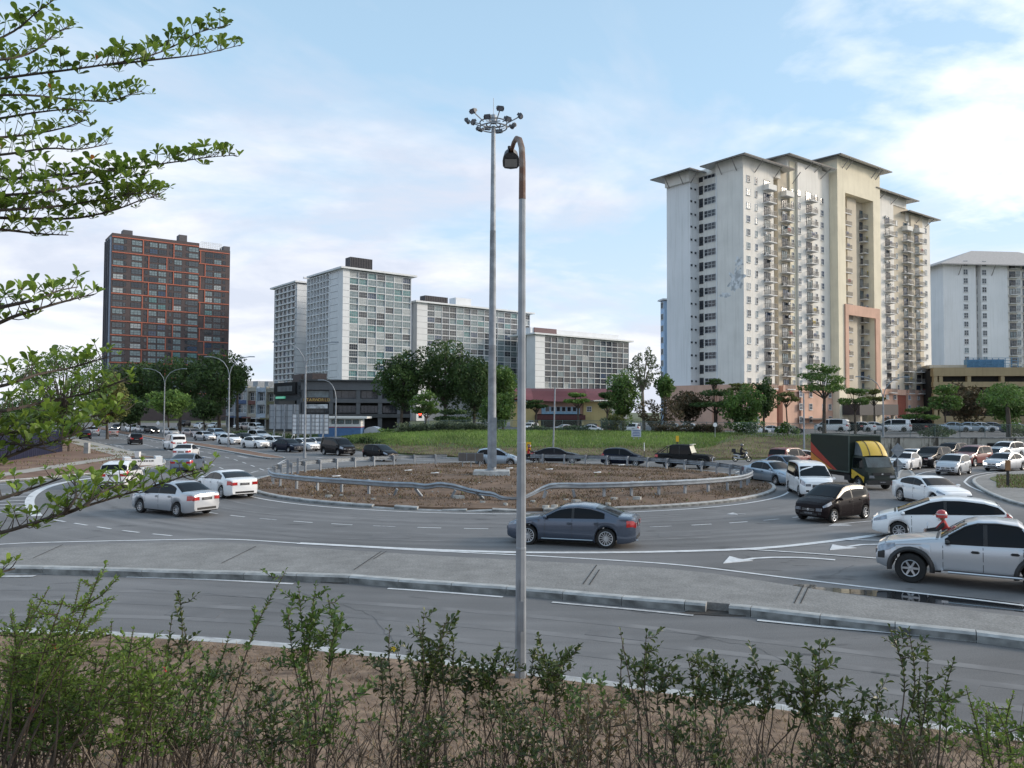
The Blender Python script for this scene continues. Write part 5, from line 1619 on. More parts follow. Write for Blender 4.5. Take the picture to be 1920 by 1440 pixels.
    for px, y, zs in ((1441, 0, rows), (1474, 0.7, rows), (1520, -0.25, rows), (1584.5, 1.25, rows[:-1]), (1620, 1.25, rows), (1667, 0.2, rows), (1700.5, 0.7, rows), (1723, 0.0, rows)):
        for k, z in enumerate(zs):
            if px in (1584.5, 1620) and z > pz - 3: continue
            s_ = link('balcony', slab_me, b.root, (X(px, y), y, z - 0.75))
            solid = (k == 0 and px in (1441, 1474, 1700.5, 1723))
            link('parapet' if solid else 'railing', rail_solid if solid else rail_me, s_)
            d_ = link('sliding_door', door_me, s_, (rnd.uniform(-0.25, 0.25), 0, 0))
            d_.material_slots[1].link = 'OBJECT'; d_.material_slots[1].material = GLS[rnd.choices(range(6), (4, 4, 2, 2, 0, 2))[0]]
            if rnd.random() < 0.6: link('air_conditioner', ac, s_, (rnd.choice((-0.95, 0.95)), -0.1, rnd.choice((0.02, 1.6))))
            if rnd.random() < 0.28: link('laundry', rnd.choice(cl_me), s_, (rnd.uniform(-0.3, 0.6), 0, 0))
    # narrow glazed returns beside the balcony bays catch the light
    for px, y in ((1455.5, 0), (1535, -0.25), (1680, 0.2)):
        pass
    # --- flared roofs: thin slab, wide eaves, struts, low hip above
    def roof(x0, x1, y0, y1, z, rise, th=0.22, ov=2.3, struts=(), nm='roof'):
        X0, X1, Y0, Y1 = x0 - ov, x1 + ov, y0 - ov, y1 + ov
        cx0, cx1, cy = x0 + 5, x1 - 5, (y0 + y1) / 2
        if cx1 < cx0: cx0 = cx1 = (x0 + x1) / 2
        mb = MB()
        lo = [(X0, Y0, z), (X1, Y0, z), (X1, Y1, z), (X0, Y1, z)]
        inn = [(x0, y0, z + 0.75), (x1, y0, z + 0.75), (x1, y1, z + 0.75), (x0, y1, z + 0.75)]
        hi = [(p[0], p[1], p[2] + th) for p in lo]
        rid = [(cx0, cy, z + rise), (cx1, cy, z + rise)]
        mb.add(lo + inn, [(0, 1, 5, 4), (1, 2, 6, 5), (2, 3, 7, 6), (3, 0, 4, 7)], 1)
        mb.add(lo + hi, [(0, 4, 5, 1), (1, 5, 6, 2), (2, 6, 7, 3), (3, 7, 4, 0)], 0)
        mb.add(hi + rid, [(0, 1, 5, 4), (2, 3, 4, 5), (1, 2, 5), (3, 0, 4)], 0)
        r_ = mb.build(nm, [M_ROOFD, M_SOFFIT], b.root)
        sb = MB().box(((x0 + x1) / 2, (y0 + y1) / 2, z - 0.6), (x1 - x0 - 0.2, y1 - y0 - 0.2, 2.6))
        sb.build('eaves_wall', [M_WWHITE], r_)
        for (sx_, dx, dy) in struts:
            a = (sx_, y0 - 0.05 if dy else y0, z - 2.3)
            c_ = (sx_ + dx * (ov - 0.5), y0 - (ov - 0.5), z + 0.1)
            MB().tube([a, c_], 0.10, 6).build('strut', [M_RAIL], r_)
        return r_
    def sstr(r_, ys, x0, z, ov=2.3):
        for yy in ys: MB().tube([(x0 - 0.05, yy, z - 2.3), (x0 - ov + 0.5, yy, z + 0.1)], 0.10, 6).build('strut', [M_RAIL], r_)
    zA = 58.7
    r1 = roof(-0.2, X(1468), 0, 7.3, zA, 2.0, struts=((4, 0.3, 1), (11, 0.3, 1), (18, 0.3, 1)))
    sstr(r1, (1.5, 5.4), -0.2, zA)
    r2 = roof(-2.2, 12, 13, 20.2, 58.3, 1.6)
    sstr(r2, (14.5, 18.6), -2.2, 58.3)
    MB().tube([(-1.6, 12.95, 56.0), (-1.6, 10.9, 58.4)], 0.10, 6).build('strut', [M_RAIL], r2)
    b.box('link_roof', 1.2, 14, 7.2, 13.4, 57.8, 59.3, M_WWHITE)
    roof(X(1482) , X(1550), 0.4, 20, 62.1, 3.2, struts=((X(1510), 0.9, 1), (X(1527), 0.9, 1), (X(1545), 0.9, 1)))
    b.box('attic_wall', X(1440), X(1484), 3.5, 19, 58.2, 61.9, M_WWHITE)
    roof(X(1564), X(1643), -1.4, 20, 65.2, 3.0, struts=((X(1572), 0.3, 1), (X(1580), 0.3, 1), (X(1627), 0.3, 1), (X(1635), 0.3, 1)))
    roof(X(1645), X(1708), 0.4, 20, 61.1, 2.4, struts=((X(1652), 0.9, 1), (X(1676), 0.9, 1)))
    roof(X(1706), X(1749), 0.4, 19, 57.8, 2.2, struts=((X(1722), 0.5, 1), (X(1741), 0.9, 1)))
    return b
condo()

# ============ dark tower with orange bands
def dark_tower():
    rnd = random.Random(5)
    b = Bld('office_style_tower', 'dark grey residential tower with thin orange bands and boxes', 'building', 204, 356, (0.811, 0.585))
    M_DT = pm('dark_cladding', (0.075, 0.058, 0.060), 0.7, var=0.12, scale=0.3)
    M_DT2 = pm('slate_cladding', (0.085, 0.082, 0.092), 0.7, var=0.1, scale=0.3)
    M_OR = pm('orange_band', (0.40, 0.12, 0.075), 0.6, var=0.06)
    M_SIDE = pm('blue_grey_cladding', (0.28, 0.33, 0.42), 0.6, var=0.08)
    X = b.sx
    xe, xm = X(428), X(369)
    top = b.zz(204, 437)
    tm = b.zz(369, 457)
    pair = 6.2
    zl = b.zz(204, 443)
    b.box('wall', 0, xm, 0, 18, 0, top, M_DT)
    t2 = b.zz(420, 470)
    b.box('wall', xm + 0.02, xe, 0.6, 18, 0, t2, M_DT)
    b.box('side_wall', -0.3, -0.02, 0.6, 17.4, 0, top - 1.5, M_SIDE)
    for k, yy in enumerate((4.0, 9.0, 13.5)): b.box('side_fin', -0.9, -0.31, yy, yy + 0.9, 0, top - 2, M_DT2)
    for p, w, h in ((236, 4, 2.6), (341, 3.6, 3.6)):
        b.box('roof_box', X(p) - w / 2, X(p) + w / 2, 3, 8, top + 0.01, top + h, M_DT2)
    mb = MB()
    for i in range(12): mb.box((xm + 1 + (X(412) - xm - 1) * i / 11, 1.2, t2 + 1.5), (0.15, 0.15, 3))
    for z in (0.8, 1.6, 2.4, 3.0): mb.box(((xm + 1 + X(412)) / 2, 1.2, t2 + z), (X(412) - xm - 1, 0.16, 0.14))
    mb.build('roof_screen', [M_WFRAME], b.root)
    b.box('roof_box', X(416), xe, 1, 8, t2 + 0.01, t2 + 2.2, M_DT2)
    # orange grid, proud of the cladding
    zs = [zl - (0.2 if k == 0 else 0.9) - pair * k for k in range(12)]
    zs2 = [b.zz(390, 472) - pair * k for k in range(12)]
    for z in zs: b.box('orange_band', 0, xm - 0.05, -0.28, -0.01, z - 0.22, z + 0.22, M_OR)
    for z in zs2: b.box('orange_band', xm + 0.05, xe - 0.3, 0.34, 0.59, z - 0.22, z + 0.22, M_OR)
    vA, vB = ((263, 321), (274, 308))
    for k in range(11):
        for p in (vA if k % 2 == 0 else vB):
            b.box('orange_post', X(p) - 0.2, X(p) + 0.2, -0.30, -0.012, zs[k + 1] + 0.23, zs[k] - 0.23, M_OR)
        p = 372 if k % 2 == 0 else 381
        b.box('orange_post', X(p) - 0.2, X(p) + 0.2, 0.32, 0.588, zs2[k + 1] + 0.23, zs2[k] - 0.23, M_OR)
    Wm = window_mesh(4.4, 2.15, 3, 2, 0.10, M_DFRAME, sill=False)
    Wl = window_mesh(3.4, 2.15, 3, 2, 0.10, M_DFRAME, sill=False)
    Wx = window_mesh(1.2, 1.6, 1, 2, 0.08, M_DFRAME, sill=False)
    for k in range(11):
        for r_ in (0, 1):
            z = zs[k] - 2.85 - r_ * 2.95
            for p, me in ((217, Wm), (251.5, Wm), (283, Wl), (300, Wl), (329.5, Wl), (358.5, Wm)):
                put_window(b, me, X(p), 0, z, 0, rnd.choices(range(6), (3, 4, 1, 2, 1.5, 9))[0])
            for p in (229, 270, 316, 347): put_window(b, Wx, X(p), 0, z + 0.3, 0, rnd.choice((0, 0, 1)))
            z = zs2[k] - 2.85 - r_ * 2.95
            for p, me in ((388.5, Wl), (405, Wl)): put_window(b, me, X(p), 0.6, z, 0, rnd.choices(range(6), (4, 5, 1, 1, 1, 6))[0])
            put_window(b, Wx, X(417), 0.6, z + 0.3, 0, 0)
    # darker vertical strips between bays
    for p in (239, 294.5 - 53, 343): pass
dark_tower()

# ============ pale apartment slabs with glazed grids
M_PALE = pm('pale_panel', (0.50, 0.54, 0.60), 0.8, var=0.04, scale=0.3, streak=0.12)
M_PALEW = pm('white_panel', (0.68, 0.70, 0.72), 0.75, var=0.04, scale=0.3)
M_INNER = pm('recess_grey', (0.20, 0.22, 0.24), 0.8, var=0.15)
M_LOUV = pm('louvre_dark', (0.045, 0.042, 0.05), 0.6, var=0.1)
def slab(label, px0, Y0, u, px1, ztop, rows_n, bays, depth, left_px=None, left_cols=0, seed=1, corner=(0, 0), glw=(3, 4, 1, 2, 2, 6), louv=None, fl=3.0, rmin=0, ov=1.6, roofy=None, lrows=None):
    rnd = random.Random(seed)
    b = Bld('apartment_block', label, 'building', px0, Y0, u, group='pale apartment blocks with white grids')
    X1 = b.sx(px1)
    cw = corner[0]
    b.box('core', 0.05, X1 - 0.05, 0.9, depth, 0, ztop - 0.8, M_INNER)
    if cw:        # blank white corner bay with grooves at each floor
        b.box('corner_bay', -cw, -0.02, -0.1, depth * 0.35, 0, ztop - 0.5, M_PALEW)
        for k in range(rows_n + 3):
            b.box('floor_groove', -cw - 0.02, -0.04, -0.14, -0.101, ztop - 1.2 - fl * k, ztop - 1.08 - fl * k, M_INNER)
    # grid of floor edges and fins
    bw = X1 / bays
    for k in range(rows_n + 1):
        b.box('floor_edge', 0, X1, 0.0, 0.9, ztop - 1.0 - fl * k - 0.13, ztop - 1.0 - fl * k + 0.13, M_PALEW)
    for i in range(bays + 1):
        b.box('fin', bw * i - 0.11, bw * i + 0.11, -0.12, 0.88, ztop - 1.0 - fl * rows_n, ztop - 0.8, M_PALEW)
    me = window_mesh(bw - 0.4, fl - 0.45, 4, 2, 0.08, M_WFRAME if seed != 5 else M_RAIL, sill=False, mw=0.05)
    for k in range(rows_n):
        for i in range(bays):
            g_ = rnd.choices(range(6), glw)[0]
            dy = rnd.choice((0.15, 0.15, 0.5))
            put_window(b, me, bw * (i + 0.5), dy, ztop - 1.0 - fl * (k + 1) + 0.22, 0, g_)
    b.box('roof_slab', -cw - ov, X1 + ov * 1.6, -ov, depth + 1, ztop - 0.45, ztop + 0.35, M_PALEW)
    if louv:
        r_ = b.box('plant_screen', b.sx(louv[0]), b.sx(louv[1]), 4, 9, ztop + 0.36, ztop + louv[2], M_LOUV)
        n_ = 14
        x0, x1 = b.sx(louv[0]), b.sx(louv[1])
        for i in range(n_): b.box('screen_post', x0 + (x1 - x0) * i / (n_ - 1) - 0.1, x0 + (x1 - x0) * i / (n_ - 1) + 0.1, 3.8, 3.99, ztop + 0.36, ztop + louv[2], M_DFRAME)
    return b, bw
UA = (0.78, 0.625)
Y0 = 336 * 1.071
CWA = 3.3
bA, _ = slab('tall pale apartment block with teal glass grid above the black shophouse', 653, Y0, UA, 769, 4.65 + 269 * Y0 / F, 17, 7, 34, seed=3, corner=(CWA, 1), glw=(2, 2, 1, 3, 4, 11), louv=(662, 703, 6.2))
# the long balcony side of that block looks left
zt = 4.65 + 269 * Y0 / F
s1, s2, dl = bA.sy(632, -CWA), bA.sy(617, -CWA), bA.sy(576, -CWA)
bA.box('side_panel', -CWA + 0.6, -0.1, 12.0, s1, 0, zt - 0.5, M_PALE)
bA.box('side_panel', -CWA - 0.1, -0.1, s1 + 0.02, s2, 0, zt - 0.5, M_PALEW)
for k in range(20): bA.box('floor_groove', -CWA - 0.14, -CWA - 0.101, s1 + 0.1, s2, zt - 1.2 - 3 * k, zt - 1.05 - 3 * k, M_INNER)
bA.box('side_core', -CWA + 0.4, -0.12, s2 + 0.02, dl, 0, zt - 0.8, M_INNER)
n_ = 7
for k in range(18):
    bA.box('side_floor_edge', -CWA - 0.6, -CWA + 0.39, s2 + 0.03, dl, zt - 1.0 - 3 * k - 0.2, zt - 1.0 - 3 * k + 0.2, M_PALEW)
ww = (dl - s2) / n_
for i in range(n_ + 1): bA.box('side_fin', -CWA - 0.8, -CWA + 0.38, s2 + ww * i - 0.2, s2 + ww * i + 0.2, zt - 52, zt - 0.8, M_PALEW)
me = window_mesh(ww - 0.7, 2.5, 2, 2, 0.10, M_WFRAME, sill=False)
rnd = random.Random(8)
for k in range(17):
    for i in range(n_): put_window(bA, me, -CWA + 0.38, s2 + ww * (i + 0.5), zt - 1.0 - 3 * (k + 1) + 0.25, R(-90), rnd.choices(range(6), (8, 4, 1, 1, 0, 1))[0])
bA.box('roof_slab', -CWA - 2.2, 0, 2.7 + 34, dl + 1.5, zt - 0.44, zt + 0.33, M_PALEW)
# lower wing behind it on the left
Yw = 400
bW, _ = slab('narrow pale apartment wing left of the taller block with balcony side', 556, Yw, UA, 590, 4.65 + 243 * Yw / F, 4, 2, 30, seed=6, corner=(0.5, 1))
zw = 4.65 + 243 * Yw / F
bW.box('front_panel', -0.6, bW.sx(600), -0.5, -0.15, 0, zw - 0.9, M_PALEW)
for k in range(18): bW.box('floor_groove', -0.6, bW.sx(600), -0.54, -0.51, zw - 1.2 - 3 * k, zw - 1.08 - 3 * k, M_INNER)
dl = bW.sy(516, -0.6)
bW.box('side_core', -0.55, 3, 0.2, dl, 0, zw - 0.8, M_INNER)
ww = dl / 5
for k in range(18): bW.box('side_floor_edge', -1.5, -0.56, 0.2, dl, zw - 1.0 - 3 * k - 0.3, zw - 1.0 - 3 * k + 0.3, M_PALEW)
for i in range(6): bW.box('side_fin', -1.3, -0.57, ww * i - 0.15 + (0.35 if i == 0 else 0), ww * i + 0.25, zw - 52, zw - 0.8, M_PALEW)
me = window_mesh(ww - 0.8, 2.0, 2, 1, 0.10, M_WFRAME, sill=False)
for k in range(17):
    for i in range(5): put_window(bW, me, -0.58, ww * (i + 0.5), zw - 1.0 - 3 * (k + 1) + 0.4, R(-90), rnd.choices(range(6), (8, 4, 1, 1, 0, 1))[0])
bW.box('roof_slab', -2.2, 6, -1.4, dl + 1.4, zw - 0.46, zw + 0.34, M_PALEW)
Yb = 400
bB, _ = slab('middle pale apartment block with dark roof screen behind the trees', 800, Yb, UA, 993, 4.65 + 205 * Yb / F, 15, 15, 20, seed=4, corner=(6, 1), glw=(4, 5, 1, 2, 1, 7), louv=(804, 846, 4.2))
bB.box('lift_room', bB.sx(866), bB.sx(895), 6, 12, 4.65 + 205 * Yb / F + 0.36, 4.65 + 205 * Yb / F + 5.2, M_PALEW)
bB.box('rear_wing', -14, -6.1, 4, 16, 0, 4.65 + 205 * Yb / F - 1, M_PALE)
Yc = 416
bC, _ = slab('lowest pale apartment block behind the red roofed hall', 1021, Yc, UA, 1179, 4.65 + 146 * Yc / F, 12, 14, 20, seed=5, corner=(6.5, 1), glw=(8, 6, 1, 1, 0, 4))
zc = 4.65 + 146 * Yc / F
bC.box('parapet', bC.sx(1006), bC.sx(1172), 5, 16, zc + 0.36, zc + 3.6, M_PALEW)
bC.box('roof_screen', bC.sx(1012), bC.sx(1054), 4.4, 4.98, zc + 0.5, zc + 3.7, pm('maroon_screen', (0.14, 0.085, 0.09), 0.7))

# ============ second condominium at the right edge
def condo2():
    rnd = random.Random(31)
    b = Bld('white_condominium', 'white condominium with dark sweeping roof beyond the car park building', 'building', 1772, 262, (1.0, 0.10))
    X = b.sx
    top = b.zz(1772, 500)
    b.box('wall', 0, X(1833), 0, 22, 0, top + 2.1, M_WSTAIN)
    b.box('recess', X(1833) + 0.01, X(1843), 2.0, 22, 0, top + 2.1, M_WWHITE)
    b.box('wall', X(1843) + 0.02, X(1893), 0, 22, 0, top + 2.1, M_WSTAIN)
    b.box('side_bay', X(1893) + 0.02, X(2010), 0.8, 22, 0, top + 2.1, M_WWHITE)
    fl = 2.88
    z1 = b.zz(1815, 488)
    w2 = window_mesh(1.5, 1.7, 2, 2, 0.10)
    wn = window_mesh(1.0, 1.5, 1, 1, 0.08, M_DFRAME)
    slab_me = MB().box((0, -0.7, -0.1), (3.0, 1.4, 0.2)).mesh('balcony', [M_SOFFIT], None)
    mb = MB()
    for i in range(13): mb.box((-1.4 + 2.8 * i / 12, -1.36, 0.5), (0.05, 0.05, 1.0))
    mb.box((0, -1.36, 1.0), (2.9, 0.08, 0.08))
    rail_me = mb.mesh('railing', [M_RAIL], None)
    door = window_mesh(2.1, 2.1, 2, 1, 0.08, M_DFRAME, sill=False)
    for k in range(17):
        z = z1 - fl * k - 1.0
        put_window(b, w2, X(1814), 0, z, 0, rnd.choice((1, 1, 5, 0)))
        put_window(b, w2, X(1849), 0, z, 0, rnd.choice((1, 1, 5, 0)))
        put_window(b, wn, X(1838, 2), 2.0, z, 0, 0)
        for p in (1902, 1927):
            s_ = link('balcony', slab_me, b.root, (X(p, 0.8), 0.8, z - 0.6))
            link('railing', rail_me, s_)
            d_ = link('sliding_door', door, s_)
            d_.material_slots[1].link = 'OBJECT'; d_.material_slots[1].material = GLS[rnd.choice((0, 1, 1, 5, 3))]
        put_window(b, w2, X(1913, 0.8), 0.8, z, 0, rnd.choice((3, 3, 5)))
    def hip(x0, x1, y0, y1, z, rise, ov, ra, rb):
        mb = MB()
        lo = [(x0 - ov, y0 - ov, z), (x1 + ov, y0 - ov, z), (x1 + ov, y1 + ov, z), (x0 - ov, y1 + ov, z)]
        hi = [(p[0], p[1], p[2] + 0.35) for p in lo]
        inn = [(x0, y0, z + 1.0), (x1, y0, z + 1.0), (x1, y1, z + 1.0), (x0, y1, z + 1.0)]
        mb.add(lo + inn, [(0, 1, 5, 4), (1, 2, 6, 5), (2, 3, 7, 6), (3, 0, 4, 7)], 1)
        mb.add(lo + hi, [(0, 4, 5, 1), (1, 5, 6, 2), (2, 6, 7, 3), (3, 7, 4, 0)], 0)
        cy = (y0 + y1) / 2
        mb.add(hi + [(ra, cy, z + rise), (rb, cy, z + rise)], [(0, 1, 5, 4), (2, 3, 4, 5), (1, 2, 5), (3, 0, 4)], 0)
        r_ = mb.build('roof', [pm('grey_brown_roof', (0.42, 0.39, 0.37), 0.8, var=0.1), M_SOFFIT], b.root)
        for q in (0.12, 0.38, 0.62, 0.88):
            MB().tube([(x0 + (x1 - x0) * q, y0 - 0.05, z - 3.0), (x0 + (x1 - x0) * q, y0 - ov + 0.4, z + 0.1)], 0.12, 6).build('strut', [M_RAIL], r_)
    hip(0, X(2010), 0, 22, top + 1.2, 7.5, 2.3, X(1868), X(1960))
condo2()
# ============ slim orange and blue tower far between the two condominiums
b = Bld('slim_tower', 'slim far tower with orange and blue stripes between two condominiums', 'building', 1749, 420, (1.0, 0.05))
zt_ = b.zz(1749, 520)
M_BLUEW = pm('blue_wall', (0.24, 0.36, 0.58), 0.8, var=0.05); M_ORW = pm('orange_wall', (0.50, 0.16, 0.09), 0.8, var=0.08)
b.box('wall', b.sx(1730), b.sx(1752.5), 0, 14, 0, zt_, M_BLUEW)
b.box('wall', b.sx(1752.6), b.sx(1762), -0.4, 14, 0, zt_ - 0.2, M_ORW)
b.box('wall', b.sx(1762.1), b.sx(1775), 0.5, 14, 0, zt_ - 3, M_WWHITE)
wv = window_mesh(1.6, 1.5, 2, 1, 0.1, sill=False)
for k in range(18):
    put_window(b, wv, b.sx(1757.5), -0.4, zt_ - 4 - 3.0 * k, 0, 1); put_window(b, wv, b.sx(1767), 0.5, zt_ - 5 - 3.0 * k, 0, 4)
b = Bld('blue_block', 'light blue block edge showing behind the tall condominium', 'building', 1246, 205, (1.0, 0.2))
b.box('wall', 0, 12, 0, 2.5, 0, b.zz(1243, 562), pm('light_blue_wall', (0.42, 0.58, 0.78), 0.8, var=0.04))
b.box('roof', -0.6, 12, -0.5, 3, b.zz(1243, 561), b.zz(1243, 558), M_PALEW)
for k in range(9): put_window(b, wv, -0.02, 1.3, b.zz(1243, 575) - 3 * k, R(-90), 1)

# ============ multi storey car park on the right
def garage():
    b = Bld('parking_garage', 'beige multi storey car park with dark open decks', 'building', 1751, 208, (0.99, -0.14), 1.9)
    M_GB = pm('garage_beige', (0.36, 0.285, 0.165), 0.85, var=0.06, scale=0.3, streak=0.25)
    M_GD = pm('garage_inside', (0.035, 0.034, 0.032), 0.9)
    X = b.sx
    x1 = X(2100)
    top = b.zz(1760, 686)
    lev = 2.95
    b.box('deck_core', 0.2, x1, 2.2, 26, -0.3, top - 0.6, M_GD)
    b.box('parapet', 0, x1, 0, 2.1, top - 2.2, top, M_GB)
    cols = [X(1752), X(1762), X(1815), X(1878), X(1945), X(2010)]
    z = top - 2.2
    k = 0
    while z > 3:
        zc = z - 1.5
        b.box('spandrel', 0, x1, 0.1 if k else 0.1, 1.6, zc - 1.35, zc, M_GB)
        for c in cols: b.box('column', c, c + 0.9, 0.15, 1.5, zc + 0.01, z - 0.01, M_GB)
        for c in (X(1787), X(1808), X(1790)):
            MB().box((c + 4, 3.5, zc + 1.2), (1.2, 0.3, 0.12)).build('strip_light', emat('strip_light', (1.0, 0.97, 0.85), 1.2), b.root) if k < 3 else None
        z -= lev; k += 1
    b.box('ground_wall', 0.1, x1, 0.2, 1.4, -0.3, 2.0, M_GB)
    b.box('ramp_roof', 0.5, X(1830), 4, 18, top + 0.02, top + 0.9, M_BEIGE)
    tb = MB()
    for i in range(9): tb.box((X(1822) + 1.55 * i, 2.5, top + 1.3), (0.14, 0.14, 2.6))
    for z_ in (0.5, 1.2, 1.9, 2.6): tb.box((X(1822) + 6.2, 2.5, top + z_), (12.6, 0.12, 0.12))
    tb.box((X(1822) + 5, 4.6, top + 1.2), (9, 2.4, 2.2))
    tb.build('water_tank', [pm('tank_blue', (0.09, 0.22, 0.36), 0.6, var=0.15)], b.root)
    b.box('red_wall', X(1905), X(2100), -14, -13.5, -0.3, 9.5, pm('brick_wall_red', (0.20, 0.085, 0.06), 0.9, var=0.2, scale=2))
    return b
garage()

# ============ hall with red roof
def hall():
    b = Bld('community_hall', 'yellow hall with sweeping red roof and dark porch', 'building', 962, 200, (1.0, 0.06), 0.1)
    M_YEL = pm('yellow_render', (0.56, 0.44, 0.20), 0.85, var=0.06, scale=0.4, streak=0.22)
    M_RR = pm('red_roof', (0.21, 0.050, 0.048), 0.7, var=0.16, scale=0.12, streak=0.2)
    M_RR2 = pm('faded_red_roof', (0.31, 0.09, 0.085), 0.7, var=0.12, scale=0.3, streak=0.2)
    X = b.sx
    b.box('wall', 0, X(1004), 0, 12, -0.3, b.zz(985, 753), M_YEL)
    b.box('wall', X(1094), X(1147), -0.1, 12, -0.3, b.zz(1120, 752), M_YEL)
    b.box('upper_wall', X(1004) + 0.02, X(1094) - 0.02, 1.0, 12, 4.0, b.zz(1040, 748), M_SALMON)
    b.box('blue_band', X(1016), X(1088), 0.6, 0.99, b.zz(1040, 776), b.zz(1040, 762), pm('sky_blue_render', (0.30, 0.50, 0.66), 0.8))
    for i in range(6):
        w = window_mesh(0.95, 1.15, 1, 1, 0.08, sill=False)
        put_window(b, w, X(1027 + 10.2 * i), 0.59, b.zz(1040, 771), 0, 0)
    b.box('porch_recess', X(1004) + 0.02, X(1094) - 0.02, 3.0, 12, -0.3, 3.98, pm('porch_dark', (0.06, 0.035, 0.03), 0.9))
    b.box('porch_canopy', X(1003), X(1095), -2.6, 2.9, b.zz(1040, 786.5), b.zz(1040, 777.5), M_BRICKR if False else pm('porch_maroon', (0.10, 0.035, 0.032), 0.8))
    for p in (1008, 1088): b.box('porch_column', X(p), X(p) + 0.6, -2.3, -1.7, -0.3, b.zz(1040, 787), M_YEL)
    q = window_mesh(1.1, 1.2, 2, 2, 0.14, sill=False)
    put_window(b, q, X(1104.5), -0.1, b.zz(1104, 771), 0, 0)
    put_window(b, q, X(996), 0, b.zz(996, 798), 0, 0)
    put_window(b, window_mesh(0.4, 0.4, 1, 1, 0.06, sill=False), X(1132), -0.1, b.zz(1132, 761), 0, 0)
    for zpy in (765, 768, 786, 792, 797): b.box('relief_band', X(1128), X(1146), -0.2, -0.11, b.zz(1130, zpy), b.zz(1130, zpy - 1.2), M_BEIGE)
    zr = b.zz(1040, 727)
    # curved front edge of the roof: it dips in the middle of the long side
    rows = []
    for i in range(25):
        t = i / 24
        x = -2 + (X(1152) + 2) * t
        ez = b.zz(1040, 746) - 0.9 * math.sin(math.pi * t)
        rows.append([(x, -1.9 - 1.0 * math.sin(math.pi * t), ez), (x, 0.2, ez + 1.3), (x, 3.0, zr - 0.7), (x, 5.5, zr), (x, 12, ez)])
    MB().grid(rows, sm=False, flip=False).build('roof', [M_RR], b.root)
    for x0p, x1p in ((962, 1005), (1100, 1150)):
        rr_ = [[(p[0], p[1], p[2] + 0.03) for p in r_[:4]] for r_ in rows if X(x0p) <= r_[0][0] <= X(x1p)]
        if len(rr_) > 1: MB().grid(rr_, sm=False).build('roof_sheet', [M_RR2], b.root)
hall()

# ============ shophouses
M_CHAR = pm('charcoal_render', (0.060, 0.064, 0.070), 0.8, var=0.12, scale=0.4)
M_CHAR2 = pm('slate_render', (0.10, 0.108, 0.12), 0.8, var=0.1, scale=0.4)
def text_one(txt, size, mat, parent, loc, rz=0.0, name='lettering', extr=0.02):
    cu = bpy.data.curves.new(name, 'FONT')
    cu.body = txt
    cu.size = size
    cu.align_x = 'CENTER'
    cu.extrude = extr
    cu.materials.append(mat)
    o = bpy.data.objects.new(name, cu)
    COL.objects.link(o)
    o.parent = parent
    o.location = loc
    dg = bpy.context.evaluated_depsgraph_get()
    me = bpy.data.meshes.new_from_object(o.evaluated_get(dg))
    bpy.data.objects.remove(o)
    o = link('letter', me, parent, loc)
    o.rotation_euler = (R(90), 0, rz)
    return o
def text_mesh(txt, size, mat, parent, loc, rz=0.0):
    pit = size * 0.74
    for i, ch in enumerate(txt):
        text_one(ch, size, mat, parent, (loc[0] + (i - (len(txt) - 1) / 2) * pit, loc[1], loc[2]), rz)
def black_shop():
    b = Bld('corner_shophouse', 'dark grey three storey corner shophouse with gold lettered sign', 'building', 566, 172, (0.985, 0.17), 0.3)
    X = b.sx
    top = b.zz(600, 716)
    x1 = X(770)
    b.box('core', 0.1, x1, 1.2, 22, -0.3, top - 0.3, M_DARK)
    b.box('parapet', -0.2, x1, -0.3, 1.1, top - 1.9, top, M_CHAR2)
    b.box('cornice', -0.6, x1, -0.9, 1.15, top + 0.01, top + 0.35, M_CHAR)
    zb1, zb2 = b.zz(620, 752), b.zz(620, 778)
    b.box('floor_band', -0.2, x1, -0.3, 1.1, zb1 - 0.5, zb1 + 0.4, M_CHAR2)
    b.box('floor_band', -0.2, x1, -0.5, 1.1, zb2 - 0.7, zb2 + 0.1, M_CHAR)
    for p in (567, 617, 668, 709, 745): b.box('pilaster', X(p), X(p) + 0.9, -0.2, 1.05, -0.3, top - 1.92, M_CHAR2)
    for k, (a, c) in enumerate(((570, 617), (622, 668), (673, 709), (714, 745))):
        w_ = X(c) - X(a) - 0.5
        put_window(b, window_mesh(w_, zb1 - zb2 - 1.4, 5, 1, 0.12, M_DFRAME, sill=False), (X(a) + X(c)) / 2 + 0.2, 0.9, zb2 + 0.3, 0, 1 if k == 0 else 0)
        put_window(b, window_mesh(w_, top - 1.9 - zb1 - 0.6, 3 if k else 1, 1, 0.12, M_DFRAME, sill=False), (X(a) + X(c)) / 2 + 0.2, 0.9, zb1 + 0.5, 0, 5 if k == 0 else 0)
    s1 = b.box('sign_board', X(573), X(615), -0.45, -0.31, zb1 - 0.4, zb1 + 0.62, pm('sign_brown', (0.07, 0.04, 0.025), 0.5))
    text_mesh('STARWORLD', 0.86, emat('gold_letters', (0.50, 0.36, 0.11), 0.03), s1, (X(594), -0.49, zb1 - 0.2))
    b.box('white_banner', X(573), X(615), -0.4, -0.32, zb1 - 1.75, zb1 - 0.85, pm('banner_grey', (0.42, 0.45, 0.48), 0.7, var=0.4, scale=1.4))
    return b
black_shop()
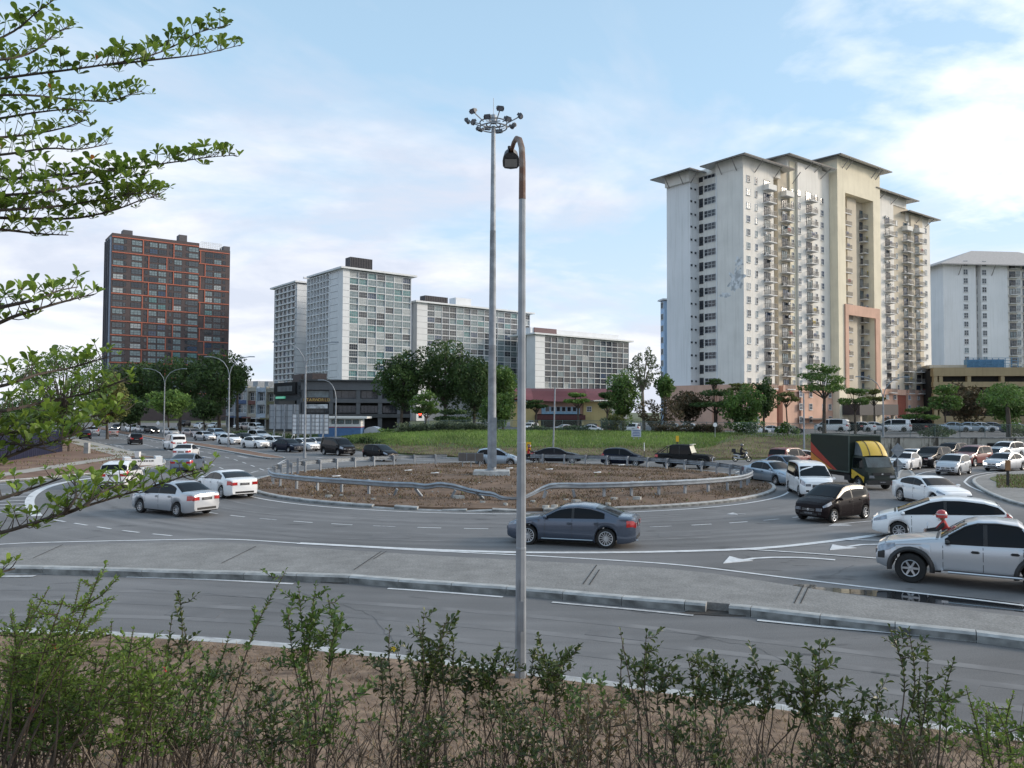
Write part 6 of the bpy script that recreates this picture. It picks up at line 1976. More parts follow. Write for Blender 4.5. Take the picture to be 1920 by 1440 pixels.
def screen_shop():
    b = Bld('screen_shophouse', 'black shophouse wing with large dark screen and pale roof lettering', 'building', 513, 187, (0.61, -0.79), 0.3)
    X = b.sx
    top = b.zz(513, 720)
    x1 = X(565)
    b.box('wall', 0, x1, 0.3, 14, -0.3, top, M_CHAR)
    b.box('sign_panel', 0.5, x1 - 3.0, -0.15, 0.28, top - 2.7, top - 0.1, M_DARK)
    lt = pm('pale_letters', (0.24, 0.25, 0.26), 0.6)
    n_ = 11
    for i in range(n_):      # unreadable at this size: plain upright strokes of the letter row
        x = 3.0 + (x1 - 7.5) * i / n_
        b.box('letter_stroke', x, x + (x1 - 7.5) / n_ * 0.62, -0.22, -0.16, top - 2.1, top - 0.9, lt)
    b.box('green_lettering', 1.5, 6.5, -0.1, 0.27, top - 3.7, top - 3.2, emat('green_sign', (0.10, 0.45, 0.30), 0.3))
    b.box('dark_screen', 3.5, x1 - 3.2, -0.12, 0.26, top - 9.8, top - 4.2, pm('black_screen', (0.012, 0.016, 0.016), 0.5))
    for k, z in enumerate((top - 1.8, top - 3.2)): put_window(b, window_mesh(0.9, 0.9, 2, 2, 0.08, M_DFRAME, sill=False), x1 - 1.5, 0.29, z, 0, 1)
    b.box('stair_strip', x1 - 2.6, x1 - 0.4, 0.1, 0.28, -0.3, top - 4, M_CHAR2)
    for x in (x1 * 0.25, x1 * 0.62): b.box('roof_hut', x, x + 5, 3, 6.4, top + 0.01, top + 1.9, pm('hut_brown', (0.11, 0.085, 0.08), 0.85))
screen_shop()
def rowshop(i, p0, p1, Y, wall, sign, label, z=0.2):
    b = Bld('shophouse', label, 'building', p0, Y, (0.72, -0.69), z, 'row of old three storey shophouses')
    X = b.sx
    x1 = X(p1)
    top = b.zz(p0, 727 + i * 0.5)
    b.box('wall', 0, x1, 0.8, 16, -0.3, top, wall)
    f = (top - 0.6) / 3
    for k in range(3):
        b.box('floor_band', 0, x1, 0, 0.79, f * (k + 1) - 0.5, f * (k + 1) + 0.45, sign if k == 1 else wall)
    for x in (0, x1 - 0.35): b.box('pier', x, x + 0.35, -0.1, 0.78, -0.3, top + 0.3, wall)
    for k in (1, 2):
        put_window(b, window_mesh((x1 - 0.9) / 2 - 0.1, f - 1.3, 2, 2, 0.10, M_WFRAME, sill=False), x1 * 0.28, 0.78, f * k + 0.5, 0, (0, 1)[k % 2])
        put_window(b, window_mesh((x1 - 0.9) / 2 - 0.1, f - 1.3, 2, 2, 0.10, M_WFRAME, sill=False), x1 * 0.73, 0.78, f * k + 0.5, 0, (1, 5, 0)[i % 3])
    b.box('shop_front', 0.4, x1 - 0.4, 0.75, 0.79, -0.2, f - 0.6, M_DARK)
    b.box('awning', 0.2, x1 - 0.2, -1.6, -0.05, f - 0.75, f - 0.45, sign)
    b.box('roof_hut', x1 * 0.3, x1 * 0.7, 4, 8, top + 0.01, top + 1.6, M_SHG)
    return b
M_SHG = pm('shop_grey', (0.30, 0.32, 0.34), 0.85, var=0.12, streak=0.25)
M_SHB = pm('shop_blue', (0.42, 0.48, 0.55), 0.85, var=0.1, streak=0.25)
M_SHC = pm('shop_cream', (0.40, 0.37, 0.31), 0.85, var=0.12, streak=0.25)
SH = [(425, 441, 222, M_SHG, pm('awning_brown', (0.10, 0.06, 0.05), 0.8), 'grey shophouse farthest along the row beside the big tree'),
      (441, 464, 214, M_SHG, pm('awning_blue', (0.06, 0.10, 0.20), 0.8), 'grey shophouse with dark blue shop awning'),
      (464, 481, 206, M_SHC, pm('awning_maroon', (0.16, 0.06, 0.05), 0.8), 'cream shophouse with maroon band'),
      (481, 499, 200, M_SHB, pm('awning_white', (0.5, 0.5, 0.5), 0.8), 'light blue shophouse with white shop awning'),
      (499, 516, 194, M_SHC, pm('awning_olive', (0.20, 0.19, 0.10), 0.8), 'cream shophouse next to the black corner building')]
for i, a in enumerate(SH): rowshop(i, a[0], a[1], a[2], a[3], a[4], a[5])
# low site shed with blue base and white marquee beside the grass
b = Bld('site_shed', 'low white shed with blue lower wall behind the billboards', 'building', 586, 118, (1.0, 0.05), 0.4)
b.box('blue_wall', 0, b.sx(677), 0, 4, -0.3, b.zz(620, 803), pm('shed_blue', (0.07, 0.16, 0.34), 0.7, var=0.1))
b.box('red_strip', -0.03, b.sx(677) + 0.03, -0.04, 4, b.zz(620, 802.9), b.zz(620, 801.5), pm('shed_red', (0.35, 0.06, 0.06), 0.7))
b.box('white_wall', 0, b.sx(677), 0, 4, b.zz(620, 801.4), b.zz(620, 786), M_PALEW)
b.box('shed_roof', -0.6, b.sx(690), -1.0, 5, b.zz(620, 785.8), b.zz(620, 782), M_SOFFIT)
for p in (628, 640, 654, 668): put_window(b, window_mesh(0.8, 0.55, 2, 1, 0.06, M_DFRAME, sill=False), b.sx(p), 0, b.zz(640, 795.5), 0, 5)
b = Bld('marquee', 'small white marquee tent beside the low blue shed', 'tent', 682, 121, (1.0, 0.05), 0.5)
rows = []
for k in range(9):
    a = math.pi * k / 8
    w_ = b.sx(714) / 2
    rows.append([(w_ - w_ * math.cos(a) * 0.98, y, 0.7 + 1.1 * math.sin(a) ** 0.7) for y in (0, 2, 4)])
MB().grid(rows).build('canopy', [M_PALE], b.root)
mb = MB()
poly = [(r_[0][0], 0.0, r_[0][2]) for r_ in rows]
mb.add(poly + [(poly[-1][0], 0, -0.3), (poly[0][0], 0, -0.3)], [tuple(range(len(poly) + 2))])
mb.build('end_wall', [M_PALE], b.root)
# ------------------------------------------------------------------ guardrail, lamps, signs, fences, walls
M_GALV = pm('galvanised_steel', (0.31, 0.34, 0.37), 0.42, 0.55, var=0.14, scale=3.0, detail=8)
M_GALVD = pm('weathered_steel', (0.27, 0.295, 0.325), 0.55, 0.35, var=0.2, scale=2.0, detail=8, streak=0.2)
M_RUST = pm('rusty_paint', (0.20, 0.105, 0.075), 0.7, var=0.35, scale=4, col2=(0.30, 0.27, 0.25), lo=0.45, hi=0.75, detail=9)
M_SIGNB = pm('sign_back', (0.22, 0.25, 0.28), 0.5, 0.3, var=0.1)
M_LED = pm('lamp_lens', (0.30, 0.32, 0.34), 0.2, var=0.1)
M_BLACKP = pm('black_paint', (0.02, 0.02, 0.02), 0.6)
M_WHITEP = pm('white_paint', (0.78, 0.79, 0.80), 0.6, var=0.05, streak=0.1)
M_YELP = pm('yellow_sign', (0.70, 0.42, 0.02), 0.5)

def guardrail():
    root = thing('guardrail', 'galvanised guardrail round the roundabout island, crushed on the near side', 'guardrail', RC)
    rt = [(-252, 15.4), (-210, 15.7), (-180, 15.9), (-155, 15.6), (-125, 13.6), (-90, 12.9), (-58, 13.5), (-28, 15.3), (0, 15.9), (40, 15.7), (90, 15.4)]
    n = 330
    path = []
    rnd = random.Random(2)
    for i in range(n + 1):
        a = 84 - 333 * i / n
        r = interp(rt, a)
        p = Vector((r * math.cos(R(a)), r * math.sin(R(a)), 0))
        dz = tw = 0.0
        if -150 < a < -30:
            x = p.x
            dz = interp([(-9, 0), (-6.6, -0.05), (-5.2, -0.02), (-4.4, -0.08), (-3.7, 0.07), (-3.0, -0.02), (-2.2, -0.22), (-1.4, -0.34), (-0.9, -0.36), (-0.5, -0.55), (0.35, -0.58), (0.9, -0.40), (1.5, -0.12), (2.0, 0.02), (2.6, 0.03), (3.6, 0.0)], x)
            out = interp([(-7, 0), (-5, 0.15), (-3.7, 0.35), (-2.4, 0.15), (-0.6, 0.75), (0.4, 0.8), (1.6, 0.25), (3.0, 0.0)], x)
            tw = interp([(-6, 0), (-3.7, 0.25), (-1, 0.5), (0, 0.9), (1.4, 0.6), (2.4, -0.25), (3.6, 0)], x)
            p += Vector((0, -out, 0))
        path.append((p, dz, tw))
    prof = [(0.0, 0.47), (0.035, 0.50), (0.075, 0.53), (0.075, 0.56), (0.02, 0.605), (0.02, 0.645), (0.075, 0.69), (0.075, 0.72), (0.035, 0.75), (0.0, 0.785)]
    seg = 13
    for s0 in range(0, n, seg):
        rows = []
        for i in range(s0, min(s0 + seg, n) + 1):
            p, dz, tw = path[i]
            q0, q1 = path[max(i - 1, 0)][0], path[min(i + 1, n)][0]
            t = (q1 - q0).normalized()
            nn = Vector((-t.y, t.x, 0))
            if nn.dot(p) < 0: nn = -nn
            row = []
            for o_, z in prof:
                zz_ = z - 0.63
                ca, sa = math.cos(tw), math.sin(tw)
                oo, zz2 = o_ * ca + zz_ * sa, -o_ * sa + zz_ * ca
                row.append((p.x + nn.x * oo, p.y + nn.y * oo, 0.20 + 0.63 + zz2 + dz))
            row += [(x - nn.x * 0.006, y - nn.y * 0.006, z) for x, y, z in reversed(row)]
            rows.append(row)
        MB().grid(rows, sm=True).build('rail_beam', [M_GALV], root, auto=25)
    for i in range(4, n, 7):
        p, dz, tw = path[i]
        if -0.75 < p.x < 1.2 and p.y < 0: continue
        t = (path[i + 1][0] - path[i - 1][0]).normalized()
        nn = Vector((-t.y, t.x, 0))
        if nn.dot(p) < 0: nn = -nn
        lean = Matrix.Identity(3)
        zt_ = 0.80
        if p.y < 0 and -6.8 < p.x < 3.4:
            lean = Matrix.Rotation(rnd.choice((-1, 1)) * rnd.uniform(0.15, 0.75), 3, 'Y') @ Matrix.Rotation(rnd.uniform(-0.2, 0.5), 3, 'X')
            zt_ = rnd.uniform(0.42, 0.62)
        mb = MB()
        ang_ = math.atan2(t.y, t.x)
        rm = lean @ Matrix.Rotation(ang_, 3, 'Z')
        b0 = Vector((p.x - nn.x * 0.19, p.y - nn.y * 0.19, 0.18))
        mb.box(b0 + lean @ Vector((0, 0, zt_ / 2)), (0.13, 0.11, zt_), 0, M=rm)
        if zt_ > 0.75: mb.box(Vector((p.x - nn.x * 0.07, p.y - nn.y * 0.07, 0.20 + 0.63 + dz)), (0.15, 0.13, 0.34), 0, rz=ang_)
        mb.build('post', [M_GALVD], root)
    # delineators on the left end
    for a in (178, 171):
        MB().box((15.3 * math.cos(R(a)), 15.3 * math.sin(R(a)), 0.75), (0.16, 0.06, 1.1)).build('post', [M_GALVD], root)
    return root
guardrail()
# rubble thrown up by the crash
rnd = random.Random(77)
RUBL = ['largest flat slab of broken kerb lying under the sagging rail', 'broken kerb lump under the bent rail, farthest towards the white sedan', 'second small broken lump under the bent rail near the white sedan', 'broken lump right of the street lamp where the rail rises again', 'broken lump below the rising part of the crushed rail', 'flat broken lump above the roof of the grey sedan', 'broken lump under the straight rail above the grey sedan tail', 'largest broken lump under the straight rail right of the lamp post', 'broken lump at the gap in the kerb above the grey sedan', 'smallest broken lump under the bent rail', 'small broken lump below the sagging rail left of the street lamp', 'broken lump right beside the street lamp pole on the soil', 'broken lump between kerb gap and grey sedan roof', 'small lump on the kerb edge above the grey sedan boot']
LITL = ['scrap of litter just left of the mast base', 'scrap of litter by the far rail left of the mast', 'scrap of litter by the far rail below the dark hatchback', 'scrap of litter just right of the street lamp pole', 'scrap of litter on the soil near the bent rail end', 'scrap of litter above the kink in the near rail', 'scrap of litter in the middle of the soil right of the lamp', 'scrap of litter on the soil towards the straight near rail']
M_RUB = pm('broken_concrete', (0.40, 0.40, 0.38), 0.9, var=0.2, scale=3)
for k, (px, py, s_) in enumerate(((858, 935, 0.75), (616, 931, 0.4), (640, 929, 0.3), (1000, 941, 0.35), (1062, 938, 0.32), (1080, 941, 0.5), (1150, 936, 0.45), (1195, 936, 0.6), (1023, 951, 0.4), (700, 936, 0.25), (905, 942, 0.3), (948, 946, 0.35), (1040, 950, 0.4), (1140, 945, 0.3))):
    c = P(px, py, 0.2)
    mb = MB()
    pts = [(s_ * 0.5 * math.cos(a) * rnd.uniform(0.6, 1.1), s_ * 0.24 * math.sin(a) * rnd.uniform(0.6, 1.1)) for a in [j * math.pi / 3.5 for j in range(7)]]
    mb.prism(pts, -0.05, s_ * 0.22)
    tag(mb.build('concrete_chunk', [M_RUB], None, c, rz=rnd.uniform(-0.4, 0.4)), RUBL[k], 'rubble', 'broken kerb lumps by the guardrail')
for k, (px, py) in enumerate(((815, 887), (765, 882), (1165, 872), (955, 878), (630, 893), (745, 912), (1030, 880), (1120, 886))):
    c = P(px, py, 0.4)
    mb = MB().box((0, 0, 0.015), (0.5, 0.22, 0.03), 0, 0.3).box((0.15, 0.1, 0.04), (0.25, 0.2, 0.02), 0, 1.0)
    tag(mb.build('litter_scrap', [M_WHITEP], None, c), LITL[k], 'litter', 'scraps of litter on the island soil')

def high_mast():
    c = P(922, 890, 0.3)
    root = thing('high_mast_light', 'very tall tapered high mast with a ring of floodlights', 'street light', (c.x, c.y, 0.25))
    MB().box((0, 0, 0.1), (2.6, 2.2, 0.5), 0, taper=0.94).build('concrete_base', [M_KERB], root)
    prof = [(0.55, 0.35), (0.55, 0.40), (0.36, 0.42)]
    hgt = 24.4
    MB().lathe([(0.46, 0.35), (0.46, 0.40), (0.31, 0.42), (0.29, 4.0), (0.26, 9.0), (0.264, 9.01), (0.252, 9.02), (0.205, 17.0), (0.21, 17.01), (0.197, 17.02), (0.145, hgt), (0.001, hgt + 0.02)], 16).build('mast', [M_GALVD], root)
    MB().box((0.16, -0.30, 2.3), (0.34, 0.16, 3.4)).build('service_door', [M_GALVD], root)
    ring = MB()
    for rr_, z in ((0.95, hgt - 0.1), (0.95, hgt + 0.25), (0.5, hgt + 0.1)):
        ring.tube([(rr_ * math.cos(a), rr_ * math.sin(a), z) for a in [2 * math.pi * k / 24 for k in range(25)]], 0.045, 6)
    for k in range(6):
        a = 2 * math.pi * k / 6
        ring.tube([(0.18 * math.cos(a), 0.18 * math.sin(a), hgt + 0.3), (0.95 * math.cos(a), 0.95 * math.sin(a), hgt + 0.08)], 0.04, 5)
    ring.build('lamp_ring', [M_GALVD], root)
    MB().lathe([(0.001, hgt + 0.9), (0.22, hgt + 0.75), (0.26, hgt + 0.3), (0.2, hgt + 0.2)], 12).tube([(0, 0, hgt + 0.8), (0, 0, hgt + 2.0)], 0.02, 5).build('mast_head', [M_GALVD], root)
    for k in range(12):
        a = 2 * math.pi * (k + 0.5) / 12
        d = Vector((math.cos(a), math.sin(a), 0))
        up = 0.55 if k % 2 else 0.15
        ro = 1.95 if k % 2 else 1.45
        e = d * ro + Vector((0, 0, hgt + up))
        arm = MB().tube([d * 0.93 + Vector((0, 0, hgt + 0.1)), d * (ro - 0.35) + Vector((0, 0, hgt + up * 0.7)), e], 0.04, 5).build('lamp_arm', [M_GALVD], root)
        fl_ = MB()
        t = Vector((-d.y, d.x, 0))
        axis = (d * 0.75 + Vector((0, 0, -0.5))).normalized()
        w_ = axis.cross(t)
        M = Matrix((t, w_, axis)).transposed()
        fl_.box(e, (0.42, 0.34, 0.12), 0, M=M)
        fl_.box(e + axis * 0.095, (0.34, 0.27, 0.01), 1, M=M)
        for s_ in (-0.23, 0.23): fl_.box(e + t * s_ - axis * 0.03, (0.03, 0.2, 0.3), 0, M=M)
        fl_.build('floodlight', [pm('flood_housing', (0.075, 0.085, 0.10), 0.5, 0.2), pm('flood_lens', (0.12, 0.13, 0.16), 0.25)], root)
high_mast()

def near_lamp():
    c = P(976, 1272, 0.14)
    root = thing('street_lamp', 'tall grey street lamp post with rusty curved top and hanging lamp head', 'street light', (c.x, c.y, 0.1))
    hgt = 8.24
    MB().lathe([(0.13, 0), (0.13, 0.03), (0.094, 0.04), (0.086, 2.2), (0.089, 2.21), (0.088, 2.24), (0.084, 2.25), (0.074, 4.0), (0.077, 4.01), (0.073, 4.03), (0.058, hgt)], 8, sm=False).build('pole', [M_GALVD], root)
    MB().box((-0.035, -0.083, 1.55), (0.012, 0.012, 0.35)).box((0.0, -0.078, 1.1), (0.09, 0.02, 0.5)).build('service_hatch', [M_GALVD], root)
    MB().tube([(0, 0, hgt - 0.02), (0, 0, hgt + 0.6), (-0.01, 0.02, hgt + 0.88), (-0.05, 0.08, hgt + 1.05), (-0.10, 0.22, hgt + 1.12), (-0.15, 0.42, hgt + 1.11), (-0.19, 0.60, hgt + 1.03)], [0.061, 0.056, 0.054, 0.05, 0.046, 0.04, 0.036], 10).build('bracket', [M_RUST], root)
    hd = MB()
    rows = []
    for k, (y, w_, h_) in enumerate(((0.55, 0.05, 0.05), (0.60, 0.10, 0.07), (0.67, 0.14, 0.09), (0.78, 0.155, 0.09), (0.93, 0.15, 0.06), (0.99, 0.115, 0.03))):
        z = hgt + 1.01 - 0.36 * (y - 0.55)
        rows.append([(-0.20 - w_, y, z - 0.03), (-0.20 - w_ * 0.8, y, z + h_ * 0.7), (-0.20, y, z + h_), (-0.20 + w_ * 0.8, y, z + h_ * 0.7), (-0.20 + w_, y, z - 0.03), (-0.20, y, z - 0.045), (-0.20 - w_, y, z - 0.03)])
    hd.grid(rows, flip=True)
    h_ = hd.build('lamp_head', [pm('lamp_housing', (0.075, 0.08, 0.09), 0.5, 0.2)], root)
    MB().add([(-0.31, 0.70, hgt + 0.905), (-0.09, 0.70, hgt + 0.905), (-0.09, 0.92, hgt + 0.826), (-0.31, 0.92, hgt + 0.826)], [(0, 1, 2, 3)]).build('lens', [M_LED], h_)
    MB().lathe([(0.03, 0), (0.03, 0.07), (0.001, 0.08)], 8, c=(-0.23, 0.64, hgt + 1.05)).build('photocell', [M_TRIM], h_)
near_lamp()

def twin_lamp(px, by, ty, half, label, z=0.12, lean=0.0, arms=(1, 1), ang=0.0):
    c = P(px, by, z)
    hgt = H + (772 - ty) * c.y / F - z
    hw = half * c.y / F
    root = thing('twin_lamp_post' if arms == (1, 1) else 'lamp_post', label, 'street light', (c.x, c.y, z), R(ang), 'grey lamp posts along the roads')
    zj = hgt - 2.3
    MB().tube([(0, 0, -0.1), (0, 0, 0.4)], 0.17, 10).tube([(0, 0, 0), (0, 0, zj)], [0.12, 0.075], 10).build('pole', [M_GALVD], root)
    for s_, on in ((-1, arms[0]), (1, arms[1])):
        if not on: continue
        pts = [Vector((s_ * hw * x, 0, zj + 2.3 * z_)) for x, z_ in ((0, 0), (0.10, 0.38), (0.30, 0.70), (0.55, 0.88), (0.85, 0.98), (1.0, 1.0))]
        MB().tube(pts, 0.05, 6).build('arm', [M_GALVD], root)
        MB().box((s_ * (hw + 0.35), 0, hgt + 0.02), (0.85, 0.24, 0.11), taper=0.85).build('lamp_head', [M_SIGNB], root)
    return root
twin_lamp(307, 821, 694, 32, 'twin armed lamp post on the soil median by the light green tree')
twin_lamp(428, 838, 671, 36, 'twin armed lamp post on the soil median before the shophouse row')
twin_lamp(571, 857, 643, 48, 'tallest twin armed lamp post in front of the billboards')
twin_lamp(629, 829, 714, 24, 'lamp post with one arm beside the blue shed', 0.4, arms=(1, 0))
twin_lamp(1657, 853, 704, 38, 'twin armed lamp post behind the cargo box of the truck', 0.1)
twin_lamp(44, 812, 690, 26, 'lamp post behind the leafy branches and the blue hoarding', 0.1, arms=(0, 1))
def pole(px, by, ty, r, z, label, lean=0.0, mat=None):
    c = P(px, by, z)
    hgt = H + (772 - ty) * c.y / F - z
    o = MB().tube([(0, 0, -0.2), (lean * hgt, 0, hgt)], [r, r * 0.7], 10).build('pole', [mat or M_GALVD], None, (c.x, c.y, z))
    return o
hz_ = hill_z(4.3, 82)
tag(pole(1037, 847, 724, 0.09, 0.6, '', 0.03), 'thin leaning grey pole standing on the grass bank', 'pole')
tag(pole(1508, 857, 735, 0.10, 0.12, ''), 'straight grey pole at the bank foot close to the truck', 'pole')

def rect_sign(name, label, px, by, z, cx, cy, w, h, face, extra=None, npost=1, diamond=False, cat='sign', rz=0.0):
    """sign panel (centre given by its pixel row) on round posts; sizes in metres"""
    c = P(px, by, z)
    zc = H + (772 - cy) * c.y / F - z
    root = thing(name, label, cat, (c.x, c.y, z), rz)
    for k in range(npost):
        x = 0 if npost == 1 else -w / 2 + w * (k + 0.5) / npost
        MB().tube([(x, 0.05, -0.1), (x, 0.05, zc + h * 0.45)], 0.04, 8).build('post', [M_GALVD], root)
    if diamond:
        s_ = w / 2
        MB().add([(-s_, -0.02, zc), (0, -0.02, zc - s_), (s_, -0.02, zc), (0, -0.02, zc + s_), (-s_, 0.0, zc), (0, 0.0, zc - s_), (s_, 0.0, zc), (0, 0.0, zc + s_)], [(0, 1, 2, 3), (7, 6, 5, 4), (0, 4, 5, 1), (1, 5, 6, 2), (2, 6, 7, 3), (3, 7, 4, 0)]).build('panel', [face], root)
    else:
        MB().box((0, -0.01, zc), (w, 0.03, h)).build('panel', [face], root)
    if extra: extra(root, zc, w, h)
    return root
def second(root, zc, w, h):
    s_ = w / 2
    z2 = zc - w * 1.05
    MB().add([(-s_, 0.10, z2), (0, 0.10, z2 - s_), (s_, 0.10, z2), (0, 0.10, z2 + s_), (-s_, 0.12, z2), (0, 0.12, z2 - s_), (s_, 0.12, z2), (0, 0.12, z2 + s_)], [(0, 1, 2, 3), (7, 6, 5, 4), (0, 4, 5, 1), (1, 5, 6, 2), (2, 6, 7, 3), (3, 7, 4, 0)]).build('panel', [M_SIGNB], root)
    for zz_ in (zc, z2): MB().box((0, -0.05, zz_), (w * 0.55, 0.04, 0.05)).build('clamp_bar', [M_GALV], root)
rect_sign('diamond_sign', 'pair of grey diamond sign backs on one post beside the truck', 1684, 895, 0.15, 1684, 841, 1.02, 0.9, M_SIGNB, second, diamond=True)
def dark_tick(root, zc, w, h): MB().box((0, -0.035, zc), (0.10, 0.02, w * 0.45)).build('symbol', [M_BLACKP], root)
rect_sign('diamond_sign', 'white diamond sign with dark symbol under the road trees', 374, 822, 0.12, 374, 801, 1.0, 0.9, M_WHITEP, dark_tick, diamond=True)
rect_sign('diamond_sign', 'small white diamond sign farther under the dark trees', 296, 811, 0.12, 296, 796, 0.9, 0.9, M_WHITEP, None, diamond=True)
def black_bar(root, zc, w, h):
    MB().box((0, -0.035, zc + 0.15), (w * 0.45, 0.02, h * 0.16)).box((0, -0.036, zc - 0.1), (w * 0.2, 0.02, h * 0.4)).build('symbol', [M_BLACKP], root)
rect_sign('road_sign', 'small yellow road sign with black symbol on the grass edge', 991, 862, 0.1, 991, 837, 0.46, 0.85, M_YELP, black_bar)
def panels(root, zc, w, h):
    for k in range(3): MB().box((-w / 3 + w / 3 * k, -0.045, zc), (w / 3 - 0.06, 0.03, h - 0.06)).build('backing_panel', [pm('panel_brown', (0.11, 0.10, 0.095), 0.7)], root)
rect_sign('chevron_board', 'low dark chevron board seen from behind on white posts', 883, 876, 0.25, 883, 857, 2.0, 0.66, M_SIGNB, panels, 3)
def rows_txt(root, zc, w, h):
    for k in range(4): MB().box((0, -0.035, zc + h * (0.32 - 0.21 * k)), (w * (0.8 - 0.1 * (k % 2)), 0.02, h * 0.09)).build('print_line', [pm('print_blue', (0.08, 0.14, 0.30), 0.6)], root)
rect_sign('notice_board', 'white notice board with blue print near the bare tree trunk', 1193, 822, 1.95, 1193, 811, 1.0, 0.8, pm('notice_face', (0.45, 0.50, 0.56), 0.6), rows_txt, 2)
def round_sign():
    c = P(1341, 818, 1.95)
    root = thing('round_sign', 'round pale sign on a thin post below the umbrella trees', 'sign', (c.x, c.y, 1.95))
    zc = H + (772 - 795) * c.y / F - 1.95
    MB().tube([(0, 0.03, -0.1), (0, 0.03, zc)], 0.035, 8).build('post', [M_GALVD], root)
    MB().lathe([(0.001, -0.012), (0.24, -0.012), (0.24, 0.012), (0.001, 0.012)], 20, 0, 'Y', (0, 0, zc)).build('panel', [M_WHITEP], root)
round_sign()
def marker(px, by, ty, z, bands, top, label, r=0.07):
    c = P(px, by, z)
    hgt = H + (772 - ty) * c.y / F - z
    root = thing('marker_post', label, 'post', (c.x, c.y, z))
    for k in range(bands):
        MB().tube([(0, 0, hgt * k / bands - (0.1 if k == 0 else 0)), (0, 0, hgt * (k + 1) / bands)], r, 8).build('band', [M_BLACKP if k % 2 == 0 else M_WHITEP], root)
    if top: MB().box((0, -0.05, hgt + 0.25), (0.3, 0.04, 0.6)).build('plate', [top], root)
marker(1270, 858, 826, 0.12, 5, M_YELP, 'black and white post with yellow plate behind the boxy pickup')
marker(1208, 861, 829, 0.12, 2, None, 'thin white post on the grass above the dark hatchback', 0.035)
marker(513, 828, 803, 0.1, 5, None, 'black and white striped post under the grey billboard back')
marker(551, 832, 808, 0.1, 5, None, 'black and white striped post left of the white billboard')
marker(1723, 852, 823, 0.12, 5, None, 'black and white striped post against the retaining wall')
def short_post():
    c = P(1890, 912, 0.16)
    root = thing('wooden_post', 'short dark post with brown block on the traffic island', 'post', (c.x, c.y, 0.16))
    MB().box((0, 0, 0.5), (0.12, 0.12, 1.1)).build('post', [M_BLACKP], root)
    MB().box((0, -0.02, 1.3), (0.26, 0.16, 0.62)).build('block', [pm('wood_brown', (0.25, 0.13, 0.06), 0.7)], root)
short_post()
def traffic_light():
    Y = 132
    X = (797 - 960) / F * Y
    root = thing('traffic_light', 'red traffic light hanging from a curved mast arm before the trees', 'traffic light', (X, Y, 0.8))
    zc = H + (772 - 779) * Y / F - 0.8
    MB().tube([(0, 0, -0.3), (0, 0, zc + 0.6)], 0.09, 8).build('pole', [M_GALVD], root)
    MB().tube([(0.9, 0.2, -0.2), (0.6, 0.1, zc - 0.6), (-0.4, 0, zc + 0.15), (-1.3, 0, zc + 0.25)], 0.05, 6).build('arm', [M_GALVD], root)
    MB().box((-0.75, -0.1, zc), (0.55, 0.3, 1.0)).build('housing', [M_BLACKP], root)
    MB().lathe([(0.001, -0.10), (0.20, -0.08), (0.24, 0)], 12, 0, 'Y', (-0.75, -0.26, zc + 0.2)).build('red_lamp', [emat('red_light', (1.0, 0.05, 0.03), 4.0)], root)
traffic_light()
def billboard(px0, px1, py0, py1, Y, base_z, mat, label, nv, nh):
    x0, x1 = (px0 - 960) / F * Y, (px1 - 960) / F * Y
    z0, z1 = H + (772 - py1) * Y / F - base_z, H + (772 - py0) * Y / F - base_z
    w = x1 - x0
    root = thing('billboard', label, 'billboard', ((x0 + x1) / 2, Y, base_z))
    MB().box((0, 0.06, (z0 + z1) / 2), (w, 0.06, z1 - z0)).build('board', [mat], root)
    fm = pm('frame_steel', (0.16, 0.175, 0.19), 0.6, 0.2)
    for k in range(nv): MB().box((-w / 2 + w * k / (nv - 1), -0.05, (z0 + z1) / 2), (0.07, 0.06, z1 - z0)).build('upright', [fm], root)
    for k in range(nh): MB().box((0, 0.0, z0 + (z1 - z0) * k / (nh - 1)), (w, 0.05, 0.06)).build('cross_bar', [fm], root)
    for q in (-0.32, 0.02, 0.36):
        MB().box((w * q, -0.14, (z1 - 0.2) / 2), (0.16, 0.14, z1 + 0.2)).build('leg', [M_GALVD], root)
        MB().tube([(w * q, -0.2, 1.6), (w * q - 0.3, -1.0, 0)], 0.05, 6).build('brace', [M_GALVD], root)
billboard(506, 561, 760, 806, 112, 0.3, pm('board_grey', (0.30, 0.33, 0.36), 0.7, var=0.06), 'grey billboard back in front of the black shophouse', 6, 5)
billboard(549, 617, 778, 815, 101, 0.2, pm('board_white', (0.72, 0.74, 0.76), 0.7, var=0.04), 'white gridded billboard back in front of the blue shed', 9, 6)
def low_white_sign():
    a, c = P(233, 873, 0.13), P(304, 871, 0.13)
    d = c - a
    root = thing('low_white_sign_wall', 'low white sign wall with dark lettering on the tip of the soil verge', 'sign', a, math.atan2(d.y, d.x))
    w = d.length
    MB().box((w / 2, 0, 0.24), (w, 0.35, 0.52)).build('front_wall', [M_WHITEP], root)
    MB().box((0.25, 0.7, 0.32), (0.5, 1.8, 0.64)).box((w - 0.25, 0.6, 0.34), (0.5, 1.5, 0.68)).build('end_block', [M_WHITEP], root)
    MB().box((w / 2, 0.9, 0.30), (w - 1.2, 1.3, 0.5)).build('planter_bed', [pm('planter_dark', (0.05, 0.055, 0.07), 0.8)], root)
    rnd = random.Random(3)
    x = w * 0.36
    while x < w * 0.76:      # lettering too small to read in the photograph
        s_ = rnd.uniform(0.06, 0.13)
        MB().box((x, -0.185, 0.34), (s_, 0.02, 0.12)).build('letter', [M_BLACKP], root)
        x += s_ + 0.07
low_white_sign()
c = P(258, 861, 0.13)
tag(MB().box((0, 0, 0.35), (0.36, 0.3, 0.7), taper=1.25).build('white_box_post', [M_WHITEP], None, c), 'small white box post standing behind the low white sign wall', 'post')
c = P(163, 850, 0.13)
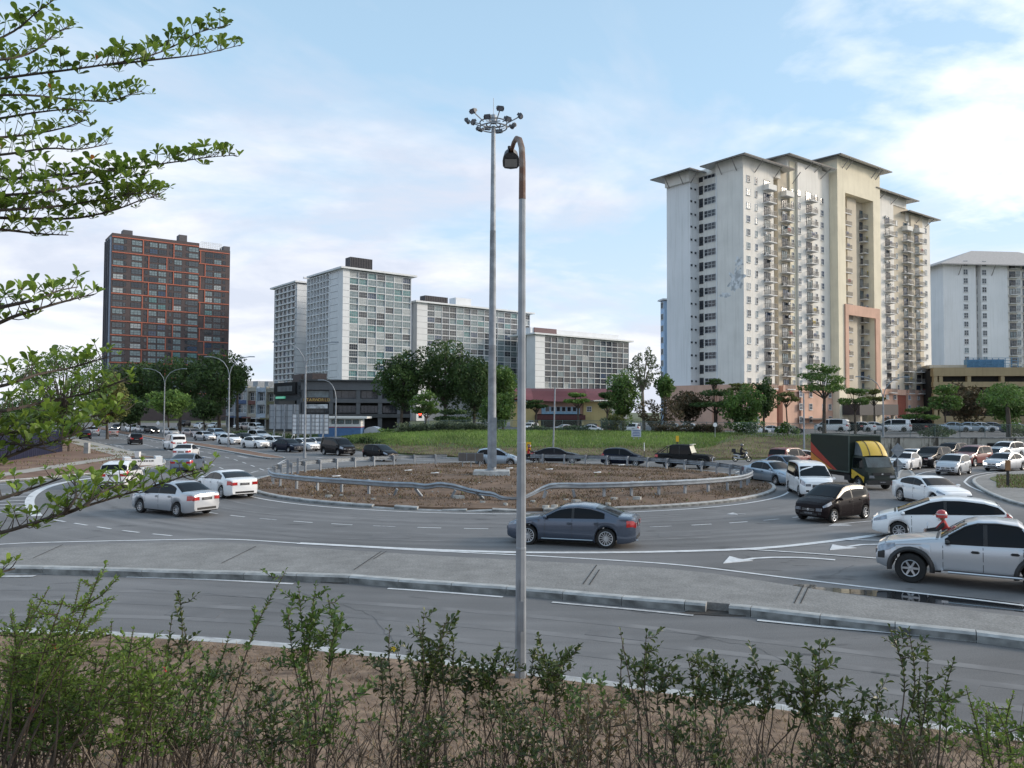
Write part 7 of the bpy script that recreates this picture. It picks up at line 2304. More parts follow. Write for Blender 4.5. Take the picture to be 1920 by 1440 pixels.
tag(MB().box((0, 0, 0.55), (0.5, 0.45, 1.1), taper=0.92).build('utility_cabinet', [M_KERB], None, c), 'pale concrete utility box on the soil beside the footpath', 'utility box')
def hoarding():
    a, c = P(-160, 894, 0.13), P(119, 846, 0.13)
    d = c - a
    root = thing('blue_hoarding', 'dark blue metal hoarding behind the lower leafy branches', 'hoarding', (a.x, a.y, 0.1), math.atan2(d.y, d.x))
    mt = pm('hoarding_blue', (0.010, 0.013, 0.042), 0.55, var=0.1)
    L = d.length
    n = int(L / 1.2)
    me = MB().box((0.585, 0, 1.15), (1.16, 0.03, 2.3)).box((0.3, -0.025, 1.15), (0.05, 0.02, 2.28)).box((0.86, -0.025, 1.15), (0.05, 0.02, 2.28)).mesh('metal_sheet', [mt], None)
    for k in range(n): link('metal_sheet', me, root, (k * 1.2, 0, 0))
    for k in range(0, n, 2): MB().box((k * 1.2, 0.08, 1.1), (0.07, 0.09, 2.2)).build('post', [M_GALVD], root)
hoarding()
def retaining_wall():
    mt = pm('stained_wall_concrete', (0.37, 0.35, 0.30), 0.9, var=0.18, scale=0.6, bump=0.4, detail=9)
    t = mt.node_tree
    b_ = t.nodes['Principled BSDF']
    src = b_.inputs['Base Color'].links[0].from_socket
    tcn = N(t, 'ShaderNodeTexCoord'); mp = N(t, 'ShaderNodeMapping'); mp.inputs['Scale'].default_value = (0.9, 0.9, 0.16)
    t.links.new(tcn.outputs['Object'], mp.inputs[0])
    n2 = N(t, 'ShaderNodeTexNoise'); n2.inputs['Scale'].default_value = 0.9; n2.inputs['Detail'].default_value = 9; n2.inputs['Roughness'].default_value = 0.72
    t.links.new(mp.outputs[0], n2.inputs['Vector'])
    r2 = N(t, 'ShaderNodeValToRGB'); r2.color_ramp.elements[0].position = 0.50; r2.color_ramp.elements[1].position = 0.575
    r2.color_ramp.elements[0].color = (1, 1, 1, 1); r2.color_ramp.elements[1].color = (0.16, 0.15, 0.14, 1)
    t.links.new(n2.outputs[0], r2.inputs[0])
    mx = N(t, 'ShaderNodeMix', data_type='RGBA', blend_type='MULTIPLY'); mx.inputs[0].default_value = 1
    t.links.new(src, mx.inputs[6]); t.links.new(r2.outputs[0], mx.inputs[7]); t.links.new(mx.outputs[2], b_.inputs['Base Color'])
    root = thing('retaining_wall', 'mould stained concrete retaining wall below the fenced car park', 'wall', (0, 0, 0))
    x = 37.5
    k = 0
    while x < 120:
        y0, y1 = foot_at(x)[0] - 0.35, foot_at(x + 4)[0] - 0.35
        a = math.atan2(y1 - y0, 4)
        L = math.hypot(4, y1 - y0)
        o = MB().box((0, 0, 0.98), (L - 0.03, 0.32, 2.1)).build('wall_panel', [mt], root, (x + 2, (y0 + y1) / 2, 0), rz=a)
        MB().box((0, -0.02, 2.08), (L - 0.01, 0.46, 0.12)).build('coping', [M_KERBD], root, (x + 2, (y0 + y1) / 2, 0), rz=a)
        if k % 4 == 3: MB().box((0, -0.18, 0.85), (2.0, 0.06, 1.35)).build('weep_recess', [M_DARK], root, (x + 2, (y0 + y1) / 2, 0), rz=a)
        x += 4; k += 1
retaining_wall()
def fence():
    root = thing('chain_link_fence', 'grey green chain link fence along the top of the bank and wall', 'fence', (0, 0, 0))
    M_F = pm('fence_green', (0.13, 0.17, 0.165), 0.6, 0.2)
    pts = []
    x = -14.0
    while x < 118:
        yf, zt, w = foot_at(x)
        y = yf + w + (1.2 if w > 2 else 0.25)
        pts.append(Vector((x, y, zt + (0.1 if w < 2 else 0))))
        x += 2.6
    for p in pts: MB().tube([(0, 0, -0.3), (0, 0, 1.55)], 0.035, 6).build('fence_post', [M_F], root, p)
    for a, c in zip(pts, pts[1:]):
        d = c - a
        mb = MB()
        for z in (0.05, 1.5): mb.tube([(0, 0, z), (d.x, d.y, d.z + z)], 0.022, 4, cap=False)
        n = 16
        for k in range(-8, n):      # diamond mesh of thin wires
            for s_ in (0, 1):
                t0, t1 = k / n, (k + 8) / n
                z0, z1 = 0.05, 1.5
                if t0 < 0: z0 += (0 - t0) * n / 8 * 1.45; t0 = 0
                if t1 > 1: z1 -= (t1 - 1) * n / 8 * 1.45; t1 = 1
                if s_: t0, t1 = 1 - t0, 1 - t1
                mb.tube([(d.x * t0, d.y * t0, d.z * t0 + z0), (d.x * t1, d.y * t1, d.z * t1 + z1)], 0.008, 3, cap=False, sm=False)
        mb.build('wire_panel', [M_F], root, a)
fence()

# ---- parked cars on the raised car park
PG = 'parked cars behind the fence'
for kind, px, py, psi, col, label in (
 ('suv', 993, 806.5, 150, 'white', 'white suv parked behind the foot of the tall mast'),
 ('sedan', 1062, 806, -60, 'pale', 'pale sedan parked inside the dark porch of the hall'),
 ('sedan', 1110, 812, -100, 'white', 'white sedan parked broadside in front of the yellow hall'),
 ('hatchback', 1105, 804.5, 90, 'dark', 'dark car parked tight behind the broadside white sedan'),
 ('sedan', 1136, 807.5, 95, 'red', 'dark red car parked by the corner of the yellow hall'),
 ('suv', 1177, 812, 75, 'white', 'white suv parked left of the white notice board'),
 ('suv', 1252, 810.5, 80, 'pale', 'pale car parked behind the brown bush'),
 ('suv', 1284, 810, 80, 'white', 'white car parked behind the yellow topped post'),
 ('sedan', 1421, 809.5, -80, 'white', 'white car parked beside the flowering shrubs'),
 ('sedan', 1447, 808, -80, 'pale', 'silver car parked between shrubs below the dark tree'),
 ('sedan', 1485, 808, -85, 'dark', 'dark car parked above the brown part of the bank'),
 ('minivan', 1560, 809, 75, 'white', 'white van parked above the cargo box of the truck'),
 ('sedan', 1588, 809, 80, 'black', 'black car parked below the umbrella tree by the portal'),
 ('sedan', 1612, 809, 80, 'white', 'white car parked under the condominium entrance canopy'),
 ('sedan', 1638, 811, -80, 'pale', 'silver sedan parked just left of the twin lamp post'),
 ('minivan', 1675, 809.5, 85, 'white', 'white van parked just right of the twin lamp post'),
 ('suv', 1695, 808, 80, 'white', 'second white vehicle parked tight against the white van'),
 ('sedan', 1708, 809.5, 80, 'black', 'black sedan parked beside the white vans'),
 ('suv', 1730, 808, -75, 'dark', 'dark suv parked at the end before the green shrub'),
 ('sedan', 1788, 809, -75, 'icesilver', 'pale car half behind the green shrub at the fence'),
 ('sedan', 1818, 809, -80, 'icesilver', 'ice blue hatch parked right of the green shrub'),
 ('sedan', 1838, 808, -80, 'pale', 'silver car parked between ice blue and dark cars'),
 ('sedan', 1860, 808.5, -80, 'grey', 'grey car parked left of the dark tree trunk'),
 ('sedan', 1901, 807.5, -80, 'white', 'white car parked right of the dark tree trunk')):
    Yp = (150 if px < 1560 else 118) - (12 if label.startswith(('dark car parked tight', 'second white')) else 0) * -1
    Xp = (px - 960) / F * Yp
    zp = 0.815 if px < 1560 else 1.92
    car(kind, 0, 0, 0, col, label, 3, PG, loc=(Xp, Yp, zp), rz=R(math.degrees(math.atan2(Yp, Xp)) + psi))
for kind, px, py, psi, col, label in (
 ('sedan', 448, 804, 160, 'white', 'white car parked in front of the old shophouse row'),
 ('minivan', 480, 808, -150, 'white', 'white van parked left of the grey billboard back'),
 ('suv', 465, 806, -150, 'tan', 'brown suv parked just behind the white van'),
 ('sedan', 402, 803, 150, 'white', 'white car parked under the last road tree'),
 ('sedan', 375, 802, 150, 'pale', 'silver car parked between trunks of the road trees'),
 ('suv', 345, 800, 150, 'dark', 'dark suv parked in the shade of the road trees')):
    car(kind, px, py, psi, col, label, 3, 'cars parked by the shophouses', z=0.12)
# ------------------------------------------------------------------ trees and hedges
def leafmat(name, c, c2, tr=0.28):
    return pm('leaf_' + name, c, 0.6, var=0.35, scale=0.35, col2=c2, transl=tr, detail=3, spec=0.35)
LM = {'dark': [leafmat('dark_a', (0.053, 0.098, 0.030), (0.085, 0.151, 0.040)), leafmat('dark_b', (0.037, 0.070, 0.027), (0.066, 0.116, 0.034))],
      'mid': [leafmat('mid_a', (0.094, 0.179, 0.037), (0.160, 0.271, 0.059)), leafmat('mid_b', (0.068, 0.126, 0.034), (0.112, 0.194, 0.051))],
      'light': [leafmat('light_a', (0.140, 0.253, 0.051), (0.206, 0.330, 0.076)), leafmat('light_b', (0.104, 0.194, 0.044), (0.160, 0.253, 0.068))],
      'olive': [leafmat('olive_a', (0.140, 0.165, 0.043), (0.225, 0.232, 0.068)), leafmat('olive_b', (0.094, 0.120, 0.037), (0.150, 0.155, 0.051))],
      'brown': [leafmat('brown_a', (0.094, 0.070, 0.040), (0.150, 0.106, 0.059)), leafmat('brown_b', (0.064, 0.066, 0.034), (0.104, 0.088, 0.044))],
      'grey': [leafmat('grey_a', (0.140, 0.184, 0.101), (0.225, 0.271, 0.151)), leafmat('grey_b', (0.094, 0.126, 0.068), (0.150, 0.174, 0.101))]}
M_BARK = pm('bark', (0.075, 0.060, 0.048), 0.95, var=0.35, scale=3, bump=0.6, stretch=(1, 1, 0.3))
M_BARKP = pm('pale_bark', (0.17, 0.15, 0.125), 0.95, var=0.3, scale=3, bump=0.6, stretch=(1, 1, 0.3))
def leaf_cloud(mb, c, rad, n, size, rnd, flat=0.0, nm=2):
    for _ in range(n):
        while True:
            d = Vector((rnd.uniform(-1, 1), rnd.uniform(-1, 1), rnd.uniform(-1, 1)))
            if 0.05 < d.length < 1: break
        d = d.normalized() * (d.length ** 0.55)
        p = Vector((c[0] + d.x * rad[0], c[1] + d.y * rad[1], c[2] + d.z * rad[2]))
        a = Vector((rnd.gauss(0, 1), rnd.gauss(0, 1), rnd.gauss(0, 1) * (1 - flat)))
        if a.length < 1e-3: continue
        a.normalize()
        b = Vector((rnd.gauss(0, 1), rnd.gauss(0, 1), rnd.gauss(0, 1) * (1 - flat)))
        b = (b - a * b.dot(a))
        if b.length < 1e-3: continue
        b.normalize()
        s = size * rnd.uniform(0.6, 1.35)
        o = len(mb.v)
        mb.v += [tuple(p - a * s), tuple(p + b * s * 0.45), tuple(p + a * s), tuple(p - b * s * 0.45)]
        mb.f.append((o, o + 1, o + 2, o + 3)); mb.m.append(rnd.randrange(nm)); mb.s.append(False)
def tree(label, px, cy, rx, rz, Y, kind='dark', style='round', base_z=1.9, seed=0, name=None, n=2600, leaf=0.26, group='trees beyond the road', trunk=None, bark=None, clumps=None):
    """crown centre (pixel row cy) and half sizes given as seen, turned into metres at distance Y"""
    rnd = random.Random(seed * 31 + int(px))
    if base_z == 1.95 and px < 1570 and Y > 112.5: base_z = 0.35
    X = (px - 960) / F * Y
    zc = H + (772 - cy) * Y / F - base_z
    rw, rh = rx * Y / F, rz * Y / F
    root = thing(name or ('umbrella_tree' if style == 'umbrella' else 'tree'), label, 'tree', (X, Y, base_z), 0, group)
    bm_ = bark or M_BARK
    th = max(1.2, zc - rh * (0.75 if style != 'umbrella' else 0.9))
    tr = trunk or max(0.10, 0.05 * (zc + rh) * 0.42)
    cl = []
    if style == 'umbrella':
        layers = 3 if rh > 2.2 else 2
        for L in range(layers):
            zf = -0.75 + 1.5 * (L + 0.5) / layers
            k = 6 if L < layers - 1 else 4
            ro = rw * (0.78 if L < layers - 1 else 0.42)
            for i in range(k):
                a = 2 * math.pi * (i + rnd.random() * 0.6) / k
                rr_ = ro * rnd.uniform(0.55, 1.0)
                cl.append((Vector((rr_ * math.cos(a), rr_ * math.sin(a), zc + rh * zf + rnd.uniform(-0.15, 0.15) * rh)), (rw * rnd.uniform(0.30, 0.46), rw * rnd.uniform(0.30, 0.46), rh * rnd.uniform(0.16, 0.26))))
    else:
        k = clumps or (22 if style == 'round' else 26)
        for i in range(k):
            z = 1 - 2 * (i + 0.5) / k
            a = i * 2.39996 + rnd.uniform(-0.4, 0.4)
            r0 = math.sqrt(max(0, 1 - z * z))
            q = rnd.uniform(0.60, 0.92)
            sz = rnd.uniform(0.24, 0.42) * (0.62 if style == 'airy' else 1.0)
            wz = (1.0 if z > -0.3 else 0.75)
            cl.append((Vector((rw * r0 * q * math.cos(a) * wz, rw * r0 * q * math.sin(a) * wz, zc + rh * z * q)), (rw * sz, rw * sz, rh * sz * 1.0)))
    # trunk and limbs
    mb = MB()
    bend = rnd.uniform(-0.3, 0.3)
    tip = Vector((bend, rnd.uniform(-0.2, 0.2), th))
    mb.tube([(0, 0, -0.4), (bend * 0.3, 0, th * 0.4), tip], [tr * 1.25, tr * 0.95, tr * 0.75], 8)
    mb.build('trunk', [bm_], root)
    for c_, r_ in cl[::(2 if len(cl) > 12 else 1)]:
        mid = tip.lerp(c_, 0.55) + Vector((0, 0, -0.12 * rh if style == 'umbrella' else 0.1 * rh))
        MB().tube([tip - Vector((0, 0, th * 0.12)), mid, c_], [tr * 0.5, tr * 0.3, tr * 0.1], 5, cap=False).build('limb', [bm_], root)
    cr = MB()
    tot = sum(r_[0] * r_[1] for _, r_ in cl)
    for c_, r_ in cl:
        leaf_cloud(cr, c_, r_, max(20, int(n * r_[0] * r_[1] / tot)), leaf * Y / 130, rnd, 0.35 if style == 'umbrella' else 0.0)
    if style == 'round':
        leaf_cloud(cr, (0, 0, zc), (rw * 0.72, rw * 0.72, rh * 0.72), n // 4, leaf * 1.5 * Y / 130, rnd)
    cr.build('crown', LM[kind], root)
    return root
TG = 'trees along the carriageway'
tree('broad pale green tree with airy top behind the leafy branches', 118, 722, 92, 72, 112, 'mid', 'airy', 0.1, 1, n=6500, leaf=0.25, group=TG, clumps=60)
tree('yellowish green tree beside the broad pale green tree', 203, 752, 36, 55, 128, 'olive', 'round', 0.1, 2, n=2600, group=TG)
tree('low dark tree behind the blue hoarding', 40, 780, 75, 32, 118, 'mid', 'round', 0.1, 22, n=2600, group=TG)
tree('dark spreading rain tree nearest the yellowish tree', 262, 722, 52, 40, 186, 'dark', 'round', 0.1, 3, n=3200, group=TG)
tree('dark spreading rain tree in the middle of the road grove', 338, 716, 62, 46, 180, 'dark', 'round', 0.1, 4, n=3800, group=TG)
tree('tall dark rain tree beside the shophouse row', 412, 712, 52, 50, 172, 'dark', 'round', 0.1, 5, n=3800, group=TG)
tree('small dark tree touching the roof of the farthest shophouse', 446, 710, 20, 26, 185, 'dark', 'round', 0.1, 6, n=1200, group=TG)
tree('low rounded light green tree by the first lamp post', 318, 758, 40, 24, 150, 'light', 'round', 0.1, 7, n=2600, group=TG)
tree('slender dark tree between the road trunks', 245, 775, 30, 26, 165, 'dark', 'round', 0.1, 8, n=1500, group=TG)
tree('dark low tree before the shophouse fronts', 385, 768, 36, 22, 168, 'dark', 'round', 0.1, 9, n=1500, group=TG)
tree('young verge tree beside the concrete utility box', 131, 806, 20, 18, 88, 'dark', 'round', 0.13, 10, n=700, group=TG, trunk=0.12)
CG = 'dark trees beside the shophouse'
tree('dense dark tree touching the black shophouse', 752, 716, 50, 54, 138, 'dark', 'round', 1.2, 11, n=4500, group=CG)
tree('tallest dense dark tree behind the high mast', 836, 706, 58, 60, 140, 'dark', 'round', 1.2, 12, n=5200, group=CG)
tree('dark tree directly left of the high mast', 890, 722, 42, 60, 136, 'dark', 'round', 1.5, 13, n=3800, group=CG)
tree('mid green tree seen between mast and street lamp', 944, 724, 28, 42, 142, 'mid', 'round', 1.6, 14, n=2200, group=CG)
tree('small layered tree by the red traffic light', 797, 757, 30, 28, 124, 'mid', 'umbrella', 1.2, 15, n=1800, group=CG)
tree('low dark spreading tree right of the traffic light', 851, 778, 38, 20, 122, 'dark', 'umbrella', 1.4, 16, n=1800, group=CG)
tree('bushy green tree growing behind the high mast foot', 932, 770, 36, 36, 112, 'mid', 'round', 1.95, 17, n=2600, group=CG)
HG = 'trees around the hall and condominium'
tree('small umbrella tree at the hall corner beside the street lamp', 1004, 757, 24, 12, 116, 'dark', 'umbrella', 1.95, 18, n=1100, group=HG, trunk=0.16)
tree('bright green umbrella tree in front of the hall porch', 1084, 746, 26, 14, 116, 'light', 'umbrella', 1.95, 19, n=1200, group=HG, trunk=0.16)
tree('slim dark tree at the yellow hall corner', 1137, 750, 18, 22, 116, 'dark', 'umbrella', 1.95, 20, n=1000, group=HG, trunk=0.14)
tree('dark green tree between hall and bare tall tree', 1168, 742, 34, 48, 126, 'mid', 'round', 1.95, 21, n=2600, group=HG)
tree('tall airy tree with bare pale stems', 1208, 692, 32, 42, 113, 'grey', 'airy', 1.95, 22, n=1500, leaf=0.22, group=HG, trunk=0.24, bark=M_BARKP)
tree('small green tree between airy tree and condominium', 1246, 724, 18, 22, 128, 'mid', 'round', 1.95, 23, n=1100, group=HG)
tree('brown withered bush tree above the white post', 1238, 776, 46, 34, 110, 'brown', 'airy', 1.95, 24, n=2600, leaf=0.2, group=HG, trunk=0.14)
tree('dark tangled tree beside the podium', 1290, 760, 36, 30, 118, 'brown', 'round', 1.95, 25, n=2000, group=HG)
tree('wide umbrella tree before the stained gable', 1342, 746, 50, 24, 116, 'dark', 'umbrella', 1.95, 26, n=2200, group=HG, trunk=0.2)
tree('high umbrella tuft in front of the gable windows', 1341, 714, 19, 8, 119, 'dark', 'umbrella', 1.95, 27, n=600, group=HG, trunk=0.14)
tree('full green tree below the condominium corner', 1392, 764, 42, 40, 113, 'mid', 'round', 1.95, 28, n=3000, group=HG)
tree('flat topped tree above the full green tree', 1388, 724, 28, 10, 122, 'olive', 'umbrella', 1.95, 29, n=900, group=HG, trunk=0.16)
tree('dark dense tree before the salmon podium', 1432, 744, 26, 34, 117, 'dark', 'round', 1.95, 30, n=1900, group=HG)
tree('thin umbrella tree before the salmon podium', 1477, 742, 22, 14, 120, 'olive', 'umbrella', 1.95, 31, n=800, group=HG, trunk=0.12)
tree('tall layered umbrella tree in front of the cream portal', 1545, 706, 46, 34, 112, 'mid', 'umbrella', 1.95, 32, n=3200, leaf=0.22, group=HG, trunk=0.26)
tree('layered tree with open limbs right of the tall umbrella tree', 1603, 742, 34, 24, 116, 'mid', 'umbrella', 1.95, 33, n=1700, leaf=0.22, group=HG, trunk=0.17)
tree('small umbrella tree near the twin lamp post', 1640, 738, 20, 16, 120, 'olive', 'umbrella', 1.95, 34, n=800, group=HG, trunk=0.13)
tree('low spreading tree right of the twin lamp post', 1722, 772, 36, 18, 118, 'mid', 'umbrella', 1.95, 35, n=1500, group=HG, trunk=0.15)
tree('mid green tree against the garage corner', 1772, 744, 32, 30, 122, 'mid', 'umbrella', 1.95, 36, n=1800, group=HG, trunk=0.14)
tree('brownish tree in front of the garage decks', 1812, 752, 40, 36, 126, 'brown', 'round', 1.95, 37, n=2000, group=HG)
tree('large green tree at the right end of the garage', 1888, 752, 46, 40, 104, 'mid', 'round', 1.95, 38, n=3200, group=HG)
# dark trunk close to the wall on the right
c = P(1892, 855, 0.1)
rt_ = thing('wall_tree', 'thick dark tree trunk standing at the retaining wall', 'tree', (c.x, c.y + 0.1, 0.1))
MB().tube([(0, 0, -0.2), (0.05, 0, 2.0), (0.1, 0, 3.4), (-0.05, 0, 5.6)], [0.30, 0.26, 0.24, 0.18], 10).build('trunk', [M_BARK], rt_)
_cr = MB()
for _q in ((-0.9, 0.2, 6.3), (0.8, 0, 6.6), (0, 0.4, 7.2), (0.2, -0.5, 5.9)): leaf_cloud(_cr, _q, (1.3, 1.2, 0.8), 260, 0.17, random.Random(4))
_cr.build('crown', LM['mid'], rt_)
# hedges and shrubs
def hedge(name, label, pts, r, n, kind, seed, leaf=0.16, zs=1.0):
    rnd = random.Random(seed)
    mb = MB()
    for i in range(n):
        t = rnd.random() * (len(pts) - 1)
        a, b = pts[int(t)], pts[min(int(t) + 1, len(pts) - 1)]
        p = a.lerp(b, t - int(t))
        h = zs * (0.7 + 0.5 * noise.noise(Vector((p.x * 0.5, p.y * 0.5, seed))))
        leaf_cloud(mb, (p.x + rnd.uniform(-r, r), p.y + rnd.uniform(-r, r), p.z + rnd.random() * h), (0.25, 0.25, 0.18), 4, leaf, rnd)
    o = mb.build(name, LM[kind], kind='stuff')
    return o
def ab(px, d=0.4):
    x = (px - 960) / F * 108
    yf, zt, w = foot_at(x)
    return Vector((x, yf + w + d + 1.2, zt))
hedge('hedge', '', [ab(745), ab(800), ab(860), ab(915)], 0.8, 1700, 'grey', 3, zs=1.5)
hedge('hedge', '', [ab(985, 1), ab(1040, 1), ab(1100, 1)], 0.5, 700, 'dark', 4, zs=0.8)
hedge('hedge', '', [ab(1225), ab(1290), ab(1330)], 0.6, 900, 'brown', 5, zs=1.3)
hedge('hedge', '', [P(440, 818, 0.1), P(500, 822, 0.1), P(580, 829, 0.1), P(640, 834, 0.1), P(720, 838, 0.3)], 0.7, 1700, 'dark', 6, zs=1.2)
hedge('hedge', '', [P(640, 816, 0.6), P(700, 816, 0.9), P(745, 816, 1.2)], 0.7, 700, 'mid', 16, zs=1.1)
def shrub(label, px, kind, w, h, seed, py=812, z=1.95, name='shrub', n=900, flowers=None):
    rnd = random.Random(seed)
    x = (px - 960) / F * 106
    yf, zt, wd = foot_at(x)
    root = thing(name, label, 'shrub', (x, yf + wd + 2.2, zt))
    mb = MB()
    for _ in range(9): leaf_cloud(mb, (rnd.uniform(-w, w) * 0.8, rnd.uniform(-0.5, 0.5), h * rnd.uniform(0.3, 0.85)), (w * 0.4, 0.6, h * 0.25), n // 9, 0.17, rnd)
    mb.build('foliage', LM[kind], root)
    st = MB()
    for _ in range(5): st.tube([(0, 0, -0.2), (rnd.uniform(-w, w) * 0.6, rnd.uniform(-0.4, 0.4), h * 0.7)], 0.03, 5, cap=False)
    st.build('stems', [M_BARK], root)
    if flowers:
        fm = MB()
        leaf_cloud(fm, (0, -0.3, h * 0.62), (w * 0.9, 0.5, h * 0.32), 150, 0.11, rnd, nm=1)
        fm.build('blossom', [flowers], root)
FW = pm('white_blossom', (0.62, 0.60, 0.52), 0.8)
shrub('spiky pale shrub beside the slim hall tree', 1147, 'grey', 1.3, 2.0, 1)
shrub('yellowish shrub left of the white parked suv', 1163, 'olive', 1.1, 2.2, 2)
shrub('white flowering shrub below the full green tree', 1380, 'mid', 2.6, 1.7, 3, flowers=FW, n=1300)
shrub('second flowering shrub beside a parked silver car', 1432, 'mid', 1.3, 1.5, 4, flowers=FW)
shrub('bright green shrub behind the fence above the wall', 1765, 'light', 2.7, 1.7, 5, n=1500)
shrub('dark rounded shrub behind the fence above the truck', 1625, 'dark', 2.0, 1.3, 6)
# ------------------------------------------------------------------ plants right in front of the camera
LF = [pm('almond_leaf_a', (0.158, 0.250, 0.040), 0.42, var=0.15, scale=5, transl=0.42, rnd=0.25), pm('almond_leaf_b', (0.224, 0.324, 0.051), 0.42, var=0.15, scale=5, transl=0.42, rnd=0.2),
      pm('almond_leaf_c', (0.105, 0.169, 0.034), 0.42, var=0.15, scale=5, transl=0.35, rnd=0.2), pm('almond_leaf_old', (0.525, 0.184, 0.043), 0.5, var=0.2, transl=0.3)]
M_TWIG = pm('twig_bark', (0.060, 0.050, 0.042), 0.9, var=0.3, scale=20)
def leaf_verts(L, W, base=0.28, fold=0.12, curl=0.10):
    """obovate leaf with a folded midrib; lies along +x"""
    mid, lef, rig = [], [], []
    prof = [(0, 0.02), (0.18, 0.10), (0.42, 0.30), (0.66, 0.48), (0.84, 0.46), (0.95, 0.28), (1.0, 0.0)]
    vs = []
    for t, w in prof:
        z = -curl * L * t * t
        vs += [(L * t, 0, z), (L * t, W * w, z + fold * W * w * 2), (L * t, -W * w, z + fold * W * w * 2)]
    fs = []
    for i in range(len(prof) - 1):
        a, b = 3 * i, 3 * (i + 1)
        fs += [(a, b, b + 1, a + 1), (a, a + 2, b + 2, b)]
    return [Vector(v) for v in vs], fs
ALV, ALF = leaf_verts(1.0, 0.98)
SLV, SLF = leaf_verts(1.0, 0.92, curl=0.25, fold=0.2)
def simple_leaf(L, W):
    return [Vector(v) for v in ((0, 0, 0), (L * 0.45, W * 0.5, W * 0.16), (L, 0, -L * 0.12), (L * 0.45, -W * 0.5, W * 0.16), (L * 0.5, 0, -L * 0.02))], [(0, 4, 1), (4, 2, 1), (0, 3, 4), (4, 3, 2)]
def frame_from(d, up=Vector((0, 0, 1))):
    x = d.normalized()
    y = up.cross(x)
    if y.length < 1e-3: y = Vector((0, 1, 0))
    y.normalize()
    return Matrix((x, y, x.cross(y))).transposed()

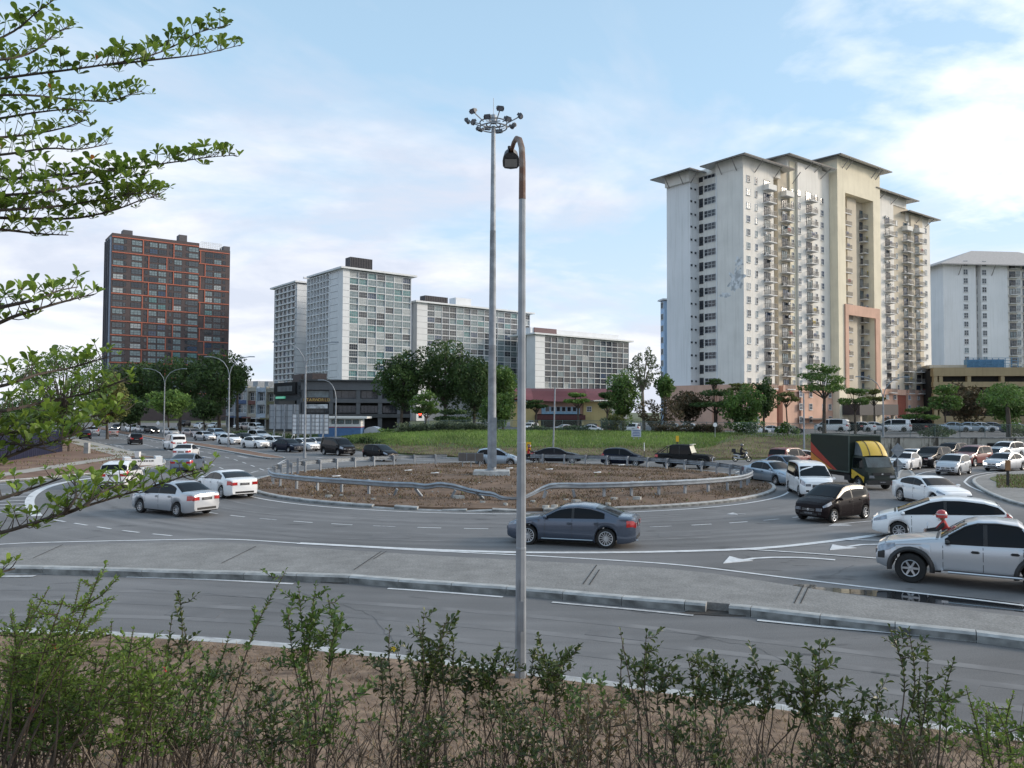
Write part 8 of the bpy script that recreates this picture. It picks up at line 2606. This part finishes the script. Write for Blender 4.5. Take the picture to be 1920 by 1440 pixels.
def front_tree():
    rnd = random.Random(12)
    tx, ty = -3.75, 3.5
    root = thing('almond_tree', 'tree with tiered horizontal branches of paddle shaped green leaves reaching over the road', 'tree', (0, 0, 0))
    MB().tube([(tx, ty, bank_z(tx, ty) - 0.4), (tx + 0.05, ty, 4.0), (tx, ty + 0.05, 7.0), (tx, ty, 9.5)], [0.16, 0.12, 0.085, 0.03], 12).build('trunk', [M_BARKP], root)
    # (depth, leaf length, rosette spacing, leaves, path of pixels)
    BR = [
     (3.9, 0.062, 0.045, 6, [(-90, 110), (20, 62), (70, 22), (118, -12)]),
     (3.9, 0.060, 0.038, 7, [(-90, 160), (40, 142), (150, 128), (250, 112), (315, 92), (370, 62), (432, 46)]),
     (3.9, 0.055, 0.050, 6, [(200, 122), (290, 112), (370, 103), (420, 92), (453, 84)]),
     (3.7, 0.060, 0.045, 6, [(-90, 120), (0, 112), (60, 98), (105, 62), (125, 52)]),
     (4.1, 0.060, 0.042, 6, [(-90, 182), (40, 178), (130, 186), (205, 190), (240, 178), (266, 171)]),
     (4.1, 0.062, 0.050, 5, [(-60, 262), (40, 254), (110, 242), (165, 224)]),
     (4.0, 0.060, 0.045, 6, [(-90, 232), (0, 222), (60, 212), (130, 205), (160, 212)]),
     (3.9, 0.060, 0.045, 6, [(-90, 300), (20, 288), (90, 278), (150, 280), (211, 268)]),
     (3.7, 0.056, 0.030, 7, [(-90, 345), (60, 332), (160, 324), (250, 314), (340, 302), (400, 294), (444, 291)]),
     (3.6, 0.054, 0.030, 7, [(-90, 372), (60, 362), (140, 350), (210, 336), (275, 326)]),
     (3.6, 0.056, 0.028, 7, [(-90, 398), (40, 392), (130, 384), (200, 372), (250, 362), (300, 366)]),
     (3.7, 0.056, 0.032, 7, [(-90, 405), (60, 410), (150, 408), (220, 392), (262, 376), (297, 368)]),
     (3.5, 0.056, 0.045, 6, [(-60, 425), (20, 432), (70, 438), (128, 441)]),
     (2.65, 0.056, 0.032, 6, [(-90, 650), (10, 600), (60, 583), (110, 568), (150, 558), (179, 551)]),
     (2.65, 0.058, 0.040, 6, [(-60, 590), (20, 572), (75, 560), (110, 545), (146, 538)]),
     (2.9, 0.056, 0.026, 7, [(-90, 742), (10, 722), (70, 702), (140, 688), (205, 668)]),
     (3.0, 0.054, 0.026, 7, [(-90, 785), (20, 768), (90, 752), (160, 738), (235, 712)]),
     (3.0, 0.054, 0.024, 8, [(-90, 822), (20, 812), (100, 796), (170, 782), (242, 768)]),
     (2.9, 0.056, 0.024, 8, [(-90, 880), (0, 862), (60, 838), (120, 822), (200, 786)]),
     (2.9, 0.052, 0.034, 7, [(-90, 830), (0, 830), (60, 836), (105, 848)]),
     (2.7, 0.050, 0.022, 8, [(-90, 1020), (20, 994), (110, 965), (190, 940), (265, 918), (330, 898), (390, 880)]),
     (2.7, 0.050, 0.030, 7, [(110, 968), (160, 948), (195, 920), (235, 905), (262, 888)]),
     (2.7, 0.050, 0.034, 6, [(120, 962), (140, 938), (142, 912), (136, 896)]),
     (2.7, 0.050, 0.036, 6, [(-90, 958), (10, 932), (60, 916), (118, 896)]),
     (2.6, 0.050, 0.03, 7, [(-90, 1090), (-20, 1078), (28, 1066)]),
    ]
    leaves = []       # (depth, branch object, matrix, material index)
    for bi, (Y, L, sp, nl, px) in enumerate(BR):
        pts = []
        for i, (x, y) in enumerate(px):
            pts.append(Q(x, y, Y + 0.10 * math.sin(i * 1.7 + bi) + 0.05 * i))
        off = px[0][0] < -20
        path = resample(catmull(pts, 8), 0.02)
        full = ([Vector((tx, ty, pts[0].z - 0.25))] if off else []) + path
        n = len(full)
        tot = sum((b_ - a_).length for a_, b_ in zip(path, path[1:]))
        r0 = 0.0075 if off else 0.0045
        br = MB().tube(full[::3] + [full[-1]], [max(0.0016, r0 * (1 - k / (n / 3 + 1)) + 0.0012) for k in range(len(full[::3]) + 1)], 6).build('branch', [M_TWIG], root)
        tw = MB()
        d = 0.0
        k = 0
        while d < tot:
            i = min(int(d / 0.02), len(path) - 2)
            p = path[i]
            t = (path[i + 1] - path[i]).normalized()
            sidev = Vector((-t.y, t.x, 0)).normalized() * (1 if k % 2 else -1)
            hgt = rnd.uniform(0.012, 0.075) * (1.25 if rnd.random() < 0.2 else 1) * (0.6 + 0.4 * (1 - d / tot))
            e = p + Vector((0, 0, hgt)) + t * rnd.uniform(0, 0.035) + sidev * rnd.uniform(0, 0.06)
            if rnd.random() < 0.2: e.z -= hgt * 1.35
            tw.tube([p, p.lerp(e, 0.6) + Vector((0, 0, -0.004)), e], [0.0022, 0.0018, 0.0012], 4, cap=False)
            m_ = max(3, int(nl * rnd.uniform(0.5, 1.05)))
            a0 = rnd.uniform(0, 6.28)
            for q in range(m_):
                a = a0 + 2 * math.pi * q / m_ + rnd.uniform(-0.3, 0.3)
                el = rnd.uniform(0.15, 1.25)
                dv = Vector((math.cos(a) * math.cos(el), math.sin(a) * math.cos(el), math.sin(el))) + t * 0.25
                M3 = frame_from(dv, Vector((rnd.uniform(-0.4, 0.4), rnd.uniform(-0.4, 0.4), 1)))
                s_ = L * (0.98 if Y > 3.2 else 0.82) * rnd.uniform(0.5, 1.08) * (0.75 if d > tot * 0.93 else 1)
                Wf = rnd.uniform(0.75, 1.05)
                M4 = M3.to_4x4() @ Matrix.Diagonal((s_, s_ * 0.56 * Wf, s_ * 0.7, 1))
                M4.translation = e
                mi = rnd.choices((0, 1, 2, 3), (5, 4, 2, 0.03))[0]
                px_ = 960 + F * e.x / e.y
                leaves.append((s_ / Y + (0 if px_ > -5 else -1), br, M4, mi))
            d += sp * (0.55 if Y > 3.2 else (0.85 if Y < 2.75 else 0.65)) * rnd.uniform(0.6, 1.4)
            k += 1
        tw.build('twig', [M_TWIG], br, kind='stuff')
    leaves.sort(key=lambda q: -q[0])
    vsb = [Vector((v.x, v.y, v.z)) for v in ALV]
    lme = []
    for mi in range(4):
        mb = MB(); mb.add(vsb, ALF, 0, True); lme.append(mb.mesh('leaf', [LF[mi]], None))
    for s_, br, M4, mi in leaves[:300]:
        o = link('leaf', lme[mi], br)
        o.matrix_local = M4
    rest = MB()
    for s_, br, M4, mi in leaves[300:]:
        rest.add([M4 @ v for v in vsb], ALF, mi, True)
    rest.build('foliage', LF, root, auto=None, kind='stuff')
    print('almond leaves', len(leaves))
front_tree()

SL = {'dark': [pm('shrub_dark_a', (0.049, 0.076, 0.020), 0.42, var=0.2, scale=6, transl=0.25), pm('shrub_dark_b', (0.079, 0.109, 0.027), 0.42, var=0.2, scale=6, transl=0.3)],
      'mid': [pm('shrub_mid_a', (0.070, 0.123, 0.027), 0.45, var=0.2, scale=6, transl=0.32), pm('shrub_mid_b', (0.109, 0.174, 0.037), 0.45, var=0.2, scale=6, transl=0.35)],
      'lime': [pm('shrub_lime_a', (0.123, 0.196, 0.035), 0.5, var=0.2, scale=6, transl=0.4), pm('shrub_lime_b', (0.174, 0.254, 0.050), 0.5, var=0.2, scale=6, transl=0.42)],
      'dry': [pm('shrub_dry_a', (0.109, 0.080, 0.040), 0.7, var=0.3, scale=6, transl=0.2), pm('shrub_dry_b', (0.080, 0.087, 0.035), 0.6, var=0.3, scale=6, transl=0.2)]}
M_STEM = pm('shrub_stem', (0.075, 0.058, 0.045), 0.9, var=0.3, scale=14)
M_STEMD = pm('dry_stem', (0.20, 0.165, 0.12), 0.9, var=0.3, scale=14)
LEAFCOUNT = [0]
SLM = {}
def bank_shrub(label, tips, Y, kind, leaf=0.046, step=0.030, side=5, seed=1, base_dx=0.0, start=0.58, flower=None, parts=9, spread=0.28, wid=0.62):
    rnd = random.Random(seed * 7 + 5)
    pts = [Q(x, y, Y + rnd.uniform(-0.25, 0.25)) for x, y in tips]
    bx = sum(p.x for p in pts) / len(pts) + base_dx
    by = Y + rnd.uniform(-0.2, 0.2)
    B = Vector((bx, by, bank_z(bx, by) - 0.05))
    root = thing('shrub', label, 'shrub', B, 0, 'shrubs on the near bank')
    mats = SL[kind]
    if kind != 'lime': leaf *= 1.3; step *= 1.3
    else: leaf *= 1.15; side += 1
    fol = MB()
    cand = []
    st_all = []
    def put(p, dv, s_):
        M3 = frame_from(dv, Vector((rnd.uniform(-0.6, 0.6), rnd.uniform(-0.6, 0.6), 1)))
        M4 = M3.to_4x4() @ Matrix.Diagonal((s_, s_ * wid * rnd.uniform(0.85, 1.1), s_, 1))
        M4.translation = p
        cand.append((p.z, M4, rnd.randrange(2)))
    def leafy(path, t0, stp):
        tot = sum((b_ - a_).length for a_, b_ in zip(path, path[1:]))
        d = tot * t0
        L = [0]
        for a_, b_ in zip(path, path[1:]): L.append(L[-1] + (b_ - a_).length)
        ph = rnd.uniform(0, 6.28)
        while d < tot:
            j = 0
            while j < len(L) - 2 and L[j + 1] < d: j += 1
            f = (d - L[j]) / max(1e-6, L[j + 1] - L[j])
            p = path[j].lerp(path[j + 1], f)
            t = (path[j + 1] - path[j]).normalized()
            ph += 2.4
            a = frame_from(t, Vector((0.3, 0.2, 1)))
            for q in (0, math.pi):
                dv = t * 0.75 + (a @ Vector((0, math.cos(ph + q), math.sin(ph + q)))) * 0.9 + Vector((0, 0, 0.25))
                put(p, dv, leaf * rnd.uniform(0.6, 1.15) * (0.65 if d > tot * 0.92 else 1))
            d += stp * rnd.uniform(0.7, 1.35)
        put(path[-1], (path[-1] - path[-2]) + Vector((0, 0, 0.02)), leaf * 0.7)
    for T in pts:
        T = T - B
        c1 = T * 0.4 + Vector((rnd.uniform(-0.12, 0.12), rnd.uniform(-0.1, 0.1), 0.06))
        c2 = T * 0.75 + Vector((rnd.uniform(-0.08, 0.08), rnd.uniform(-0.08, 0.08), 0.04))
        path = catmull([Vector((rnd.uniform(-0.08, 0.08), rnd.uniform(-0.08, 0.08), 0)), c1, c2, T], 6)
        n = len(path)
        MB().tube(path, [0.0085 * (1 - 0.75 * k / n) for k in range(n)], 5).build('stem', [M_STEM], root)
        leafy(path, 0.62 if kind == 'lime' else 0.72, step)
        for k in range(side):
            t = rnd.uniform(start, 0.93)
            i = min(n - 2, int(t * n))
            ln = spread * (1.15 - t) * rnd.uniform(0.6, 1.4) + 0.05
            a = rnd.uniform(0, 6.28)
            up = rnd.uniform(0.05, 0.9)
            e = path[i] + Vector((math.cos(a) * ln, math.sin(a) * ln, ln * up))
            mid = path[i].lerp(e, 0.5) + Vector((0, 0, -0.02))
            MB().tube([path[i], mid, e], [0.0038, 0.003, 0.0016], 4, cap=False).build('twig', [M_STEM], root)
            leafy([path[i], mid, e], 0.15, step)
    cand.sort(key=lambda q: -q[0])
    if kind not in SLM:
        SLM[kind] = []
        for mi in range(2):
            mb = MB(); mb.add(SLV, SLF, 0, True); SLM[kind].append(mb.mesh('leaf', [mats[mi]], None))
    for z, M4, mi in cand[:parts]:
        o = link('leaf', SLM[kind][mi], root); o.matrix_local = M4
    v4, f4 = simple_leaf(1.0, 0.95)
    for z, M4, mi in cand[parts:]: fol.add([M4 @ v for v in v4], f4, mi, False)
    if fol.v: fol.build('foliage', mats, root, auto=None, kind='stuff')
    if flower:
        for (fx, fy), fc in flower:
            p = Q(fx, fy, Y - 0.2) - B
            fm = MB()
            for q in range(5):
                a = 2 * math.pi * q / 5
                dv = Vector((math.cos(a), -0.5, math.sin(a)))
                M3 = frame_from(dv)
                v_, f_ = simple_leaf(0.026, 0.024)
                fm.add([p + M3 @ v for v in v_], f_)
            fm.build('flower', [pm('petal_' + fc, {'red': (0.55, 0.03, 0.03), 'yellow': (0.75, 0.55, 0.03)}[fc], 0.6, transl=0.3)], root)
    LEAFCOUNT[0] += len(cand)
    return root
BS = [
 ('tallest dark shrub rising over the divider kerb with drooping brown cluster', [(560, 1100), (592, 1098), (615, 1122), (540, 1150), (640, 1155), (575, 1190)], 6.4, 'mid', 0.050, 0.026, 7, 0.0),
 ('shrub with a long arching feathery spray crossing the near carriageway', [(535, 1072), (430, 1190), (390, 1225)], 5.9, 'mid', 0.040, 0.020, 3, -0.35),
 ('thin shrub with small dark tip left of the arching spray', [(338, 1122), (322, 1160), (345, 1175)], 6.1, 'dark', 0.044, 0.03, 3, 0.0),
 ('small dark shrub below the arching spray', [(400, 1260), (440, 1250), (365, 1265), (470, 1275)], 6.6, 'dark', 0.046, 0.03, 5, 0.0),
 ('shrub with yellow flower left of the lamp post', [(730, 1180), (745, 1215), (715, 1235), (770, 1240)], 6.3, 'dark', 0.044, 0.032, 5, 0.0),
 ('upright dark shrub with two pointed tips left of the lamp post', [(838, 1160), (850, 1205), (805, 1215), (795, 1240), (825, 1180)], 6.2, 'dark', 0.050, 0.028, 6, 0.02),
 ('lone thin sprig standing between the tall shrub and the lamp', [(795, 1148), (785, 1170)], 6.0, 'dark', 0.044, 0.026, 1, 0.06),
 ('dense dark shrub hugging the foot of the lamp post', [(905, 1245), (880, 1255), (935, 1215), (950, 1240), (915, 1270)], 6.4, 'dark', 0.052, 0.028, 7, 0.0),
 ('dark shrub directly right of the lamp post foot', [(1010, 1195), (1040, 1215), (1000, 1225), (1030, 1250), (1060, 1240)], 6.4, 'dark', 0.052, 0.028, 7, 0.0),
 ('low shrub right of the lamp with yellowish leaves', [(1090, 1290), (1120, 1275), (1065, 1300)], 5.9, 'mid', 0.046, 0.03, 6, 0.0),
 ('thin sprig with a tiny leaf crown before the near carriageway', [(1163, 1185), (1168, 1205)], 6.2, 'dark', 0.042, 0.06, 0, 0.1),
 ('pointed shrub with a tall leafy spire right of the thin sprig', [(1212, 1188), (1232, 1235), (1190, 1240), (1255, 1255), (1215, 1215)], 6.3, 'dark', 0.050, 0.028, 6, 0.02),
 ('wide dark shrub with round leaves in the middle right', [(1310, 1250), (1340, 1240), (1380, 1245), (1290, 1235), (1360, 1270)], 6.4, 'dark', 0.052, 0.028, 7, 0.0),
 ('leaning dark shrub in front of the kerb line', [(1445, 1250), (1470, 1285), (1425, 1265), (1415, 1240)], 6.2, 'dark', 0.050, 0.030, 5, 0.03),
 ('tallest dark spire shrub right of the middle', [(1537, 1210), (1530, 1240), (1495, 1240), (1545, 1275), (1505, 1270)], 6.0, 'dark', 0.054, 0.028, 5, -0.02),
 ('small shrub reaching sideways beside the spire shrub', [(1645, 1292), (1615, 1325), (1575, 1300), (1600, 1345)], 6.0, 'dark', 0.048, 0.03, 5, 0.0),
 ('sapling with forked bare stem and two sparse crowns', [(1668, 1178), (1705, 1185), (1740, 1238), (1788, 1240), (1725, 1260)], 5.5, 'dark', 0.046, 0.030, 3, 0.02),
 ('low leafy shrub at the foot of the forked sapling', [(1680, 1330), (1730, 1325), (1770, 1315), (1660, 1350)], 5.8, 'mid', 0.048, 0.03, 6, 0.0),
 ('pale green drooping sprays at the right edge', [(1812, 1292), (1865, 1322), (1900, 1300), (1850, 1340)], 5.0, 'lime', 0.034, 0.020, 3, 0.25),
 ('green shrub in the lower right corner', [(1860, 1345), (1900, 1350), (1830, 1350), (1930, 1340)], 5.6, 'mid', 0.046, 0.03, 6, 0.0),
 ('bright feathery shrub at the left edge with fine leaves', [(150, 1092), (185, 1080), (120, 1120), (60, 1130), (20, 1150), (90, 1105)], 4.6, 'lime', 0.030, 0.016, 8, -0.5),
 ('second bright feathery shrub leaning over the kerb line', [(170, 1165), (210, 1165), (250, 1180), (130, 1180), (90, 1170)], 4.9, 'lime', 0.030, 0.017, 8, -0.3),
 ('yellow green shrub with red flowers at the left edge', [(60, 1200), (120, 1215), (30, 1190), (180, 1225), (100, 1180)], 5.2, 'lime', 0.034, 0.02, 9, -0.1),
 ('light green shrub with fresh leaf tuft near the kerb', [(275, 1205), (300, 1240), (245, 1210), (260, 1225), (310, 1215)], 5.4, 'lime', 0.036, 0.022, 7, 0.0),
]
for i, (lb, tips, Y, kd, lf, stp, sd, dx) in enumerate(BS):
    fl = None
    if 'red flowers' in lb: fl = [((105, 1212), 'red'), ((60, 1330), 'red')]
    if 'yellow flower' in lb: fl = [((738, 1216), 'yellow')]
    if 'fresh leaf' in lb: fl = [((312, 1254), 'red'), ((205, 1295), 'red')]
    bank_shrub(lb, tips, Y, kd, lf, stp, sd, i + 1, dx, flower=fl, parts=12, spread=0.30 if kd != 'lime' else 0.36)
# lower tier of shrubs that fills the bank
LOW = [(60, 1250, 'lime', 'bright low mass of fine leaves at the left edge'), (150, 1240, 'lime', 'bright low mass of fine leaves below the kerb line at left'), (235, 1265, 'lime', 'yellow green bush under the fresh leaf tuft'), (30, 1290, 'mid', 'dense low bush in the lower left corner'), (130, 1310, 'mid', 'second low bush from the lower left corner'), (220, 1330, 'dark', 'low dark bush below the fresh leaf tuft'), (330, 1300, 'mid', 'low green bush below the thin left shrub'),
       (430, 1340, 'dry', 'dry twiggy bush below the arching spray'), (520, 1310, 'dark', 'low dark bush under the tallest shrub'), (610, 1290, 'mid', 'low bush to the right under the tallest shrub'), (690, 1340, 'dry', 'dry bush left of the yellow flower shrub'),
       (800, 1330, 'dark', 'low dark bush below the two pointed tips'), (900, 1350, 'dry', 'dry bush below the lamp post foot'), (985, 1330, 'dark', 'low dark bush straight below the lamp post'), (1130, 1350, 'dry', 'dry bush right of the yellowish leaves'),
       (1210, 1330, 'dark', 'low dark bush below the leafy spire'), (1330, 1340, 'dark', 'low dark bush below the round leaved shrub'), (1460, 1350, 'dry', 'dry bush below the leaning shrub'), (1560, 1370, 'dark', 'low bush below the tallest spire shrub'), (1680, 1385, 'dry', 'dry bush at the stem of the forked sapling'), (1800, 1390, 'mid', 'low green bush below the pale sprays')]
for i, (px, py, kd, lb) in enumerate(LOW):
    if i > 2 and i % 5 in (0, 2): continue
    rnd = random.Random(300 + i)
    tips = [(px + rnd.uniform(-55, 55), py + rnd.uniform(-25, 40)) for _ in range(7)]
    bank_shrub(lb, tips, 5.0 + rnd.uniform(-0.35, 0.6), kd, 0.040, 0.034, 5 if kd != 'lime' else 8, 60 + i, 0.0, start=0.45, parts=0, spread=0.34)
# bare twigs, kind of stuff nobody counts
rnd = random.Random(99)
mb = MB()
for _ in range(760):
    x = rnd.uniform(-4.6, 4.6)
    y = rnd.uniform(4.3, 7.6)
    b0 = Vector((x, y, bank_z(x, y) - 0.03))
    h = rnd.uniform(0.3, 1.05)
    l = Vector((rnd.uniform(-0.55, 0.55), rnd.uniform(-0.3, 0.3), h))
    mb.tube([b0, b0 + l * 0.5 + Vector((rnd.uniform(-0.05, 0.05), 0, 0.04)), b0 + l], [0.0055, 0.004, 0.002], 4, mi=0 if rnd.random() < 0.7 else 1, cap=False)
    for q in range(2):
        s0 = b0 + l * rnd.uniform(0.4, 0.85)
        mb.tube([s0, s0 + Vector((rnd.uniform(-0.2, 0.2), rnd.uniform(-0.2, 0.2), rnd.uniform(0.05, 0.28)))], [0.003, 0.0015], 3, mi=0, cap=False)
mb.build('undergrowth_twigs', [M_STEM, M_STEMD], kind='stuff')
mb = MB()
for _ in range(4200):
    x = rnd.uniform(-5.0, 5.0)
    y = rnd.uniform(4.2, 7.6)
    if noise.noise(Vector((x * 1.1, y * 1.1, 3))) < rnd.uniform(-0.25, 0.35): continue
    z = bank_z(x, y) + abs(rnd.gauss(0, 0.22)) + 0.02
    v_, f_ = simple_leaf(0.04 * rnd.uniform(0.6, 1.3), 0.022)
    M3 = frame_from(Vector((rnd.gauss(0, 1), rnd.gauss(0, 1), rnd.gauss(0.2, 0.6))))
    mb.add([Vector((x, y, z)) + M3 @ v for v in v_], f_, rnd.choices((0, 1, 2, 3), (3, 3, 2, 2))[0])
mb.build('undergrowth_leaves', [SL['dark'][0], SL['dark'][1], SL['mid'][1], SL['dry'][0]], kind='stuff')
print('shrub leaves', LEAFCOUNT[0])
